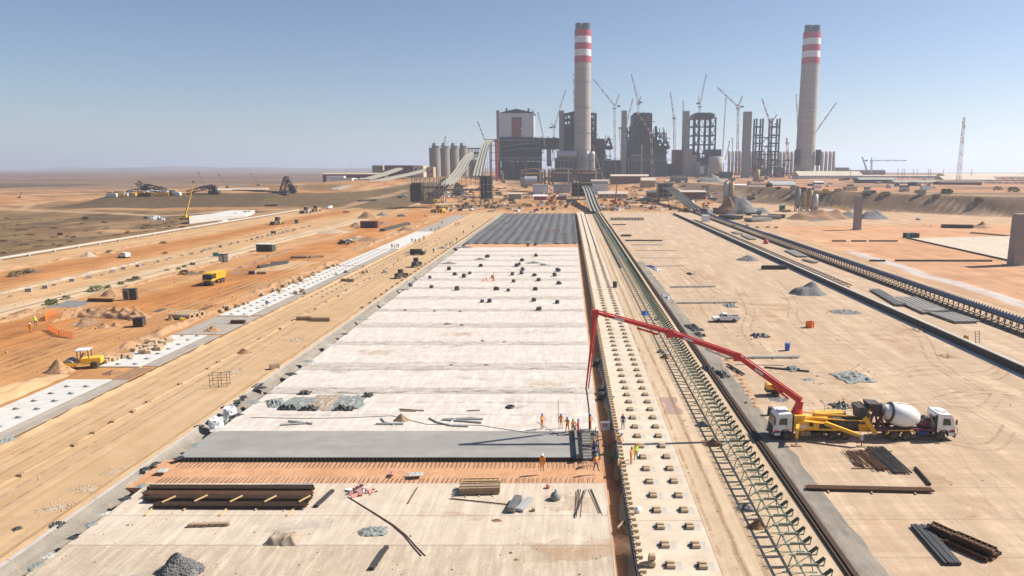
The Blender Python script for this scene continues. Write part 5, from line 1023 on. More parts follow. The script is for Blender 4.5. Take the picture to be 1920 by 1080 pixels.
for i, (x, y, w_, h_, mm, lab) in enumerate(((1518, 553, 72, 18, 'gravel', 'neat grey gravel heap on the sandy yard'), (1405, 489, 46, 9, 'gravel', 'smaller grey gravel heap farther up the yard'), (1590, 588, 70, 2.0, 'gravel', 'flattened grey gravel patch on the yard'), (1462, 752, 44, 2, 'gravel', 'thin spread of grey gravel beside the compressor'), (1400, 757, 14, 4, 'brown_dirt', 'red soil clod beside the gravel spread'))): heap('gravel_heap', lab, x, y, w_, h_, mm, 'gravel heap', 400 + i, .8, 90, ridge=.3 if i == 0 else 0, sharp=.9)
for i in range(16):
    f_ = i / 15; heap('red_soil', 'low red soil ridge along the membrane strip', 1350 + 72 * f_ + rnd.uniform(-4, 4), 655 + 110 * f_, 22, 3, 'dirt', 'soil', 420 + i, .9, 20, 'red soil ridge along the membrane')
t = T('black_box', 'long black wrapped box on the far sandy yard', 'box', tuple(G(1451, 505))); MB().bb(-3.6, 3.6, -.6, .6, 0, 1.0).build('box', M['black'], t); MB().bb(-3.3, 3.5, -.4, .7, 1.0, 1.15).build('lid', M['black_sheet'], t)
t = T('pipe_rack', 'row of dark upright pipe stubs on the far yard', 'pipes', tuple(G(1176, 413)))
for i in range(22): MB().tube((-9 + i * .85, rnd.uniform(-.6, .6), 0), (-9 + i * .85, 0, 1.5), .32, 8).build('pipe', M['pipe_black'], t)
# right foreground stack of rusty steel forms
t = T('form_pile', 'stack of rusty brown steel wall forms in the near right corner', 'formwork stack', tuple(G(1800, 1020)), R(-57))
for i in range(4): MB().bb(-2.7 + rnd.uniform(-.1, .1), 2.6, .55 + i * .16, .69 + i * .16, 0, .16 + .05 * (i % 2)).build('form_beam', M['darkrust'], t)
def form(x, y, z, rz=0, L=3.2, wd=.75, m_='wood_brown'):
    o = T('form_panel', '', '', (x, y, z), rz); del o['label'], o['category']; o.parent = t
    MB().bb(-L / 2, L / 2, -wd / 2, wd / 2, 0, .06).build('plate', M[m_], o)
    for s_ in (-1, 1): MB().bb(-L / 2, L / 2, s_ * wd / 2 - .04, s_ * wd / 2 + .04, .0, .2).build('flange', M['rust'], o)
    for k in range(7): MB().bb(-L / 2 + L * (k + .5) / 7 - .03, -L / 2 + L * (k + .5) / 7 + .03, -wd / 2, wd / 2, .06, .17).build('rib', M['darkrust'], o)
for i, (x, y, z, rz, L) in enumerate(((-1.0, .1, .0, 0, 3.2), (-1.1, .15, .24, .05, 3.0), (-1.2, .1, .48, -.04, 2.8), (1.0, -.15, .0, .03, 3.4), (1.0, -.1, .24, 0, 3.2), (1.1, -.1, .48, .04, 3.2), (1.15, -.2, .72, .02, 3.0), (.9, -.75, .0, .03, 3.4), (.95, -.7, .24, .02, 3.2), (-1.2, -.5, 0, .1, 2.4))): form(x, y, z, rz, L)
t2 = bars('steel_channel_row', 'channel', 'four long dark steel channels left of the rusty form stack', 1722, 988, 1788, 1062, 5, .11, .26, 'dark_steel', 'channels', None, .05, 1, .1, 500, True)
# strip beside the right conveyor
lf = T('ladder_frame', 'long row of grey steel ladder frames on the black wall', 'steel frame'); 
for x in (68.3, 70.2): MB().bar((x, 178, .5), (x, 395, .5), .18, .3).build('rail', M['steel'], lf)
a = MB().bar((68.3, 0, .6), (70.2, 0, .6), .25, .2).mesh('rung', M['old_timber']); y = 179
while y < 395: link('rung', a, lf, (0, y, 0)); y += 2.6
for i, (x0, y0, x1, y1, n_, lab) in enumerate(((1640, 545, 1690, 575, 5, 'loose pile of grey beams by the blue conveyor, farthest'), (1690, 560, 1760, 590, 12, 'wide raft of grey steel beams beside the blue conveyor, farther'), (1745, 583, 1815, 607, 10, 'wide raft of grey steel beams beside the blue conveyor, nearer'), (1480, 471, 1505, 483, 7, 'flat grey steel stack by the far belt conveyor'), (1376, 436, 1388, 440, 6, 'small grey stack by the far belt, left'), (1395, 442, 1412, 450, 6, 'small grey stack by the far belt, right'), (1508, 488, 1530, 494, 4, 'thin grey stack by the belt'))):
    bars('beam_raft', 'beam', lab, x0, y0, x1, y1, n_, .15, .52, 'hut_concrete' if i else 'steel', 'beams', None, .2, 1, .05, 520 + i, True, 3)
o = MB().lathe([(.2, 0), (.9, .1), (1.0, .9), (.6, 1.6), (.1, 1.7)], 12).build('red_spool', M['crane_red'], None, tuple(G(1436, 457))); tag(o, 'dark red cable spool beside the far belt conveyor', 'spool')
o = MB().bb(-2, 2, -1.5, 1.5, 0, 3.4).build('white_cube', M['cab_white'], None, tuple(G(1323, 415))); tag(o, 'white cube shaped cabin on the far conveyor strip', 'cabin')
t = T('stepladder', 'small dark steel ladder frame by the black wall', 'ladder', tuple(G(1833, 643)))
for x in (-.35, .35): MB().bar((x, 0, 0), (x, .5, 2.0), .07).build('rail', M['dark_steel'], t)
for k in range(5): MB().bar((-.35, .1 * k, .3 + k * .38), (.35, .1 * k, .3 + k * .38), .05).build('rung', M['dark_steel'], t)
o = MB().prism([(-.5, 0), (.5, 0), (.25, 1.1), (-.1, 1.1)], -.3, .3).build('orange_hopper', M['yellow'], None, tuple(G(1810, 640))); tag(o, 'small orange tipping bucket by the black wall', 'bucket')
for i, (x, y, lab) in enumerate(((1720, 619, 'grey wooden offcuts at the foot of the black wall'), (1775, 668, 'dark pole lying at the foot of the black wall'), (1570, 535, 'small dark scrap beside the black wall'))): sheet('offcut', lab, x, y, 30, 8, 'old_timber', 'offcut', 540 + i, .3, .4)
# two tall concrete pillars and the pads
for i, (x, yb_, yt, wpx, lab) in enumerate(((1606.5, 431, 367, 12, 'tall lone concrete pillar on the orange pad, farther'), (1905, 497, 401, 23, 'tall concrete pillar at the right edge, nearer'))):
    p = G(x, yb_); k = ppm(p.y); w_ = wpx / k; h_ = W(x, yt, p.y).z; t = T('concrete_pillar', lab, 'pillar', tuple(p))
    MB().box((0, 0, h_ / 2), (w_, w_ * .9, h_), 0, .93).build('shaft', M['block' if 0 else 'hut_concrete'], t); MB().bb(-w_ * .75, w_ * .75, -w_ * .7, w_ * .7, 0, .15).build('footing', M['concrete'], t)
o = MB(); P_ = [G(*q) for q in ((1703, 447), (1905, 443), (2150, 500), (1898, 490))]; o.prism([(p.x, p.y) for p in P_][::-1], -.3, .1, 'z'); struct('concrete_pad', o, M['slab_near'])
bars('pad_kerb', 'beam', 'dark kerb beam along the left edge of the grey pad', 1700, 447, 1897, 491, 1, .25, .1, 'bucket_dark', 'kerb', None, 0, 1, 0, 1, True)
for i, (x0, x1, y) in enumerate(((1560, 1586, 453), (1596, 1624, 453), (1630, 1683, 453), (1630, 1660, 490), (1678, 1860, 490))): bars('black_roll', 'roll', 'long black sausage roll on the orange pad, %s' % ('left one', 'middle one', 'right one', 'short one lower', 'longest one')[i], x0, y, x1, y + (0 if i < 3 else .5), 1, .32, .1, 'black_sheet', 'roll', 'black rolls on the orange pad', 0, 1, 0, i)
t = T('barrel_group', 'cluster of dark green portable toilets on the pad corner', 'toilets', tuple(G(1711, 446)))
for i in range(6): a = MB(); a.box((-1.9 + (i % 3) * 1.9 - .6 * (i // 3), (i // 3) * 1.6, 1.0), (1.3, 1.2, 2.0)); o = a.build('cabin', M['bluegreen' if i < 1 else 'bucket_dark'], t); 
for i, (x, y) in enumerate(((1733, 424), (1745, 426), (1765, 428), (1772, 427))): o = MB().lathe([(.3, 0), (.3, .05), (.15, .06), (.06, 1.5), (.01, 1.55)], 8).build('traffic_cone', M['orange_plastic'], None, tuple(G(x, y))); tag(o, 'orange marker post by the black pipe stack', 'marker', 'orange markers on the far pad')
bars('pipe_stack', 'pipe', 'stack of black pipes behind the orange pad', 1765, 427, 1824, 428, 4, .4, .75, 'pipe_black', 'pipes', None, .1, 2, .05, 560)
heap('sand_heap', 'pointed brown sand heap behind the pad at the right', 1847, 428, 44, 12, 'dirt', 'sand heap', 561, .8); bars('timber_row', 'timber', 'dark timbers beside the pad at the right', 1820, 437, 1890, 443, 3, .25, .7, 'old_timber', 'timber', None, 0, 1, .3, 562)
# ---------------------------------------------------------------- the power station on the rise
def chim_mat():
    m, n, b = base_nodes('chimney_concrete'); tc = n.nodes.new('ShaderNodeTexCoord').outputs['Object']
    f = nz(n, mapping(n, tc, (.004, .004, .16)), 1, 6, .75); g = nz(n, mapping(n, tc, (.25, .25, .004)), 1, 5, .6)
    c = ramp(n, f, [(.30, (.30, .265, .23)), (.5, (.38, .34, .30)), (.7, (.45, .41, .36))]); c = mixc(n, 1, c, ramp(n, g, [(.3, (.85,) * 3), (.6, (1, 1, 1))]), 'MULTIPLY')
    n.links.new(c, b.inputs['Base Color']); b.inputs['Roughness'].default_value = .9; M['chimney'] = m
chim_mat()
def chimney(label, xc, xt, yt, yb, wt, wb, Y):
    b0, t0 = W(xc, yb, Y), W(xt, yt, Y); k = ppm(Y); zb = zt(b0.x, Y) - 4; t = T('chimney', label, 'chimney', (b0.x, Y, zb)); hh = t0.z - zb; r0, r1 = wb / k / 2, wt / k / 2
    MB().lathe([(r0 + (r1 - r0) * i / 40, hh * i / 40) for i in range(41)], 48).build('shaft', M['chimney'], t, smooth=True)
    zs = hh * (1 - .208)
    for i in range(5):
        z0, z1 = zs + (hh - zs) * i / 5, zs + (hh - zs) * (i + 1) / 5 - .02; rr = r0 + (r1 - r0) * z0 / hh + .18
        MB().lathe([(rr, z0), (r0 + (r1 - r0) * z1 / hh + .18, z1)], 48).build('painted_band', M['stack_red' if i % 2 == 0 else 'stack_white'], t)
    for sx in (-1, 1): MB().lathe([(r1 * .46, 0), (r1 * .46, 9.5), (r1 * .40, 9.6), (r1 * .40, 9)], 20, (sx * r1 * .46, 0, hh)).build('flue', M['flue'], t)
    MB().box((r0 * -.5, -r0 * .80, 9), (4, 4, 14)).build('duct_opening', M['plant_steel'], t)
    for i in range(1, 5): MB().lathe([(r0 + (r1 - r0) * i / 5 + .45, hh * i / 6 - .3), (r0 + (r1 - r0) * i / 5 + .45, hh * i / 6 + .3)], 48).build('ring_platform', M['steel'], t)
    return t
chimney('tall concrete chimney with red and white bands, left one between the boiler houses', 1092, 1093.5, 57, 322, 29.5, 31.5, 1060)
c2 = chimney('tall concrete chimney with red and white bands, right one above the tan roofs', 1508, 1524.5, 61, 327, 30.5, 35.5, 1040)
for sx in (-1, 1): MB().bb(sx * 15 - 2.5, sx * 15 + 2.5, -14, -6, 22, 44).build('scaffold_box', M['plant_steel'], c2)
YB = 1100
def bx(t, name, x0, y0, x1, y1, m_, dpt=30, Y=None, off=0, **kw):    # box part standing on plane Y, measured in the photograph
    Y = Y or YB; a0, a1 = W(x0, (y0 + y1) / 2, Y), W(x1, (y0 + y1) / 2, Y); tz, bz = W((x0 + x1) / 2, y0, Y).z, W((x0 + x1) / 2, y1, Y).z
    l = t.location; return MB().bb(a0.x - l.x, a1.x - l.x, Y + off - l.y, Y + off + dpt - l.y, bz - l.z, tz - l.z).build(name, M[m_], t, **kw)
def steel_frame(t, name, x0, y0, x1, y1, nx, ny, m_='plant_steel', dpt=30, Y=None, tk=1.6, brace=True, floors=False):
    Y = Y or YB; A, B = W(x0, y1, Y), W(x1, y0, Y); l = t.location; nd = 2; a = MB(); c_ = MB(); f_ = MB()
    X_ = lambda i: A.x + (B.x - A.x) * i / nx - l.x
    Z_ = lambda j: A.z + (B.z - A.z) * j / ny - l.z
    for i in range(nx + 1):
        for d in (0, dpt): MB().bar((X_(i), Y - l.y + d, Z_(0)), (X_(i), Y - l.y + d, Z_(ny)), tk, tk).build('column', M[m_], t)
    for j in range(1, ny + 1):
        for d in (0, dpt): a.bar((X_(0), Y - l.y + d, Z_(j)), (X_(nx), Y - l.y + d, Z_(j)), tk, tk * .8)
        for i in range(nx + 1): a.bar((X_(i), Y - l.y, Z_(j)), (X_(i), Y - l.y + dpt, Z_(j)), tk * .8, tk * .8)
        if floors: f_.bb(X_(0), X_(nx), Y - l.y + 1, Y - l.y + dpt - 1, Z_(j) - .6, Z_(j) - .2)
    if brace:
        for j in range(ny):
            for i in range(nx):
                mx_ = (X_(i) + X_(i + 1)) / 2
                c_.bar((X_(i), Y - l.y, Z_(j)), (mx_, Y - l.y, Z_(j + 1)), tk * .5); c_.bar((X_(i + 1), Y - l.y, Z_(j)), (mx_, Y - l.y, Z_(j + 1)), tk * .5)
        c_.build('bracing', M[m_], t)
    a.build('beams', M[m_], t)
    if floors: f_.build('floor_deck', M[m_], t)
def unit(name, label, cat, xb, Y=None):
    p = W(xb, 325, Y or YB); return T(name, label, cat, (p.x, Y or YB, zt(p.x, Y or YB) - 3))
def busy(t, x0, y0, x1, y1, n_, Y=None, seed=1, mats=('plant_steel', 'plant_steel', 'cladding_grey', 'dark_steel', 'rust', 'plant_steel')):
    """pipes, ducts, platforms and small plant fixed to the face of a steel block, one mesh per tone"""
    Y = Y or YB; q = random.Random(seed); l = t.location; ms = [MB() for _ in mats]
    for i in range(n_):
        x, y = q.uniform(x0, x1), q.uniform(y0, y1); p = W(x, y, Y) - l; k = q.randrange(len(mats)); d = -q.uniform(.3, 5); ty = q.random()
        if ty < .4: ms[k].box((p.x, d, p.z), (q.uniform(.5, 1.2), 1, q.uniform(4, 16)))
        elif ty < .8: ms[k].box((p.x, d, p.z), (q.uniform(4, 16), 1.2, q.uniform(.5, 1.1)))
        else: ms[k].box((p.x, d, p.z), (q.uniform(1.5, 5), 2, q.uniform(1.5, 5)))
    for mb_, mm in zip(ms, mats):
        if mb_.v: stuff('pipework', mb_, M[mm], t)
# unit one: white clad boiler house
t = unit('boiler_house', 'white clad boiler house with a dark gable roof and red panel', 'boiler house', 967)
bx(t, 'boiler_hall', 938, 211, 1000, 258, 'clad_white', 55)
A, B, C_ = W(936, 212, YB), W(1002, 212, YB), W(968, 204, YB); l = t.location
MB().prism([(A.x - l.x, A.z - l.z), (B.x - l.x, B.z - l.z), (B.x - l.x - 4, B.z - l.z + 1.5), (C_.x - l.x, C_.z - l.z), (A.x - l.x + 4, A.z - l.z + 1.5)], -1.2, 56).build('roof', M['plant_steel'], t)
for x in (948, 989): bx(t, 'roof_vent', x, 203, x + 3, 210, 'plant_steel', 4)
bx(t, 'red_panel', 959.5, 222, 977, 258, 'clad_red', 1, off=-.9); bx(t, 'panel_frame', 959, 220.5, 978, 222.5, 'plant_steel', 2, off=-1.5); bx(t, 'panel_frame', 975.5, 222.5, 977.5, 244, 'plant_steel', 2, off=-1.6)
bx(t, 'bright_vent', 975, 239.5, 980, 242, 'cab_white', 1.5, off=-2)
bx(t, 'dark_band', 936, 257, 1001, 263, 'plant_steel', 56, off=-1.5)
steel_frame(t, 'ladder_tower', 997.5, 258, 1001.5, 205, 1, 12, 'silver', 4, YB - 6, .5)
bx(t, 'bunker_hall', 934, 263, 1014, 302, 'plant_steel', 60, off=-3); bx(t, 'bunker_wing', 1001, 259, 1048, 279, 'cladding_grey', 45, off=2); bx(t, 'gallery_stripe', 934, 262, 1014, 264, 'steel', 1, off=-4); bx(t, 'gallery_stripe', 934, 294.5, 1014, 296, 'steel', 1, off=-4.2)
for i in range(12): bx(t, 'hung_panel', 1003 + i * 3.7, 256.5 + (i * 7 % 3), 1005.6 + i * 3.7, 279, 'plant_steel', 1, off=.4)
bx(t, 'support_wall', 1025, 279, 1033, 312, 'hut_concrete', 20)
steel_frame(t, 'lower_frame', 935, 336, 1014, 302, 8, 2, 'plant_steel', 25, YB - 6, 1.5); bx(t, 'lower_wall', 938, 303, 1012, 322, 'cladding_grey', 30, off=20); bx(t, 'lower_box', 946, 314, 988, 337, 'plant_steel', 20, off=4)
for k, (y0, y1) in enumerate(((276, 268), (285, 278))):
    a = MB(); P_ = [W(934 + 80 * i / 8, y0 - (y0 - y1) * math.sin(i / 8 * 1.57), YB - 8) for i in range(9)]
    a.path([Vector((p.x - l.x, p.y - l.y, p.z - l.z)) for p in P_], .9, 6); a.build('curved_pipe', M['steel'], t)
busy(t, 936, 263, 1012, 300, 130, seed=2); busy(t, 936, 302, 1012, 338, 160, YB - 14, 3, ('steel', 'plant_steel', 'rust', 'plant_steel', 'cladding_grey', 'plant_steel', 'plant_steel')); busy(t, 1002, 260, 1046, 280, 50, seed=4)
def stair_tower(label, x0, x1, yt, yb, Y=None, lean=0):
    Y = Y or YB; p = W((x0 + x1) / 2, yb, Y); q = W((x0 + x1) / 2, yt, Y); wd = (x1 - x0) / ppm(Y); z0 = zt(p.x, Y) - 5; t_ = T('stair_tower', label, 'tower', (p.x, Y - 4, z0)); h_ = q.z - z0
    MB().bb(-wd / 2, wd / 2, 0, wd * 1.1, 0, h_).build('shaft', M['concrete' if 0 else 'hut_concrete'], t_); MB().bb(-wd / 2 - .2, wd / 2 + .2, -.2, wd * 1.1 + .2, h_, h_ + 1.2).build('cap', M['hut_concrete'], t_)
    for k in range(1, 8): MB().bb(-wd / 2 - .06, wd / 2 + .06, -.06, .2, h_ * k / 8, h_ * k / 8 + .4).build('cast_joint', M['steel'], t_)
for a in ((933, 939, 209, 338, 'slim grey concrete tower at the left of the white boiler house'), (1048.5, 1057.5, 209, 325, 'grey concrete tower at the left of the chimney'), (1164, 1173.5, 209, 330, 'grey concrete tower at the left of the dark boiler block'), (1278, 1289, 210, 325, 'grey concrete tower at the left of the open steel frame'), (1391, 1404, 211, 330, 'freestanding grey concrete tower left of the short steel columns')): stair_tower(a[4], *a[:4])
# unit two, behind the left chimney
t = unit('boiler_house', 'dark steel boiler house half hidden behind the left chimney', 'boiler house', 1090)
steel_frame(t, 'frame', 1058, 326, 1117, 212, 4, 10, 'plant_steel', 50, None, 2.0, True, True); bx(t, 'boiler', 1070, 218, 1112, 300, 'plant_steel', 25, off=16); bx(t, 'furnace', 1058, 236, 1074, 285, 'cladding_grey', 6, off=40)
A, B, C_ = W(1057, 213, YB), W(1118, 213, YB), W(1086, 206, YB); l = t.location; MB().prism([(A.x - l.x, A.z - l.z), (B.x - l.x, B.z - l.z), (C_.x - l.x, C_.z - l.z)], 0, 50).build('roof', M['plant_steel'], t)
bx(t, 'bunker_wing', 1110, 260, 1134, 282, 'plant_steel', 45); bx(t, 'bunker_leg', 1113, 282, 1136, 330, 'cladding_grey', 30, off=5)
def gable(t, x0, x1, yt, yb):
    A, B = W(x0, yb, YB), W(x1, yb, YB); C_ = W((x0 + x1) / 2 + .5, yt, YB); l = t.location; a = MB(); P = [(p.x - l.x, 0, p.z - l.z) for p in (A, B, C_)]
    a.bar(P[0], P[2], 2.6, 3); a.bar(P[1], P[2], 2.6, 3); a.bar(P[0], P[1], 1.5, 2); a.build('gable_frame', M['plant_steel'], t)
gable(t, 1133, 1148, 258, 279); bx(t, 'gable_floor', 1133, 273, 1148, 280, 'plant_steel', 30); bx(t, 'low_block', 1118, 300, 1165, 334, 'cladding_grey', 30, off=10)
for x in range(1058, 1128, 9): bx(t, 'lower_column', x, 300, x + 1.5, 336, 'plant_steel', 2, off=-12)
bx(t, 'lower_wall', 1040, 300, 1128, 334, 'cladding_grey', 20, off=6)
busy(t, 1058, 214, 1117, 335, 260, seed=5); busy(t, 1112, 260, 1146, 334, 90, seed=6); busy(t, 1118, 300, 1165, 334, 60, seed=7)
t = unit('flue_duct', 'fat horizontal silver flue duct running into the left chimney', 'duct', 1065); l = t.location; A, B = W(1044, 289, 1050), W(1082, 289, 1050)
MB().tube((A.x - l.x, 1050 - l.y, A.z - l.z), (B.x - l.x, 1050 - l.y, B.z - l.z), 5.2, 20).build('duct', M['silver'], t); bx(t, 'filter_house', 1040, 296, 1082, 322, 'cladding_grey', 14, 1046)
for x in (1100, 1110): p = W(x, 300, 1040); MB().lathe([(4.5, -25), (4.5, 9), (3, 12)], 14, (p.x - l.x, 1040 - l.y, p.z - l.z)).build('silo', M['silver'], t)
for x in range(1042, 1112, 8): bx(t, 'duct_leg', x, 296, x + 1, 330, 'steel', 1.5, 1044)
# unit three: the dark block
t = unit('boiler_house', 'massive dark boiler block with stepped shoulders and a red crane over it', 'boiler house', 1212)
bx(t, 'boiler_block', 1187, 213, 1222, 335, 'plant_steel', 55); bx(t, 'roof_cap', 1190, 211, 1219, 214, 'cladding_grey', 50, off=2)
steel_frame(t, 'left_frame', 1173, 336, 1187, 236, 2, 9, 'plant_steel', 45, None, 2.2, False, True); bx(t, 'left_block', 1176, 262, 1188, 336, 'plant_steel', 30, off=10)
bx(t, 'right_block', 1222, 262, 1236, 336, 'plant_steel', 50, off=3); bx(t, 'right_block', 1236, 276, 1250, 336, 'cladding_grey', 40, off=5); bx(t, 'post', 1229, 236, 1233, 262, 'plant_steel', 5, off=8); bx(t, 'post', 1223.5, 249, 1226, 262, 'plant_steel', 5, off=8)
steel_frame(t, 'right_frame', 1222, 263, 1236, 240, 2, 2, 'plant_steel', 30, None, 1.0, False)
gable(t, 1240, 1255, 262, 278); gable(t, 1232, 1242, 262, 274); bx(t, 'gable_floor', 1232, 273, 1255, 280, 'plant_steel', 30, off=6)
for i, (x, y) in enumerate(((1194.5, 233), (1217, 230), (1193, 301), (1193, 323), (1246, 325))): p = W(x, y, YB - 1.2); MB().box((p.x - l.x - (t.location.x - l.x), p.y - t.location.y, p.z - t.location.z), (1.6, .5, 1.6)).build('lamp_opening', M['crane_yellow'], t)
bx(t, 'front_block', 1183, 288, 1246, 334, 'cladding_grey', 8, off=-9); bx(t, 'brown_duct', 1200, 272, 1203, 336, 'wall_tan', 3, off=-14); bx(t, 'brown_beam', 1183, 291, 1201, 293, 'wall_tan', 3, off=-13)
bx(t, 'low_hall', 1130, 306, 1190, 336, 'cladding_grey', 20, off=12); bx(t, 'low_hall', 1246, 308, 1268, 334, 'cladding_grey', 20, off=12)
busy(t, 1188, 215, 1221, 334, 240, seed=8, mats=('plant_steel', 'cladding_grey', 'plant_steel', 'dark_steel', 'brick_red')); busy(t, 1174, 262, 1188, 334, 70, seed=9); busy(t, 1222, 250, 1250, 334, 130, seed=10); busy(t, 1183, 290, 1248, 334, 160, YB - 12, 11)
# unit four: open frame
t = unit('steel_boiler_frame', 'tall open braced steel frame with a heavy dark top', 'steel frame', 1320)
steel_frame(t, 'frame', 1301, 288, 1310, 219, 1, 4, 'plant_steel', 40, None, 2.0); steel_frame(t, 'frame', 1331, 288, 1340, 219, 1, 4, 'plant_steel', 40, None, 2.0)
steel_frame(t, 'frame', 1310, 288, 1331, 219, 1, 4, 'plant_steel', 40, None, 1.3); bx(t, 'top_beam', 1302, 213, 1340, 222, 'plant_steel', 42, off=-1); bx(t, 'top_walk', 1306, 211, 1336, 212, 'steel', 30)
bx(t, 'left_leg', 1299, 286, 1312, 296, 'plant_steel', 40); bx(t, 'right_leg', 1328, 280, 1353, 303, 'plant_steel', 30, off=2); bx(t, 'core', 1308, 296, 1334, 330, 'plant_steel', 22, off=8)
for y in (220.5, 237, 255.5): bx(t, 'tie_beam', 1289, y, 1302, y + 1, 'steel', 2)
t = unit('concrete_hall', 'stepped bare concrete hall below the open steel frame', 'building', 1300)
for x0, x1, y0 in ((1283, 1290, 274), (1290, 1298, 279), (1298, 1306, 290), (1306, 1313, 303)): bx(t, 'wall_step', x0, y0, x1, 335, 'hut_concrete', 25, YB - 20)
for a in ((1312, 1320, 312, 326), (1328, 1337, 314, 328)): bx(t, 'white_door', a[0], a[2], a[1], a[3], 'clad_white', 2, YB - 34)
bx(t, 'wall', 1306, 309, 1328, 336, 'hut_concrete', 14, YB - 30); bx(t, 'tower_block', 1265, 282, 1284, 330, 'clad_red', 30, YB + 20)
busy(t, 1284, 290, 1350, 336, 130, YB - 36, 12)
t = unit('water_tank', 'squat pale concrete tank below the steel frame', 'tank', 1341, YB - 30); p = t.location; k = ppm(YB - 30); MB().lathe([(13 / k, 0), (13 / k, 24), (11 / k, 25)], 24, (0, 0, 8)).build('shell', M['concrete'], t, smooth=True)
# unit five: bare columns
t = unit('column_group', 'four bare steel columns tied by two levels of beams', 'steel frame', 1437)
steel_frame(t, 'frame', 1419, 330, 1426, 222, 1, 7, 'plant_steel', 14, None, 2.2, False); steel_frame(t, 'frame', 1448, 330, 1457, 222, 1, 7, 'plant_steel', 14, None, 2.2, False)
for y in (257, 273, 289): bx(t, 'tie_beam', 1419, y, 1457, y + 1.6, 'plant_steel', 6)
a = MB(); l = t.location
for y0, y1 in ((273, 258), (289, 274)):
    for x0, x1 in ((1427, 1437), (1447, 1437)): A, B = W(x0, y0, YB + 2), W(x1, y1, YB + 2); a.bar(tuple(A - l), tuple(B - l), .9)
a.build('bracing', M['plant_steel'], t); bx(t, 'tie_beam', 1405, 256.5, 1420, 257.6, 'steel', 2); bx(t, 'base_block', 1414, 316, 1446, 330, 'plant_steel', 12); bx(t, 'low_hall', 1455, 314, 1470, 334, 'cladding_grey', 12)
busy(t, 1408, 300, 1482, 334, 120, YB - 6, 13, ('steel', 'plant_steel', 'crane_red', 'cladding_grey'))
# rows of condenser columns
def col_row(xs, yt, yb, Y, label, grp, wpx=6.5, m_='wall_tan'):
    for i, x in enumerate(xs):
        p, q = W(x, yb, Y), W(x + (x - PX) * .0065 * 0, yt, Y); k = ppm(Y); z0 = zt(p.x, Y) - 3
        o = MB().lathe([(wpx / k / 2, 0), (wpx / k / 2, q.z - z0)], 14).build('condenser_column', M[m_], None, (p.x, Y, z0), smooth=True); tag(o, label, 'column', grp)
col_row([1532, 1540, 1547.5, 1555, 1562], 284, 322, 1250, 'round concrete column standing free right of the right chimney', 'free condenser columns right of the chimney', 5.6)
col_row([1462 + 7 * i for i in range(5)], 284, 326, 1250, 'round concrete column between the bare steel columns and the chimney', 'condenser columns left of the right chimney', 5.6)
col_row([1366 + 6.6 * i for i in range(14)], 283, 326, 1260, 'round concrete column behind the bare steel columns', 'condenser columns behind the steel columns', 5)
for k, (x0, x1, yt, lab, mm) in enumerate(((1262, 1278, 281, 'reddish scaffolded block behind the concrete tower', 'clad_red'), (1338, 1352, 281, 'dark scaffolded block right of the open steel frame', 'cladding_grey'))): t = unit('scaffold_block', lab, 'building', x0, 1180); bx(t, 'block', x0, yt, x1, 330, mm, 20, 1180); [bx(t, 'pole', x0 + i * 3, yt - 1, x0 + i * 3 + .5, 330, 'plant_steel', .6, 1179) for i in range(6)]
t = unit('pipe_bridge', 'long thin pipe bridge running across the front of the boiler houses', 'bridge', 1050, 1030)
for y in (297.5, 301): bx(t, 'chord', 934, y, 1262, y + .7, 'steel', 2, 1030)
for i in range(42): bx(t, 'upright', 934 + i * 7.8, 297.5, 934.5 + i * 7.8, 301.5, 'steel', 1, 1030)
for i in range(14): bx(t, 'bridge_leg', 938 + i * 24, 301.5, 939 + i * 24, 338, 'steel', 1.5, 1031)
t = unit('pipe_bridge', 'long thin pipe bridge left of the right chimney', 'bridge', 1400, 1030)
for y in (306, 309): bx(t, 'chord', 1352, y, 1486, y + .6, 'steel', 2, 1030)
for i in range(8): bx(t, 'bridge_leg', 1356 + i * 17, 309, 1357 + i * 17, 330, 'steel', 1.5, 1031)
# ---------------------------------------------------------------- cranes
def crane(name, label, Y, mast=None, jib=None, aframe=None, cw=None, cols=('crane_red', 'crane_white'), w_=2.2, cable=True, wt=1.0, thin=.34):
    base = mast[0] if mast else jib[0]; b_ = W(base[0], base[1], Y); t = T(name, label, 'crane', tuple(b_)); l = b_; V_ = lambda q: W(q[0], q[1], Y) - l; mats = [M[cols[0]], M[cols[1]]]
    def lat(pn, p, q, w0, w1=None, seq=(0, 1) * 4): a = MB(); a.lattice(V_(p), V_(q), w0, thin, w1, None, seq); a.build(pn, mats, t)
    if mast: lat('mast', mast[0], mast[1], w_, None, (0, 0, 1, 0, 1, 0, 1, 0)); MB().box(tuple(V_(mast[1])), (w_ * 2.2, w_ * 1.4, 2.2)).build('cab', M['crane_white'], t)
    if jib: lat('jib', jib[0], jib[1], w_ * .8, w_ * .4 * wt)
    if aframe: lat('a_frame', jib[0], aframe, w_ * .7, w_ * .3, (0, 0))
    if cable and aframe and jib: MB().bar(V_(jib[1]), V_(aframe), .16).build('pendant', M['steel'], t)
    if cw: MB().box(tuple(V_(cw)), (w_ * 2, 2.4, 2.4)).build('counterweight', M['steel'], t)
    if jib: q = V_(jib[1]); MB().bar(q, q - Vector((0, 0, 8)), .14).build('hook_line', M['steel'], t); MB().box(tuple(q), (1.8, 1.2, 1.4)).build('jib_head', M['steel'], t)
    return t
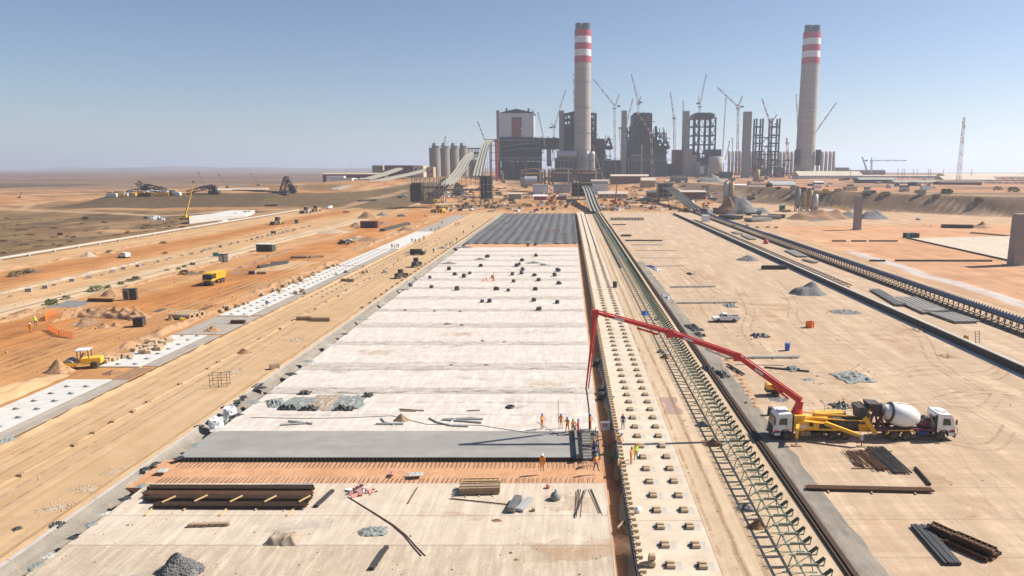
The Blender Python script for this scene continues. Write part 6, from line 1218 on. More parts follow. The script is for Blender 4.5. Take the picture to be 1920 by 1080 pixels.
for a in (('tower_crane', 'red and white luffing tower crane right of the left chimney, jib leaning left', 1130, ((1153, 302), (1152, 203)), ((1153, 199), (1113, 149)), (1161, 177), (1160, 199)),
          ('tower_crane', 'red luffing crane on top of the dark boiler block, jib rising left', 1130, ((1196, 214), (1197, 195)), ((1197, 194), (1184, 140)), (1201, 181), (1201, 192)),
          ('crawler_crane', 'tall lattice crane between the dark block and the open frame', 1120, ((1265, 330), (1264, 222)), ((1264, 222), (1257, 174)), None, None),
          ('tower_crane', 'pale luffing crane on top of the open steel frame', 1125, ((1312, 213), (1312, 200)), ((1312, 197), (1324, 141)), (1309, 181), (1309, 194)),
          ('tower_crane', 'red and white luffing tower crane left of the freestanding tower, jib leaning left', 1120, ((1382, 330), (1384, 203)), ((1384, 200), (1346, 165)), (1392, 180), (1391, 200)),
          ('tower_crane', 'white lattice crane behind the bare columns, jib leaning left', 1135, ((1443, 330), (1444, 240)), ((1444, 231), (1429, 186)), (1457, 215), (1456, 233)),
          ('crawler_crane', 'slanting lattice boom rising right of the right chimney', 1150, None, ((1525, 254), (1567, 194)), None, None),
          ('crawler_crane', 'thin lattice boom just left of the right chimney', 1150, None, ((1499, 300), (1493, 178)), None, None),
          ('tower_crane', 'red and white luffing crane behind the left chimney, jib rising right', 1140, ((1038, 300), (1039, 238)), ((1040, 236), (1060, 170)), (1032, 232), (1033, 239)),
          ('crawler_crane', 'tall pale lattice boom right of the open steel frame', 1080, None, ((1353, 318), (1361, 184)), None, None),
          ('crawler_crane', 'thin orange boom beside the white boiler house', 1060, None, ((1023, 276), (1009, 212)), None, None),
          ('crawler_crane', 'grey boom rising left of the white boiler house', 1000, None, ((910, 264), (896, 229)), None, None),
          ('crawler_crane', 'small boom on the silo roofs', 1040, None, ((831, 276), (835, 257)), None, None),
          ('crawler_crane', 'long red boom leaning across the dark boiler block', 1060, ((1223, 330), (1221, 250)), ((1221, 250), (1196, 212)), None, None),
          ('tower_crane', 'red and white crane mast by the dark tower, jib rising right', 1140, ((1165, 300), (1163, 240)), ((1174, 235), (1186, 187)), None, None),
          ('crawler_crane', 'orange boom right of the dark boiler block', 1140, None, ((1249, 265), (1243, 240)), None, None),
          ('crawler_crane', 'slim crane boom behind the left chimney top', 1180, None, ((1077, 215), (1075, 140)), None, None),
          ('crawler_crane', 'short boom among the condenser columns', 1150, ((1477, 326), (1476, 268)), ((1476, 268), (1475, 259)), None, None),
          ('crawler_crane', 'pale boom among the columns left of the freestanding tower', 1150, None, ((1374, 320), (1373, 260)), None, None),
          ('crawler_crane', 'thin dark boom beside the pale boom', 1150, None, ((1360, 300), (1368, 266)), None, None),
          ('crawler_crane', 'red boom tip above the concrete tower', 1150, None, ((1281, 215), (1281, 190)), None, None)):
    crane(*a, cols=('crane_white', 'crane_white') if 'pale' in a[1] else ('wall_tan', 'wall_tan') if 'orange' in a[1] else ('steel', 'crane_white') if 'grey' in a[1] or 'dark boom' in a[1] else ('crane_red', 'crane_white'), w_=2.6 if a[3] else 2.0)
crane('flat_top_crane', 'flat top tower crane over the camp on the right', 1100, ((1634, 324), (1634, 302)), ((1634, 301), (1698, 301)), (1634, 295), (1624, 301), w_=1.6, cable=True, cols=('crane_white', 'steel'))
crane('mobile_crane', 'dark slanting mobile crane boom left of the flat top crane', 1000, None, ((1626, 322), (1617, 295)), w_=1.6, cols=('steel', 'steel'))
def telescopic(label, px, py, tx, ty, m_, sc=1.0):
    p = at(px, py); q = W(tx, ty, p.y); t = T('mobile_crane', label, 'crane', tuple(p)); a = MB(); k = .95 * sc
    MB().bb(-4 * k, 4 * k, -1.3 * k, 1.3 * k, .6 * k, 1.5 * k).build('carrier', M['crane_yellow'], t); MB().bb(-1.5 * k, 1.5 * k, -1.2 * k, 1.2 * k, 1.5 * k, 3.0 * k).build('upper_cab', M[m_], t); MB().bb(2.6 * k, 4.1 * k, -1.25 * k, 1.25 * k, 1.5 * k, 2.7 * k).build('drive_cab', M['crane_yellow'], t)
    for x in (-3, -1.6, 1.6, 3): [link('wheel', WM, t, (x * k, y * k, .55)) for y in (-1.1, 1.1)]
    d = q - p; MB().bar(Vector((0, 0, 2.4 * k)), d * .55, .95 * k, .95 * k, .8 * k).build('boom', M[m_], t); MB().bar(d * .5, d, .7 * k, .7 * k, .4 * k).build('boom_tip', M[m_], t); MB().box(tuple(d), (1.1, .8, 1.1)).build('boom_head', M['steel'], t)
telescopic('yellow mobile crane with a tall boom by the left valley', 347, 412, 363, 341, 'crane_yellow', .8); telescopic('red mobile crane boom slanting right beyond the lined basin', 1033, 382, 1058, 345, 'crane_red', 1.2); telescopic('red mobile crane with an upright boom between the two drive houses', 1153, 386, 1157, 341, 'crane_red', 1.2); telescopic('yellow mobile crane with its boom leaning left by the white office block', 1132, 339, 1112, 273, 'crane_yellow', 1.2)
telescopic('distant dark crane by the stockyard, left boom', 386, 352, 372, 324, 'steel', .6); telescopic('distant dark crane by the stockyard, right boom', 427, 352, 411, 328, 'steel', .6); telescopic('distant crane with a short boom by the stockyard', 485, 348, 470, 325, 'steel', .6); telescopic('distant boom on the left hilltop', 662, 330, 656, 302, 'steel', .6); telescopic('distant boom beside the far brick buildings', 704, 316, 697, 292, 'steel', .8); telescopic('tiny red crane boom on the far left plain', 37, 371, 40, 361, 'crane_red', .5)
# ---------------------------------------------------------------- silos, curved conveyors, sheds and camp round the power station
def pbuild(name, label, cat, x0, y0, x1, y1, Y, dpt, wall, roof=None, win=0, rh=.25, door=0, gab=True, group=None, wm='glass'):
    a0, a1 = W(x0, y1, Y), W(x1, y1, Y); tz = W((x0 + x1) / 2, y0, Y).z; z0 = min(zt(a0.x, Y), zt(a1.x, Y)) - 1.5; gz = a0.z; w_ = a1.x - a0.x
    t = T(name, label, cat, ((a0.x + a1.x) / 2, Y, z0), 0, group); h_ = tz - z0; e = h_ - (tz - gz) * rh
    MB().bb(-w_ / 2, w_ / 2, 0, dpt, 0, e if roof else h_).build('wall', M[wall], t)
    if roof:
        if gab: MB().prism([(-.6, e - .2), (dpt / 2, h_), (dpt + .6, e - .2)], -w_ / 2 - .6, w_ / 2 + .6, 'x').build('roof', M[roof], t)
        else: MB().prism([(-w_ / 2 - .6, e), (w_ / 2 + .6, e), (w_ / 2 - w_ * .12, h_), (-w_ / 2 + w_ * .12, h_)], -.6, dpt + .6).build('roof', M[roof], t)
    g0 = gz - z0
    if win:
        mw = MB().bb(-w_ / win * .22, w_ / win * .22, -.14, .0, 0, (e - g0) * .3).mesh('window', M[wm])
        for i in range(win): link('window', mw, t, (-w_ / 2 + w_ * (i + .5) / win, 0, g0 + (e - g0) * .45))
    if door: MB().bb(-w_ * .05 - 1, w_ * .05 + 1, -.16, 0, 0, g0 + (e - g0) * .7).build('door', M['dark_steel'], t)
    return t
# silos
for i, (x, lab) in enumerate(((816.5, 'leftmost'), (834, 'second'), (851.5, 'third'), (868, 'rightmost'))):
    p = W(x, 327, 1040 + i * 9); k = ppm(1040); z0 = zt(p.x, p.y) - 4; tz = W(x, 279, p.y).z; t = T('storage_silo', 'round concrete storage silo with roof machinery, %s of the four' % lab, 'silo', (p.x, p.y, z0), 0, 'storage silos left of the boiler houses'); r = 10.6 / k; h_ = tz - z0
    MB().lathe([(r, 0), (r, h_)], 40).build('shell', M['silo_grey'], t); MB().lathe([(r * 1.03, h_ - .2), (r * 1.03, h_ + .9)], 40).build('roof_slab', M['hut_concrete'], t); MB().box((-1, 0, h_ + 3), (5, 5, 6)).box((3, 2, h_ + 2), (4, 4, 4)).box((-1, 0, h_ + 7), (3, 3, 3)).build('roof_machine', M['steel'], t)
    a = MB()
    for q in range(10): an = q * .628; a.bar((r * .9 * math.cos(an), r * .9 * math.sin(an), h_), (r * .9 * math.cos(an), r * .9 * math.sin(an), h_ + 3.4), .22)
    a.bar((-r, -r * .5, h_ + 3.4), (r, -r * .5, h_ + 3.4), .25); a.bar((-r * .5, 0, h_ + 8), (r * .6, 0, h_ + 8), .3); a.bar((r * .4, 0, h_), (r * .4, 0, h_ + 8), .3); a.build('railing', M['steel'], t)
# curved twin conveyors
def curve_pts(L): return [(p.x, p.y, p.z) for p in (W(*q) for q in L)]
gallery('conveyor_gallery', 'broad curved grey conveyor sweeping up to the silos, left of the pair', curve_pts([(838, 347, 560), (852, 334, 620), (864, 318, 690), (873, 302, 760), (881, 292, 820), (890, 287, 880), (900, 286, 940)]), 9.5, 'conv_grey', side=1.1)
gallery('conveyor_gallery', 'curved grey conveyor climbing to the red head tower, right of the pair', curve_pts([(896, 330, 640), (899, 315, 700), (903, 300, 760), (907, 284, 820), (911, 272, 880), (915, 265, 940), (922, 263, 990)]), 8.5, 'conv_grey', side=1.1)
gallery('conveyor_gallery', 'long straight conveyor gallery climbing to the far brick building', curve_pts([(628, 358, 640), (680, 347, 700), (720, 339, 760), (770, 328, 850), (808, 318, 930)]), 6, 'conv_grey', side=2.4)
gallery('conveyor_gallery', 'second straight conveyor gallery on the left hill', curve_pts([(688, 338, 760), (715, 330, 800), (750, 318, 860)]), 6, 'conv_grey', side=2.4)
t = unit('head_tower', 'slim red steel tower carrying the head of the right curved conveyor', 'tower', 930, 980)
steel_frame(t, 'frame', 928.5, 348, 932.5, 262, 1, 10, 'crane_red', 6, 980, 1.1); bx(t, 'head_house', 911, 261, 934, 265, 'brick_red', 12, 980); steel_frame(t, 'frame', 918, 340, 922, 266, 1, 6, 'steel', 6, 984, .6)
for y in (272, 286, 300): bx(t, 'tie_beam', 920, y, 930, y + 1, 'steel', 1.5, 982)
t = unit('gallery_tower', 'open steel head tower at the top of the left curved conveyor', 'tower', 893, 940); bx(t, 'roof', 876, 277, 902, 279, 'conv_grey', 14, 936)
steel_frame(t, 'frame', 878, 335, 901, 279, 4, 4, 'conv_grey', 12, 938, .8, False); bx(t, 'back_wall', 880, 300, 901, 332, 'silo_grey', 12, 952)
t = unit('transfer_station', 'dark open transfer station with black machinery at the foot of the curved conveyors', 'transfer station', 783, 520)
bx(t, 'machine', 769, 346, 790, 378, 'black', 7, 516); bx(t, 'machine_head', 772, 343, 789, 348, 'dark_steel', 6, 514); steel_frame(t, 'frame', 772, 380, 832, 332, 7, 3, 'conv_grey', 9, 522, .45)
bx(t, 'walkway', 790, 350, 834, 353, 'dark_steel', 6, 524); bx(t, 'walkway', 800, 361, 832, 366, 'cladding_grey', 6, 526); bx(t, 'yellow_skid', 812, 374, 821, 378, 'crane_yellow', 3, 512); bx(t, 'stair', 834, 354, 900, 358, 'conv_grey', 3, 545)
# portal gantries in front of the station
for i, (x0, x1, yt, yb, lab) in enumerate(((977, 1021, 316, 346, 'steel portal frame with a yellow crane beam, leftmost'), (1029, 1074, 315, 345, 'steel portal frame with a yellow crane beam, middle'), (1081, 1126, 315, 345, 'steel portal frame with a yellow crane beam, rightmost'))):
    t = unit('portal_frame', lab, 'portal frame', (x0 + x1) / 2, 930); l = t.location; A, B, C_ = W(x0, yt + 3, 930), W(x1, yt + 2, 930), W((x0 + x1) / 2, yt, 930); zb = zt(A.x, 930) - 1
    for x, m_ in ((A.x, 'brick_red'), (A.x + 5.5, 'brick_red'), (B.x, 'brick_red'), (B.x - 5.5, 'roof_tan')): MB().bb(x - 1.1 - l.x, x + 1.1 - l.x, 0, 8, zb - l.z, A.z - l.z).build('column', M[m_], t)
    a = MB(); a.bar(tuple(A - l), tuple(C_ - l), 1.1); a.bar(tuple(C_ - l), tuple(B - l), 1.1); a.build('rafter', M['roof_tan'], t); bx(t, 'crane_beam', x0 + 1, yt + 8, x1 - 2, yt + 10, 'crane_yellow', 2, 931)
    bx(t, 'back_wall', x0 + 3, yt + 5, x1 - 3, yb - 3, 'cladding_grey', 2, 950)
t = unit('big_pipe', 'fat grey steel duct piece with a dark open end in front of the portal frames', 'duct', 1000, 760); l = t.location; A, B = W(984, 340, 760), W(1007, 340, 760)
MB().tube(tuple(A - l), tuple(B - l), 5.2, 20).build('duct', M['silver'], t); MB().tube(tuple(B - l + Vector((-.3, 0, 0))), tuple(B - l + Vector((.15, 0, 0))), 4.3, 20).build('duct_mouth', M['black'], t); bx(t, 'tapered_duct', 976, 333, 990, 351, 'silver', 8, 764)
# halls, offices and huts
for a in (('long_hall', 'long low red brick hall with a tan roof in front of the dark boiler block', 'building', 1146, 327, 1216, 337, 900, 20, 'brick_red', 'roof_tan', 0, .3), ('office_block', 'two storey white site office with a tan flat roof by the middle drive house', 'building', 1109, 337, 1140, 350, 720, 10, 'clad_white', 'roof_tan', 12, .12), ('white_hall', 'long pale shed with a tan roof right of the middle drive house', 'building', 1122, 359, 1176, 371, 640, 12, 'wall_tan', 'roof_tan', 5, .35),
          ('brick_hall', 'low dark red brick hall behind the right drive house', 'building', 1214, 358, 1232, 371, 640, 10, 'brick_red', 'cladding_grey', 0, .2), ('brick_hall', 'low dark red hall right of the right conveyor gallery', 'building', 1270, 357, 1323, 371, 620, 12, 'brick_red', 'roof_tan', 4, .2), ('tan_hall', 'square tan workshop with a sloping roof below the dark boiler block', 'building', 1203, 333, 1229, 350, 800, 18, 'silo_tan', 'roof_tan', 0, .3), ('site_hut', 'red hut row with white roofs beyond the basin', 'hut', 1001, 365, 1025, 373, 620, 5, 'crane_red', 'cab_white', 5, .3), ('site_hut', 'red hut right of the leaning red crane', 'hut', 1043, 366, 1062, 372, 620, 5, 'crane_red', 'cab_white', 4, .3),
          ('site_hut', 'long tan hut left of the white bus', 'hut', 953, 361, 978, 369, 640, 5, 'wall_tan', 'roof_tan', 4, .3), ('white_hut', 'row of white huts below the portal frames', 'hut', 999, 346, 1028, 352, 720, 5, 'clad_white', None, 7, .2), ('white_hut', 'grey white huts right of the portal huts', 'hut', 1038, 346, 1070, 351, 740, 5, 'shed_metal', None, 6, .2), ('concrete_hut', 'pale concrete hut by the dark tower base', 'hut', 1258, 330, 1290, 342, 860, 10, 'hut_concrete', None, 5, .2),
          ('brick_building', 'large far brick building with a pale side on the left hill', 'building', 721, 310, 775, 324, 960, 40, 'brick_red', None, 6, .2), ('pale_building', 'pale tan block at the right of the far brick building', 'building', 775, 310.5, 794, 325, 955, 40, 'roof_tan', None, 2, .2), ('brick_building', 'small orange brick building left of the silos', 'building', 800, 313, 813, 330, 900, 15, 'wall_tan', None, 2, .2), ('stepped_building', 'small stepped building beside the far brick building', 'building', 698, 310, 718, 319, 980, 15, 'wall_tan', None, 4, .2),
          ('long_hall', 'long brown hall on the left hill top', 'building', 605, 324, 722, 332, 860, 15, 'brick_red', 'wall_tan', 0, .3), ('white_hut', 'white camp hut row on the left hill, upper', 'hut', 612, 330, 645, 336, 760, 6, 'cab_white', None, 9, .2), ('white_hut', 'white camp hut row on the left hill, lower', 'hut', 620, 334, 660, 337, 740, 6, 'clad_white', None, 10, .2), ('stock_hall', 'long dark red stockyard hall with a tan roof on the left', 'building', 436, 352, 497, 362, 640, 10, 'brick_red', 'wall_tan', 0, .35), ('stock_hall', 'wide pale stockyard slab roof on the left', 'building', 405, 353, 436, 360, 660, 12, 'wall_tan', 'roof_tan', 0, .5),
          ('camp_hall', 'long tan roofed camp hall right of the right chimney', 'building', 1498, 321, 1618, 334, 960, 30, 'clad_white', 'roof_tan', 22, .62), ('camp_hall', 'second tan roofed camp building farther right', 'building', 1580, 320, 1660, 328, 1150, 20, 'hut_concrete', None, 18, .3), ('camp_row', 'long row of white camp cabins on the plateau', 'cabins', 1618, 328, 1756, 333, 1000, 8, 'clad_white', 'roof_tan', 40, .3), ('camp_hall', 'broad far tan roof on the right horizon', 'building', 1776, 325, 1930, 333, 1060, 40, 'shed_metal', 'roof_tan', 20, .75), ('camp_hall', 'white walled hall with a tan hipped roof on the right', 'building', 1770, 330, 1868, 342, 900, 25, 'clad_white', 'roof_tan', 14, .55),
          ('red_hall', 'long windowless dark red brick hall at the right on the plateau', 'building', 1765, 340, 1840, 353, 700, 16, 'brick_red', 'cladding_grey', 0, .15), ('grey_shed', 'grey curved roof shed on the plateau', 'shed', 1678, 338, 1764, 347, 760, 16, 'shed_metal', 'conv_grey', 10, .4), ('grey_shed', 'dark grey shed left of the curved shed', 'shed', 1612, 333, 1680, 342, 820, 16, 'cladding_grey', 'conv_grey', 8, .4), ('white_shed', 'white curved roof shed above the four silos', 'shed', 1448, 340, 1492, 352, 660, 20, 'shed_metal', 'silver', 4, .5), ('dark_shed', 'dark stained shed left of the white curved shed', 'shed', 1406, 345, 1436, 352, 680, 14, 'brick_red', 'dark_steel', 0, .4),
          ('white_hut', 'white cabins left of the dark shed', 'hut', 1376, 345, 1402, 350, 690, 8, 'clad_white', 'cab_white', 6, .3), ('white_hut', 'white camp cabins right of the white curved shed', 'hut', 1534, 348, 1560, 353, 660, 6, 'clad_white', None, 6, .3), ('container_hut', 'dark red container beside the white camp cabins', 'container', 1560, 349, 1572, 353, 660, 5, 'brick_red', None, 2, .3), ('hut_row', 'low white roofs above the camp cabins', 'hut', 1528, 340, 1544, 344, 760, 6, 'clad_red', 'cab_white', 3, .4), ('block_building', 'far stepped concrete block right of the free columns', 'building', 1572, 314, 1592, 323, 1300, 20, 'hut_concrete', None, 5, .2),
          ('grey_hall', 'far grey hall below the flat top crane', 'building', 1597, 319, 1658, 327, 1240, 30, 'cladding_grey', None, 16, .2), ('low_hall', 'low concrete building right of the open steel frame base', 'building', 1352, 322, 1372, 336, 1000, 14, 'cladding_grey', None, 3, .2), ('grey_hut', 'grey huts by the batching plant track', 'hut', 1200, 369, 1222, 375, 600, 6, 'hut_concrete', 'roof_tan', 4, .3), ('tin_hut', 'small tan container by the four silos', 'container', 1470, 393, 1483, 399, 470, 4, 'silo_tan', None, 2, .2), ('green_tank_hut', 'teal tank container left of the four silos', 'container', 1464, 385, 1472, 393, 480, 4, 'bluegreen', None, 1, .2)):
    pbuild(*a[:12], rh=a[12], gab=True, wm='glass')
# parked rows and equipment near the station: many small vehicles, each its own thing
vk = [('white', 'truck_white'), ('silver', 'silver'), ('grey', 'steel'), ('dark', 'black'), ('pale', 'clad_white')]
for i, (x, y, kind, cn, lab) in enumerate(((989, 371, 'van', 'truck_white', 'white van parked beyond the lined basin'), (783, 478, 'van', 'black', 'dark van parked on the left platform'), (753, 406, 'pickup', 'silver', 'silver pickup on the orange road bend'), (645, 458, 'sedan', 'black', 'front dark car of the row left of the vested workers'), (653, 455, 'sedan', 'silver', 'second car of the row by the vested workers'), (661, 452, 'sedan', 'steel', 'third car of the row by the vested workers'), (672, 450, 'sedan', 'truck_white', 'last pale car of the row by the vested workers'), (233, 483, 'suv', 'truck_white', 'white pickup with a canopy driving on the far left road'), (1722, 412, 'sedan', 'truck_white', 'white car on the track below the right bank'),
                                     (758, 368, 'pickup', 'truck_white', 'white pickup below the left hill'), (750, 371, 'sedan', 'black', 'dark car below the left hill'), (884, 395, 'sedan', 'truck_white', 'white car by the transfer tower'), (920, 397, 'sedan', 'truck_white', 'white car left of the lined basin'), (998, 399, 'pickup', 'truck_white', 'white pickup at the top of the lined basin'), (1331, 372, 'suv', 'truck_white', 'white car below the twin batching silos, left'), (1312, 364, 'van', 'truck_white', 'white van below the red hall'), (1376, 371, 'pickup', 'truck_white', 'white pickup behind the gravel mound'), (1342, 364, 'sedan', 'silver', 'silver car beside the white van'), (1667, 353, 'van', 'truck_white', 'white van on the plateau track, left'), (1682, 349, 'van', 'bluegreen', 'blue green van on the plateau'), (1722, 349, 'van', 'steel', 'grey van on the plateau, middle'), (1735, 350, 'sedan', 'black', 'dark car on the plateau, middle'), (1748, 353, 'sedan', 'truck_white', 'white car left of the dark red hall'))):
    car('parked_car', lab, x, y, kind, cn, math.pi - .5 if x == 233 else rnd.choice((0, 3.1, 2.2, 4.4)), 'car')
cars = [c for c in bpy.data.objects if c.get('label') == 'white car by the transfer tower'][0]; cars2 = [c for c in bpy.data.objects if c.get('label') == 'third car of the row by the vested workers'][0]
for i in range(60):
    x, y = 1850 + (i % 20) * 5 + rnd.uniform(-2, 2), 335 + (i // 20) * 4.5; p = GT(x, y); dup(cars if i % 3 else cars2, p, rnd.choice((0, 3.14)), 'small pale car in the crowded car park at the right edge' if i % 3 else 'small grey car in the crowded car park at the right edge', 'cars in the car park at the right edge')
for i in range(26): p = GT(1568 + i * 5.4 + rnd.uniform(-2, 2), 333.5 + rnd.uniform(-1, 1.5)); dup(cars if i % 2 else cars2, p, 1.57, 'small car parked along the camp cabins' if i % 2 else 'small grey car parked along the camp cabins', 'cars parked along the camp')
for i in range(18): p = GT(842 + (i % 6) * 7 + rnd.uniform(-2, 2), 362 + (i // 6) * 4 + rnd.uniform(-1, 1)); dup(cars2 if i % 3 else cars, p, rnd.random() * 3, 'dark car parked behind the transfer station' if i % 3 else 'pale car parked behind the transfer station', 'cars behind the transfer station')
for i in range(22): p = GT(628 + i * 3.4, 333 + rnd.uniform(0, 5)); dup(cars, p, rnd.random() * 3, 'white vehicle in the hilltop camp', 'white vehicles in the hilltop camp', rnd.uniform(1, 1.9))
# batching silos, gravel mounds
def bsilo(label, x, yt, yb, wpx, m_, legs=True):
    p = at(x, yb); k = ppm(p.y, p.z); h_ = W(x, yt, p.y).z - p.z; r = wpx / k / 2; t = T('batching_silo', label, 'silo', tuple(p))
    MB().lathe([(r * .15, h_ * .10), (r, h_ * .26), (r, h_ * .96), (r * .5, h_)], 20).build('shell', M[m_], t, smooth=True); MB().box((0, 0, h_ * 1.03), (r * .9, r * .9, h_ * .08)).build('filter', M['steel'], t)
    for q in range(4): MB().bar((r * .8 * (1, 1, -1, -1)[q], r * .8 * (1, -1, -1, 1)[q], 0), (r * .8 * (1, 1, -1, -1)[q], r * .8 * (1, -1, -1, 1)[q], h_ * .3), .4).build('leg', M['steel'], t)
    a = MB(); a.bar((-r - .3, -r * .3, 0), (-r - .3, -r * .3, h_), .18); a.bar((-r - .3, r * .3, 0), (-r - .3, r * .3, h_), .18); [a.bar((-r - .3, -r * .3, h_ * i / 16), (-r - .3, r * .3, h_ * i / 16), .12) for i in range(17)]; a.build('ladder', M['steel'], t)
for a in (('grey batching silo, left of the twin beside the gravel mound', 1361, 341, 378, 8, 'silver'), ('tan batching silo, right of the twin beside the gravel mound', 1371, 341, 378, 9, 'silo_tan'), ('tall grey batching silo, leftmost of four', 1495, 353, 396, 9, 'silo_grey'), ('shorter tan batching silo, second of four', 1507, 361, 396, 9, 'silo_tan'), ('tall yellow batching silo, third of four', 1518, 356, 396, 8, 'silo_tan'), ('white and yellow batching silo, rightmost of four', 1527, 364, 396, 11, 'silver'), ('tan silo in front of the bare steel columns', 1419, 318, 342, 10, 'silo_tan')): bsilo(*a)
for i, (x, y, w_, h_, mm, lab, rd) in enumerate(((1388, 402, 86, 30, 'gravel', 'big grey gravel mound in front of the twin silos', .15), (1365, 402, 44, 28, 'brown_dirt', 'dark brown earth wall left of the gravel mound', .2), (1420, 400, 60, 9, 'gravel', 'grey gravel tail right of the big mound', .4), (1528, 412, 100, 14, 'brown_dirt', 'brown earth bank below the four silos', .4), (1560, 411, 80, 13, 'brown_dirt', 'brown earth bank right of the silo bank', .4), (1640, 411, 66, 14, 'gravel', 'grey gravel mound behind the farther pillar', .2), (1600, 409, 60, 10, 'gravel', 'grey gravel spread left of the farther pillar', .4), (1335, 341, 60, 14, 'gravel', 'grey crushed stone cone below the concrete hall', 0), (1530, 415, 34, 3, 'gravel', 'flat grey gravel patch behind the orange pad', 0), (688, 410, 44, 12, 'dirt', 'red brown earth mound behind the brown container', .1), (716, 404, 26, 6, 'gravel', 'grey gravel mound behind the red mound', 0), (667, 426, 30, 9, 'dirt', 'small sand heap left of the brown container', 0))): heap('mound', lab, x, y, w_, h_, mm, 'mound', 600 + i, .7, 0, ridge=rd, sharp=.9)
for i, (x0, y0, x1, y1, n_, lab) in enumerate(((1402, 416, 1440, 414, 6, 'stack of long grey concrete beams by the gravel mound, nearest'), (1410, 410, 1465, 411, 5, 'stack of long grey concrete beams by the gravel mound, behind'), (1355, 409, 1385, 412, 6, 'dark steel pile by the far conveyor'), (1440, 408, 1472, 409, 4, 'dark beams right of the concrete beams'))): bars('beam_stack', 'beam', lab, x0, y0, x1, y1, n_, .45, 1.1, 'hut_concrete' if i < 2 else 'bucket_dark', 'beams', None, .2, 2, .1, 640 + i, True)
t = T('screw_plant', 'pale concrete batching plant with a slanting yellow conveyor', 'batching plant', tuple(at(1555, 402))); MB().bb(-6, 4, 0, 6, 0, 2.4).build('base', M['clad_white'], t); MB().bar((2, -1, 6), (14, -1, 1), 1.6, .8).build('feeder', M['crane_yellow'], t); MB().tube((-9, 0, 0), (-9, 0, 5), 1.6, 12).build('mixer', M['steel'], t)
for i, (x, y, s_, lab) in enumerate(((1330, 401, 1, 'white truck beside the dark earth wall'), (1423, 404, .9, 'dark flatbed truck left of the four silos'))):
    p = at(x, y); t = T('site_truck', lab, 'truck', tuple(p), -1.2 if i == 0 else 0); MB().bb(-1.2, 1.2, -1.2, 1.2, .7, 3).build('cab', M['truck_white'] if i == 0 else M['bluegreen'], t); MB().bb(-9, -1.4, -1.2, 1.2, 1, 3 - i * 1.2).build('body', M['maroon'] if i == 0 else M['dark_steel'], t); [wheel(t, x_, y_) for x_ in (0, -5.5, -7) for y_ in (-1.05, 1.05)]
for i, (x, y, w_, h_, mm, lab) in enumerate(((1345, 398, 12, 8, 'maroon', 'dark red container by the earth wall'), (1384, 380, 40, 8, 'brick_red', 'long brown retaining block behind the gravel mound'), (1291, 377, 22, 4, 'bucket_dark', 'dark low container beside the right gallery'))): pbuild('site_container', lab, 'container', x - w_ / 2, y - h_, x + w_ / 2, y, at(x, y).y, 5, mm, None, 2)
t = T('lattice_mast', 'tall thin lattice radio mast on the right plateau', 'mast', tuple(W(1797, 340, 860))); l = t.location; q = W(1808, 221, 860) - l; a = MB(); a.lattice(Vector((0, 0, -3)), q, 4.2, .3, 1.6, 24, (0, 1) * 5); a.build('mast_frame', [M['crane_red'], M['crane_white']], t)
for f_, dx in ((.62, 1.4), (.74, -1.5), (.86, 1.8), (.93, -1.4), (1.0, 0)): MB().box((q.x * f_ + dx, 0, q.z * f_), (1.0, .8, 2.6)).build('antenna', M['clad_white'], t)
for i, x in enumerate((1683, 1691, 1695, 1712, 1719, 1740, 1744, 1768, 1821, 1594, 1653)): p = W(x, 333, 960); z0 = zt(p.x, 960); o = MB().bar((0, 0, 0), (0, 0, 12), .45).bar((-1, 0, 12), (1, 0, 12), .3).build('lamp_post', M['steel'], None, (p.x, 960, z0)); tag(o, 'thin lamp post on the camp plateau', 'lamp post', 'lamp posts on the camp plateau')
# ---------------------------------------------------------------- left side: haul roads, vehicles, huts, spoil, pipeline
pl = T('pipeline', 'long pale pipeline running along the edge of the far left road', 'pipeline'); y = 95.0
while y < 470: MB().tube((-180.5, y, .75), (-180.5, y + 11.9, .75), .40, 10).build('pipe', M['concrete'], pl); MB().bb(-181, -180, y + .3, y + .9, -.4, .4).build('saddle', M['concrete'], pl); y += 12
dr = T('drain_kerb', 'cream concrete drain strip with a dark centre groove beside the haul road', 'drain'); dr['kind'] = 'structure'; y = 60.0
while y < 420:
    for x in (-116.9, -115.1): MB().bb(x - .75, x + .75, y, y + 11.9, -.3, .10 + .02 * rnd.random()).build('kerb_slab', M['block'], dr)
    y += 12
o = MB().bb(-116.1, -115.9, 60, 420, -.2, .16).build('drain_groove', M['bucket_dark'], dr)
def blocks_line(label, px, n_, dx, s_): pass
b_ = MB().box((0, 0, .35), (1.1, .9, .7)).mesh('concrete_block', M['hut_concrete'])
for i in range(46):
    y = 118 + i * 5.3 + rnd.uniform(-1.2, 1.2); o = link('concrete_block', b_, None, (-129 + rnd.uniform(-.8, .8), y, 0), rnd.random()); s_ = rnd.uniform(.6, 1.2); o.scale = (s_, s_, s_); tag(o, 'rough concrete block in the line between the two haul roads', 'block', 'concrete blocks between the haul roads')
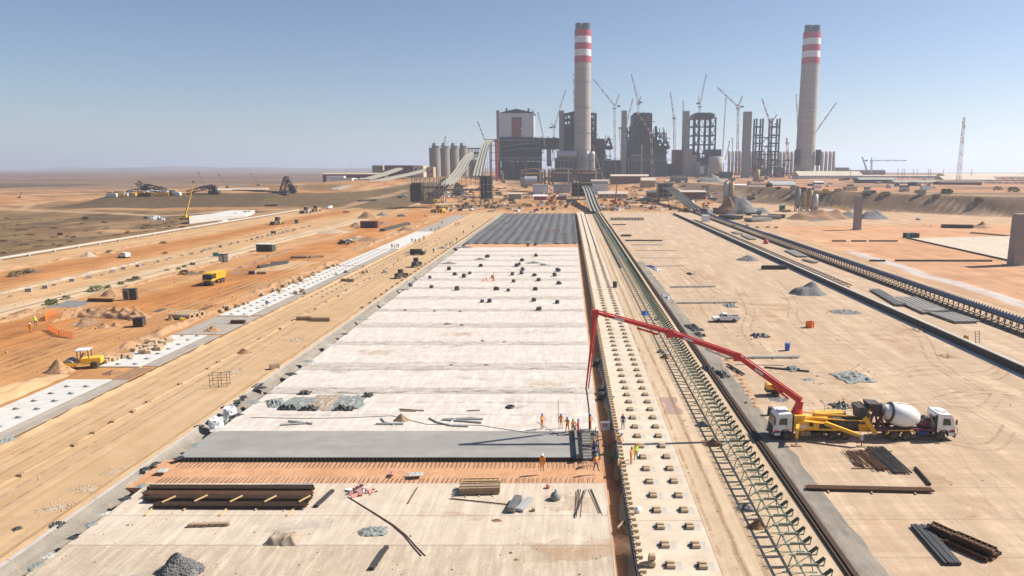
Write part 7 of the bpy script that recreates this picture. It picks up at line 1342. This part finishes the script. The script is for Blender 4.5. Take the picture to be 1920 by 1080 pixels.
# dump truck
p = G(396, 534); t = T('dump_truck', 'yellow dump truck driving along the orange haul road', 'dump truck', (p.x, p.y + 2, 0), R(271), None, .95)
MB().prism([(1.9, .75), (1.9, 2.0), (2.15, 2.1), (2.3, 3.0), (3.9, 3.05), (4.15, 2.0), (4.2, .75)], -1.2, 1.2).build('cab', M['black'], t); MB().bb(2.2, 3.95, -1.15, 1.15, 3.02, 3.14).build('cab_roof', M['yellow'], t); MB().bb(4.13, 4.24, -1.15, 1.15, 1.35, 1.7).build('grille_band', M['yellow'], t)
MB().add([(4.17, -1.1, 2.05), (4.17, 1.1, 2.05), (3.94, 1.05, 2.95), (3.94, -1.05, 2.95)], [(0, 1, 2, 3)]).build('windscreen', M['glass'], t)
for y in (-1.21, 1.21): MB().bb(2.5, 3.6, y - .015, y + .015, 2.1, 2.8).build('side_window', M['glass'], t); MB().bb(2.0, 4.15, y - .02, y + .02, 1.3, 1.75).build('door_panel', M['yellow'], t); MB().bb(4.12, 4.24, y * .8 - .18, y * .8 + .18, .95, 1.2).build('headlight', M['clad_white'], t)
a = MB(); a.hexa([(-4.0, -1.15, 1.3), (1.7, -1.15, 1.3), (1.7, 1.15, 1.3), (-4.0, 1.15, 1.3), (-4.3, -1.35, 3.1), (1.8, -1.35, 3.2), (1.8, 1.35, 3.2), (-4.3, 1.35, 3.1)]); tb = a.build('tipper_body', M['yellow'], t)
for i in range(7):
    for y in (-1, 1): MB().bar((-3.8 + i * .9, y * 1.17, 1.35), (-3.9 + i * .9, y * 1.38, 3.1), .14, .12).build('body_rib', M['yellow'], tb)
MB().hexa([(1.5, -1.3, 3.1), (3.5, -1.3, 3.2), (3.5, 1.3, 3.2), (1.5, 1.3, 3.1), (1.5, -1.3, 3.25), (3.5, -1.3, 3.32), (3.5, 1.3, 3.32), (1.5, 1.3, 3.25)]).build('cab_guard', M['yellow'], tb); MB().bb(-4.0, 1.5, -1.1, 1.1, 3.0, 3.06).build('load', M['dirt'], tb); MB().bb(-3.8, 3.9, -.5, .5, .7, 1.25).build('chassis', M['black'], t)
for x in (3.1, -1.6, -3.0): [wheel(t, x, y) for y in (-1.05, 1.05)]
# other machines
def loader(label, px, py, m_, rz, sc=1.0):
    p = at(px, py); t = T('wheel_loader', label, 'loader', tuple(p), rz, None, sc)
    MB().bb(-2.6, .2, -.9, .9, .8, 2.0).build('engine_hood', M[m_], t); MB().prism([(-.6, 1.6), (-.5, 3.2), (.9, 3.2), (1.1, 1.6)], -.75, .75).build('cab', M['black'], t); MB().bb(-.7, 1.0, -.85, .85, 3.2, 3.32).build('cab_roof', M[m_], t)
    for y in (-.5, .5): MB().bar((.8, y, 1.7), (3.0, y, .9), .25, .35).build('lift_arm', M[m_], t)
    MB().prism([(2.9, .3), (3.0, 1.5), (3.3, 1.4), (3.9, .35), (3.8, .2)], -1.3, 1.3).build('bucket', M['bucket_dark'], t); [wheel(t, x, y, True, .6) for x in (-1.7, 1.5) for y in (-1.05, 1.05)]; return t
def roller(label, px, py, m_, rz):
    p = at(px, py); t = T('road_roller', label, 'roller', tuple(p), rz); MB().bb(-2.4, .1, -.9, .9, .7, 1.6).build('engine_hood', M[m_], t); MB().lathe([(.75, -1.0), (.8, -.95), (.8, .95), (.75, 1.0)], 18, (1.7, 0, .8), 'y').build('drum', M['steel'], t); MB().bb(.6, 2.7, -1.15, -1.02, .6, 1.1).build('yoke', M[m_], t); MB().bb(.6, 2.7, 1.02, 1.15, .6, 1.1).build('yoke', M[m_], t)
    for x in (-.9, .5): [MB().bar((x, y, 1.5), (x, y, 2.8), .09).build('canopy_post', M['black'], t) for y in (-.8, .8)]
    MB().bb(-1.1, .7, -.95, .95, 2.8, 2.9).build('canopy', M['clad_white'], t); [wheel(t, -1.6, y) for y in (-.85, .85)]
roller('small yellow road roller with a canopy on the sand berm', 158, 690, 'yellow', R(200))
loader('yellow wheel loader on the orange bend below the transfer station', 824, 399, 'yellow', 2.6, 1.5); loader('grey brown grader on the far haul road', 522, 421, 'silo_tan', 4.4, 1.2); loader('tan loader on the road below the hill, left', 575, 400, 'wall_tan', 4.4, 1.3); loader('tan loader on the road below the hill, right', 593, 397, 'silo_tan', 4.4, 1.3); loader('yellow loader by the earth wall', 1353, 401, 'crane_yellow', 3.6, 1.5); loader('small dark skid machine on the left platform', 780, 500, 'bucket_dark', 1.5, .8); loader('dark compactor by the slab trench', 751, 521, 'bucket_dark', 1.2, .7)
p = at(1409, 374); t = T('excavator', 'tan excavator with a raised arm behind the gravel mound', 'excavator', tuple(p), 0, None, 1.6); MB().bb(-2.2, 2.2, -1.4, -.8, 0, .9).build('track', M['black'], t); MB().bb(-2.2, 2.2, .8, 1.4, 0, .9).build('track', M['black'], t); MB().bb(-2, 1.2, -1.3, 1.3, .95, 2.2).build('body', M['silo_tan'], t); MB().bb(.2, 1.4, -1.2, -.2, 2.2, 3).build('cab', M['glass'], t); MB().bar((1, 0, 2), (-1.2, 0, 6.4), .5).build('boom', M['silo_tan'], t); MB().bar((-1.2, 0, 6.4), (3.6, 0, 4.2), .4).build('stick', M['silo_tan'], t); MB().box((3.7, 0, 3.6), (.9, 1, 1.1)).build('bucket', M['bucket_dark'], t)
loader('dark loader left of the transfer tower', 875, 391, 'bucket_dark', 1.0, 1.3)
car('parked_car', 'white truck on the haul road below the hilltop camp', 618, 391, 'van', 'truck_white', 4.4, 'truck', None)
# huts, toilets and boxes
def cabin(name, label, px, py, w_, d_, h_, m_, rz, n_=1, m2=None, cat='cabin', roof='dark_steel'):
    p = at(px, py); t = T(name, label, cat, tuple(p), rz)
    for i in range(n_):
        x = (i - (n_ - 1) / 2) * w_ * 1.06; c_ = MB().bb(x - w_ / 2, x + w_ / 2, -d_ / 2, d_ / 2, .1, h_).build('cabin_shell', M[m2 if (m2 and i) else m_], t); MB().bb(x - w_ / 2 - .05, x + w_ / 2 + .05, -d_ / 2 - .05, d_ / 2 + .05, h_, h_ + .12).build('roof', M[roof], c_); MB().bb(x - w_ * .32, x + w_ * .32, -d_ / 2 - .03, -d_ / 2, .2, h_ * .9).build('door', M[m2 or m_], c_)
    return t
cabin('portable_toilet', 'pair of dark and grey portable toilets beside the orange haul road', 245, 562, 1.3, 1.4, 2.4, 'silver', .3, 2, 'bucket_dark', 'toilet'); cabin('portable_toilet', 'grey and dark portable toilets behind the dump truck', 420, 491, 1.3, 1.5, 2.4, 'bucket_dark', .3, 2, 'silver', 'toilet')
cabin('site_container', 'dark green open container beside the haul road', 499, 471, 6, 2.4, 2.5, 'dark_green', -.1, 1, 'black', 'container', 'clad_white'); cabin('dark_box', 'dark brown crate right of the excavated pit', 262, 612, 1.7, 1.6, 1.6, 'bucket_dark', .2, 1, 'black', 'crate'); cabin('site_container', 'open brown container sheltering three workers by the mounds', 694, 427, 8.5, 4, 3.2, 'brick_red', 0, 1, 'black', 'container', 'brick_red')
for i, (x, y, w_, h_, mm, lab) in enumerate(((405, 481, 9, 7, 'bluegreen', 'round green water tank beside the portable toilets'), (472, 514, 10, 5, 'navy_paint', 'small blue box on the haul road edge'), (113, 441, 7, 4, 'rust', 'rusty box at the far road'), (513, 440, 8, 6, 'rust', 'rusty skip between the haul roads'), (556, 419, 6, 7, 'bluegreen', 'small dark cabin on the far road'), (649, 399, 10, 4, 'wall_tan', 'tan box by the drain strip'), (172, 596, 0, 0, '', ''))):
    if not w_: continue
    p = at(x, y); k = ppm(p.y); o = MB().box((0, 0, h_ / k / 2), (w_ / k, w_ / k * .8, h_ / k), .3).box((0, 0, h_ / k + .06), (w_ / k * 1.06, w_ / k * .86, .12), .3).build('site_box', M[mm], None, tuple(p)); tag(o, lab, 'box')
p = G(347, 597); t = T('concrete_pipes', 'stack of three cream concrete pipes by the white floor bay', 'pipes', tuple(p), R(-12))
for i, (y, z) in enumerate(((-.9, .62), (.5, .62), (1.9, .62))):
    a = MB(); n_ = 18; a.lathe([(.45, -2.4), (.6, -2.4), (.6, 2.0), (.68, 2.05), (.68, 2.4), (.45, 2.4)], n_, (0, y, z), 'x'); a.f = a.f[:-2]; a.m = a.m[:-2]; a.add([(x, y + .45 * math.cos(q * .349), z + .45 * math.sin(q * .349)) for x in (-2.39, 2.39) for q in range(n_)], [(q, (q + 1) % n_, n_ + (q + 1) % n_, n_ + q) for q in range(n_)]); a.build('pipe', M['block'], t)
for i, (x0, y0, x1, y1, n_, mm, lab) in enumerate(((165, 565, 214, 566, 2, 'rust', 'rusty trough beam beside the grey pond'), (484, 503, 538, 494, 4, 'bucket_dark', 'dark slab stack on the pale clearing, nearer'), (508, 496, 540, 493, 3, 'bucket_dark', 'dark slab stack on the pale clearing, farther'), (546, 484, 578, 484, 5, 'old_timber', 'stack of old timbers behind the clearing, left'), (580, 484, 606, 482, 4, 'old_timber', 'stack of old timbers behind the clearing, right'), (556, 600, 586, 600, 2, 'old_timber', 'timber on the left platform'), (582, 602, 620, 602, 2, 'old_timber', 'second timber on the left platform'), (433, 607, 460, 607, 2, 'rust', 'dark beam on the grey bay'), (640, 527, 665, 528, 2, 'old_timber', 'brown beam on the far white bay'), (482, 514, 500, 514, 2, 'old_timber', 'small timber pile on the orange road edge'), (506, 693, 524, 690, 2, 'old_timber', 'two short planks beside the slab trench'), (715, 434, 766, 421, 3, 'bucket_dark', 'dark timbers along the orange road bend'), (640, 455, 680, 449, 3, 'old_timber', 'brown planks beside the parked row'), (672, 378, 706, 376, 4, 'bucket_dark', 'dark pipe row below the hill'), (496, 387, 520, 386, 4, 'rust', 'row of rusty drums below the bank'))): bars('timber_stack', 'beam', lab, x0, y0, x1, y1, n_, .16 if y0 > 480 else .3, .4 if y0 > 480 else .8, mm, 'timber stack', None, .05, 2, .25, 700 + i, True)
# broken paver stacks along the white bays: each stack a thing
sb = MB(); 
for i in range(3): sb.box((0, 0, .12 + i * .22), (1.15 - .12 * i, .8, .18), .06 * i)
psm = sb.mesh('paver_stack', M['block'])
for i, (x, y) in enumerate([(205, 679), (218, 677), (238, 670), (250, 669), (258, 663), (271, 662), (270, 652), (282, 650), (285, 645), (297, 643), (305, 646), (308, 641), (292, 655), (265, 657), (418, 585), (430, 580), (446, 574), (455, 570), (497, 553), (508, 546), (520, 544), (530, 538), (545, 533), (553, 531), (560, 528), (570, 522), (578, 519), (585, 517), (592, 512), (618, 503), (625, 500), (632, 498), (520, 547), (557, 552), (566, 550), (572, 546), (676, 513), (690, 510)]):
    p = G(x, y, .16); 
    for q in range(2 if i < 30 else 1):
        o = link('paver_stack', psm, None, (p.x + rnd.uniform(-.9, .9), p.y + rnd.uniform(-.8, .8), .165), rnd.random() * 3); s_ = rnd.uniform(.7, 1.15); o.scale = (s_,) * 3; tag(o, 'tumbled stack of tan pavers along the white floor bays', 'pavers', 'paver stacks along the white floor bays')
# spoil, pit, berm
for i, (x, y, w_, h_, mm, lab, sd) in enumerate(((205, 556, 46, 14, 'dirt', 'spoil heap beside the portable toilets', 1), (395, 622, 38, 10, 'dirt', 'brown spoil heap on the grey bay', 2), (105, 700, 60, 24, 'dirt', 'brown spoil heap behind the sand berm, nearer', 3), (155, 680, 36, 16, 'brown_dirt', 'dark spoil heap behind the road roller', 4), (190, 616, 34, 9, 'dirt', 'small red heap in the excavated pit', 5), (215, 612, 26, 7, 'dirt', 'second small heap in the excavated pit', 6), (160, 482, 38, 9, 'stone', 'stony heap beside the far road', 7), (208, 475, 16, 4, 'stone', 'small stony heap beside the far road', 8), (45, 512, 56, 7, 'dry_bush', 'dark brush heap at the far left road', 9), (5, 603, 30, 7, 'brown_dirt', 'dark brown heap at the left edge', 10), (205, 702, 40, 6, 'brown_dirt', 'dark soil in the open pit between the bays', 11), (318, 601, 16, 9, 'brown_dirt', 'brown lump left of the concrete pipes', 12), (295, 625, 34, 6, 'brown_dirt', 'rubble by the grey bay edge', 13), (455, 663, 30, 8, 'brown_dirt', 'brown clump on the sandy ridge', 14), (420, 415, 20, 3, 'white_bag', 'pale lump by the white valley slab', 15), (40, 590, 60, 9, 'dirt', 'pale sand bank left of the haul road', 16), (355, 515, 40, 6, 'dry_bush', 'dry brush left of the dump truck', 17), (620, 437, 70, 6, 'stone', 'low bank of stones left of the brown container', 18), (715, 421, 40, 5, 'brown_dirt', 'long dark spoil right of the container', 19), (760, 433, 44, 7, 'brown_dirt', 'dark red spoil bank along the white bay', 20), (690, 452, 60, 6, 'brown_dirt', 'brown spoil by the white bay corner', 21), (720, 512, 18, 5, 'gravel', 'small grey heap on the left platform', 22), (648, 512, 14, 5, 'bucket_dark', 'dark lump on the white bay', 23))): heap('spoil_heap', lab, x, y, w_, h_, mm, 'heap', 720 + sd, .75, 70 if y > 500 else 30)
a = MB(); a.grid(60, 10, lambda u, v: (-75.6 + v * 4.2 + 1.2 * mnoise.noise((u * 9, 0, 3)), 62 + u * 42, 1.5 * math.sin(v * math.pi) * (.75 + .7 * mnoise.noise((u * 14, v * 3, 1))) * min(1, (1 - u) * 5) - .05)); struct('sand_berm', a, M['sand_platform'], smooth=True)
a = MB()
L_ = [G(108, 601), G(140, 594), G(160, 591), G(200, 592), G(240, 594), G(278, 598)]
def pit(u, v):
    q = u * (len(L_) - 1); i = min(int(q), len(L_) - 2); p = L_[i].lerp(L_[i + 1], q - i); return (p.x, p.y + (v - .5) * 5, (1.9 * math.sin(v * math.pi) ** .7) * (.7 + .6 * mnoise.noise((u * 16, v * 5, 0))) * min(1, u * 8, (1 - u) * 8) - .04)
a.grid(80, 14, pit); struct('pit_bank', a, M['dirt'])
for i, (pts, hh, lab) in enumerate((((G(86, 602), G(88, 596), G(104, 589)), .9, 'orange safety netting at the left of the excavated pit'), ((G(90, 618), G(110, 630), G(138, 634)), .9, 'sagging orange netting in front of the excavated pit'))):
    a = MB()
    for p, q in zip(pts[:-1], pts[1:]):
        for k in range(5): a.bar((p.x, p.y, .15 + hh * k / 4), (q.x, q.y, .15 + hh * k / 4), .07)
        for k in range(9): c_ = p.lerp(q, k / 8); a.bar((c_.x, c_.y, 0), (c_.x, c_.y, hh + .15), .06)
    tag(a.build('safety_net', M['orange_plastic']), lab, 'netting')
for i, (x, y, w_, d_, mm, lab) in enumerate(((135, 570, 66, 14, 'gravel', 'flat grey water stain beside the haul road'), (160, 606, 44, 8, 'hut_concrete', 'pale concrete patch in the pit'), (445, 511, 14, 3, 'gravel', 'small grey puddle on the haul road'), (12, 828, 30, 16, 'tarp_grey', 'crumpled grey sheet at the left edge'), (110, 985, 20, 12, 'black_sheet', 'folded dark sheet on the left platform'), (300, 582, 14, 7, 'bucket_dark', 'dark scrap left of the concrete pipes'), (388, 577, 12, 12, 'rust', 'rusty upright skip beside the concrete pipes'))): sheet('ground_sheet', lab, x, y, w_, d_, mm, 'sheet', 760 + i, .03 if i < 3 else .4, 0)
# scaffold frame
t = T('scaffold', 'thin empty scaffold frame standing on the left platform', 'scaffold', tuple(G(413, 724)), .15)
for x in (-1.1, 0, 1.1):
    for y in (-.6, .6): MB().bar((x, y, 0), (x, y, 1.9), .05).build('upright', M['rust'], t)
for z in (.15, 1.0, 1.75):
    for y in (-.6, .6): MB().bar((-1.2, y, z), (1.2, y, z), .045).build('ledger', M['rust'], t)
for i, (x, y, r) in enumerate(((930 - 905 + 20, 700, 0),)): pass
for i, (x, y, w_, d_) in enumerate(((205, 889, 44, 16), (155, 923, 60, 20), (92, 960, 70, 18), (265, 863, 24, 10), (30, 925, 20, 8), (550, 640, 40, 10), (430, 700, 50, 10))): heap('gravel_scatter', 'low scatter of brown gravel on the left platform', x, y, w_, 1.2, 'stone', 'gravel', 780 + i, .9, 120, 'gravel scatters on the left platform')
# pale clearing and valley slab
a = MB(); P_ = [G(470, 512), G(545, 505), G(600, 492), G(560, 489), G(500, 494)]; a.prism([(p.x, p.y) for p in P_], -.2, .03, 'z'); struct('pale_clearing', a, M['sand_platform'])
a = MB(); P_ = [G(355, 414), G(460, 406), G(478, 397), G(430, 397), G(395, 404), G(352, 408)]; a.prism([(p.x, p.y) for p in P_], -6, .9, 'z'); struct('valley_slab', a, M['white_slab'])
a = MB(); a.bb(-246, -214, 420, 423, -3, 3); 
for i, (x, y) in enumerate(((300, 413), (310, 412), (285, 412), (275, 410), (292, 409), (460, 400), (470, 399), (478, 398), (444, 403))): o = MB().box((0, 0, .7), (2.6, 1.8, 1.4), i).box((1.2, .8, .5), (1.6, 1.2, 1.0), i * 2).build('site_debris', M['steel' if i % 2 else 'clad_white'], None, tuple(at(x, y))); tag(o, 'pale equipment boxes beside the white valley slab', 'equipment', 'equipment by the valley slab')
# stockyard machines on the far left plateau
def stacker(label, pts, px, py, kind):
    p = at(px, py); t = T('stacker_machine', label, 'stacker', tuple(p)); V_ = lambda x, y: W(x, y, p.y) - p
    for (a0, b0, w_) in pts: MB().lattice(V_(*a0), V_(*b0), w_, .5).build('boom', M['dark_steel'], t)
    MB().box((0, 0, 1.2), (8, 4, 2.4)).build('bogie', M['dark_steel'], t); MB().box((.6, 0, 4.5), (3, 3, 4)).build('tower', M['dark_steel'], t)
    for k in range(4): MB().bar((-4 + k * 2.6, -1.5, 2), (-1 + k * .6, 0, 7.5), .45).build('strut', M['dark_steel'], t)
    return t
stacker('dark bucket reclaimer with a raised boom in the left stockyard', (((257, 341), (272, 356), 3.0), ((240, 360), (270, 355), 2.2), ((275, 348), (312, 357), 2.6), ((296, 350), (298, 358), 4)), 275, 362, 0); stacker('dark stacker with a long low boom in the middle of the stockyard', (((350, 361), (397, 349), 2.4), ((397, 349), (404, 364), 4), ((375, 352), (398, 349), 1.6)), 402, 364, 1); stacker('blue grey stacker with an A shaped mast at the right of the stockyard', (((537, 333), (528, 360), 3), ((537, 336), (552, 360), 3), ((534, 333), (541, 333), 2), ((548, 354), (556, 354), 4)), 546, 362, 2)
for i in range(26):
    x = 205 + i * 5 + rnd.uniform(-2, 2); p = GT(x, 369 - (x - 200) * .02 + rnd.uniform(-5, 1)); mm = ('crane_yellow', 'clad_white', 'rust', 'steel')[i % 4]; o = MB().box((0, 0, 1.2), (6 + i % 3 * 2, 3, 2.4)).box((0, 0, 2.5), (6.3, 3.2, .3)).build('stockyard_container', M[mm], None, tuple(p)); tag(o, {'crane_yellow': 'yellow', 'clad_white': 'white', 'rust': 'rusty', 'steel': 'grey'}[mm] + ' container in the left stockyard', 'container', 'containers in the left stockyard')
t = T('stockyard_belt', 'long dark stockyard belt on the left plateau', 'conveyor', tuple(GT(450, 364))); q = GT(240, 362) - GT(450, 364); MB().bar((40, 0, 1.5), tuple(q + Vector((0, 0, 1.5))), 3, 2).build('belt', M['dark_steel'], t); MB().bar((40, -3, .6), tuple(q + Vector((0, -3, .6))), 1, 1).build('stringer', M['steel'], t)
# equipment scatter in the middle distance: small dark and pale items, each a thing
rr = random.Random(77)
for i in range(260):
    x, y = rr.uniform(840, 1340), rr.uniform(352, 397)
    if 1072 < x < 1128 and y < 400: continue
    p = GT(x, y); s_ = rr.uniform(.8, 2.4); mm = rr.choice(('bucket_dark', 'rust', 'clad_white', 'steel', 'dirt', 'brown_dirt', 'black', 'wall_tan', 'dry_bush')); a = MB(); a.box((0, 0, s_ * .35), (s_ * rr.uniform(.8, 3.2), s_, s_ * .7), rr.random() * 3); a.box((s_ * .3, .2, s_ * .7), (s_ * .8, s_ * .6, s_ * .5), rr.random() * 3)
    o = a.build('site_material', M[mm], None, tuple(p)); tag(o, {'bucket_dark': 'dark', 'rust': 'rusty', 'clad_white': 'white', 'steel': 'grey', 'dirt': 'earth coloured', 'brown_dirt': 'brown', 'black': 'black', 'wall_tan': 'tan', 'dry_bush': 'dull brown'}[mm] + ' heap of site material before the power station', 'material', 'site material before the power station')
for i in range(110):
    x, y = (rr.uniform(935, 1320), rr.uniform(329, 344)) if i % 2 else (rr.uniform(1360, 1760), rr.uniform(336, 366)); p = GT(x, y); s_ = rr.uniform(1.2, 3.2); mm = rr.choice(('clad_white', 'steel', 'rust', 'bucket_dark', 'crane_yellow', 'brick_red', 'wall_tan', 'cladding_grey')); a = MB(); a.box((0, 0, s_ * .5), (s_ * rr.uniform(1, 3.5), s_, s_), rr.random() * .4); a.box((.2, 0, s_ * 1.05), (s_ * 1.2, s_ * 1.05, .25), 0)
    o = a.build('site_container', M[mm], None, tuple(p)); tag(o, {'clad_white': 'white', 'steel': 'grey', 'rust': 'rusty', 'bucket_dark': 'dark', 'crane_yellow': 'yellow', 'brick_red': 'dark red', 'wall_tan': 'tan', 'cladding_grey': 'slate grey'}[mm] + (' container at the foot of the power station' if i % 2 else ' container on the right plateau'), 'container', 'containers at the foot of the power station' if i % 2 else 'containers on the right plateau')
# shrubs: leafy clumps
def shrub_mesh(mm, n_, seed, dry):
    a = MB(); q = random.Random(seed)
    for i in range(n_):
        an, d, z = q.random() * 6.28, q.random() ** .5, q.random(); x, y, z = d * math.cos(an) * (1 - .5 * z), d * math.sin(an) * (1 - .5 * z), z * .8; s_ = q.uniform(.08, .2); u = Vector((q.gauss(0, 1), q.gauss(0, 1), q.gauss(0, 1))).normalized() * s_; v_ = u.orthogonal().normalized() * s_ * .6
        c_ = Vector((x, y, z + .05)); a.add([c_ - u, c_ + v_, c_ + u, c_ - v_], [(0, 1, 2, 3)])
    return a.mesh('shrub', mm)
SH = [shrub_mesh(M['bush'], 170, k, 0) for k in range(3)] + [shrub_mesh(M['dry_bush'], 150, 10 + k, 1) for k in range(3)]
for i, (x, y, s_, g) in enumerate(((97, 571, 1.5, 1), (180, 546, 1.7, 1), (202, 540, .9, 1), (227, 533, .9, 1), (243, 528, 1, 1), (255, 525, 1.3, 1), (361, 497, 1, 1), (378, 512, .8, 0), (346, 501, .9, 1), (335, 505, .7, 1), (313, 508, .7, 1), (125, 561, 1.1, 1), (345, 514, 1.5, 0), (30, 518, 1.8, 0), (55, 512, 1.6, 0), (205, 474, 1.2, 0), (306, 457, 1.2, 0), (310, 476, 1, 0), (160, 412, 2, 1), (275, 430, 2.4, 0), (630, 516, .6, 0), (1320, 352, 3, 0), (1440, 427, 1, 0), (1420, 427, 1, 0), (1400, 425, 1.2, 0), (1455, 428, 1, 0), (1375, 425, 1, 0), (1775, 364, 4.5, 1), (1755, 371, 3, 0), (1835, 377, 3, 0), (1720, 362, 2.5, 0), (1695, 360, 3, 0), (1870, 357, 4, 0), (1900, 360, 4.5, 0), (1660, 367, 3.5, 0), (1625, 366, 4, 0))):
    p = at(x, y); o = link('shrub', SH[(i % 3) + (0 if g else 3)], None, tuple(p), i); o.scale = (s_ * 1.3, s_ * 1.1, s_ * .9); tag(o, ('green shrub' if g else 'dry brown shrub') + (' along the haul road kerb' if x < 700 else ' on the right plateau' if x > 1480 else ' beyond the far yard'), 'shrub', ('green' if g else 'dry') + ' shrubs ' + ('on the left' if x < 700 else 'on the right'))
for i in range(130):
    x, y = rr.uniform(-20, 430), rr.uniform(400, 470)
    p = G(x, y)
    if p.x > -190: continue
    p.z = zt(p.x, p.y); o = link('shrub', SH[3 + i % 3], None, tuple(p), i); s_ = rr.uniform(.5, 1.6); o.scale = (s_ * 1.8, s_, s_ * .5); tag(o, 'low dry tussock on the brown grass slope at the left', 'shrub', 'tussocks on the left grass slope')
# loose stones over the left ground and yard edges
a = MB()
for i in range(1500):
    X_, Y_ = rr.uniform(-112, -72) if i % 3 else rr.uniform(-150, -115), rr.uniform(62, 300); s_ = abs(rr.gauss(0, .11)) + .05; a.box((X_, Y_, s_ * .3), (s_ * rr.uniform(.8, 1.8), s_, s_ * .8), rr.random() * 3, .7)
stuff('loose_stones', a, M['dirt']); o = bpy.data.objects['loose_stones']; tag(o, 'loose stones strewn over the orange ground on the left', 'stones')
a = MB()
for i in range(1500):
    X_, Y_ = rr.choice(((rr.uniform(-60, -43), rr.uniform(48, 250)), (rr.uniform(22, 65), rr.uniform(48, 200)), (rr.uniform(-39, 3), rr.uniform(30, 66)), (rr.uniform(11.5, 20), rr.uniform(48, 200)))); s_ = abs(rr.gauss(0, .05)) + .025; a.box((X_, Y_, s_ * .3), (s_ * 1.5, s_, s_ * .8), rr.random() * 3, .7)
stuff('yard_grit', a, M['stone']); o = bpy.data.objects['yard_grit']; tag(o, 'small grit and crumbs strewn over the platforms and slabs', 'grit')

for i in range(80):
    x, y = rr.uniform(830, 1340), rr.uniform(345, 393); p = GT(x, y); o = link('shrub', SH[3 + i % 3], None, tuple(p), i); s_ = rr.uniform(1.2, 3.2); o.scale = (s_ * 1.6, s_, s_ * .7); tag(o, 'dull brown scrub on the earth before the power station', 'shrub', 'scrub before the power station')

# spoil ridges thrown up beside the haul roads and bays: real relief on the orange ground
for k, (x0, y0, x1, y1, wd, hh, mm) in enumerate(((-73.5, 112, -73, 150, 3.2, .9, 'dirt'), (-74.5, 160, -73.5, 235, 2.6, .7, 'dirt'), (-110, 90, -109.5, 150, 2.8, .7, 'dirt'), (-109.5, 165, -110, 260, 2.4, .6, 'dirt'), (-134, 110, -134, 240, 2.2, .5, 'stone'), (-163, 120, -163, 300, 2.6, .6, 'dirt'), (-84, 96, -98, 92, 2.6, .8, 'brown_dirt'), (-90, 132, -99, 150, 2.8, .8, 'brown_dirt'), (-76, 250, -76, 400, 2.6, .8, 'dirt'), (-140, 300, -141, 430, 2.4, .6, 'dirt'), (-96, 205, -101, 262, 2.6, .7, 'brown_dirt'))):
    a = MB(); dx, dy = x1 - x0, y1 - y0; L = math.hypot(dx, dy); nx_, ny_ = -dy / L, dx / L; n_ = int(L * 2)
    a.grid(10, n_, lambda u, v: (x0 + dx * v + nx_ * (u - .5) * wd * (1 + .5 * mnoise.noise((v * L / 4, k, 0))) + .5 * mnoise.noise((v * L / 6, k, 3)), y0 + dy * v + ny_ * (u - .5) * wd, max(0, hh * math.sin(u * math.pi) * (.45 + 1.1 * mnoise.noise((v * L / 3.2, u * 1.5, k))) * min(1, v * 8, (1 - v) * 8) + .12 * mnoise.noise((v * L, u * 5, k))) - .03))
    struct('earth_ridge', a, M[mm])
HAZE = 1.45e-4
# ---------------------------------------------------------------- air: thin haze round everything
m = bpy.data.materials.new('haze_air'); m.use_nodes = True; n = m.node_tree; n.nodes.remove(n.nodes['Principled BSDF'])
pv = n.nodes.new('ShaderNodeVolumePrincipled'); pv.inputs['Color'].default_value = (.74, .84, 1.0, 1); pv.inputs['Density'].default_value = HAZE; pv.inputs['Anisotropy'].default_value = .35
n.links.new(pv.outputs[0], n.nodes['Material Output'].inputs['Volume'])
o = MB().bb(-20500, 20500, -500, 21500, -130, 268).build('haze', m); o['kind'] = 'stuff'

# ---------------------------------------------------------------- look-alikes get their place in the row
def ordinal(k):
    u = ['', 'first', 'second', 'third', 'fourth', 'fifth', 'sixth', 'seventh', 'eighth', 'ninth', 'tenth', 'eleventh', 'twelfth', 'thirteenth', 'fourteenth', 'fifteenth', 'sixteenth', 'seventeenth', 'eighteenth', 'nineteenth']
    tn = ['', '', 'twent', 'thirt', 'fort', 'fift', 'sixt', 'sevent', 'eight', 'ninet']
    return u[k] if k < 20 else tn[k // 10] + ('ieth' if k % 10 == 0 else 'y-' + u[k % 10])
bpy.context.view_layer.update(); by = {}
for o in S.objects:
    if o.parent is None and o.get('label') and o.get('group'): by.setdefault(o['label'], []).append(o)
def mid(o):
    return o.location if o.type == 'EMPTY' or o.location.length > .01 else sum((Vector(c) for c in o.bound_box), Vector()) / 8
for lab, os_ in by.items():
    if 1 < len(os_) < 90 and len(lab.split()) <= 12:
        for k, o in enumerate(sorted(os_, key=lambda o: (mid(o) - cam_o.location).length)): o['label'] = lab + ', ' + ('nearest' if k == 0 else ordinal(k + 1) + ' nearest') + ' to the camera' * (len(lab.split()) <= 11)
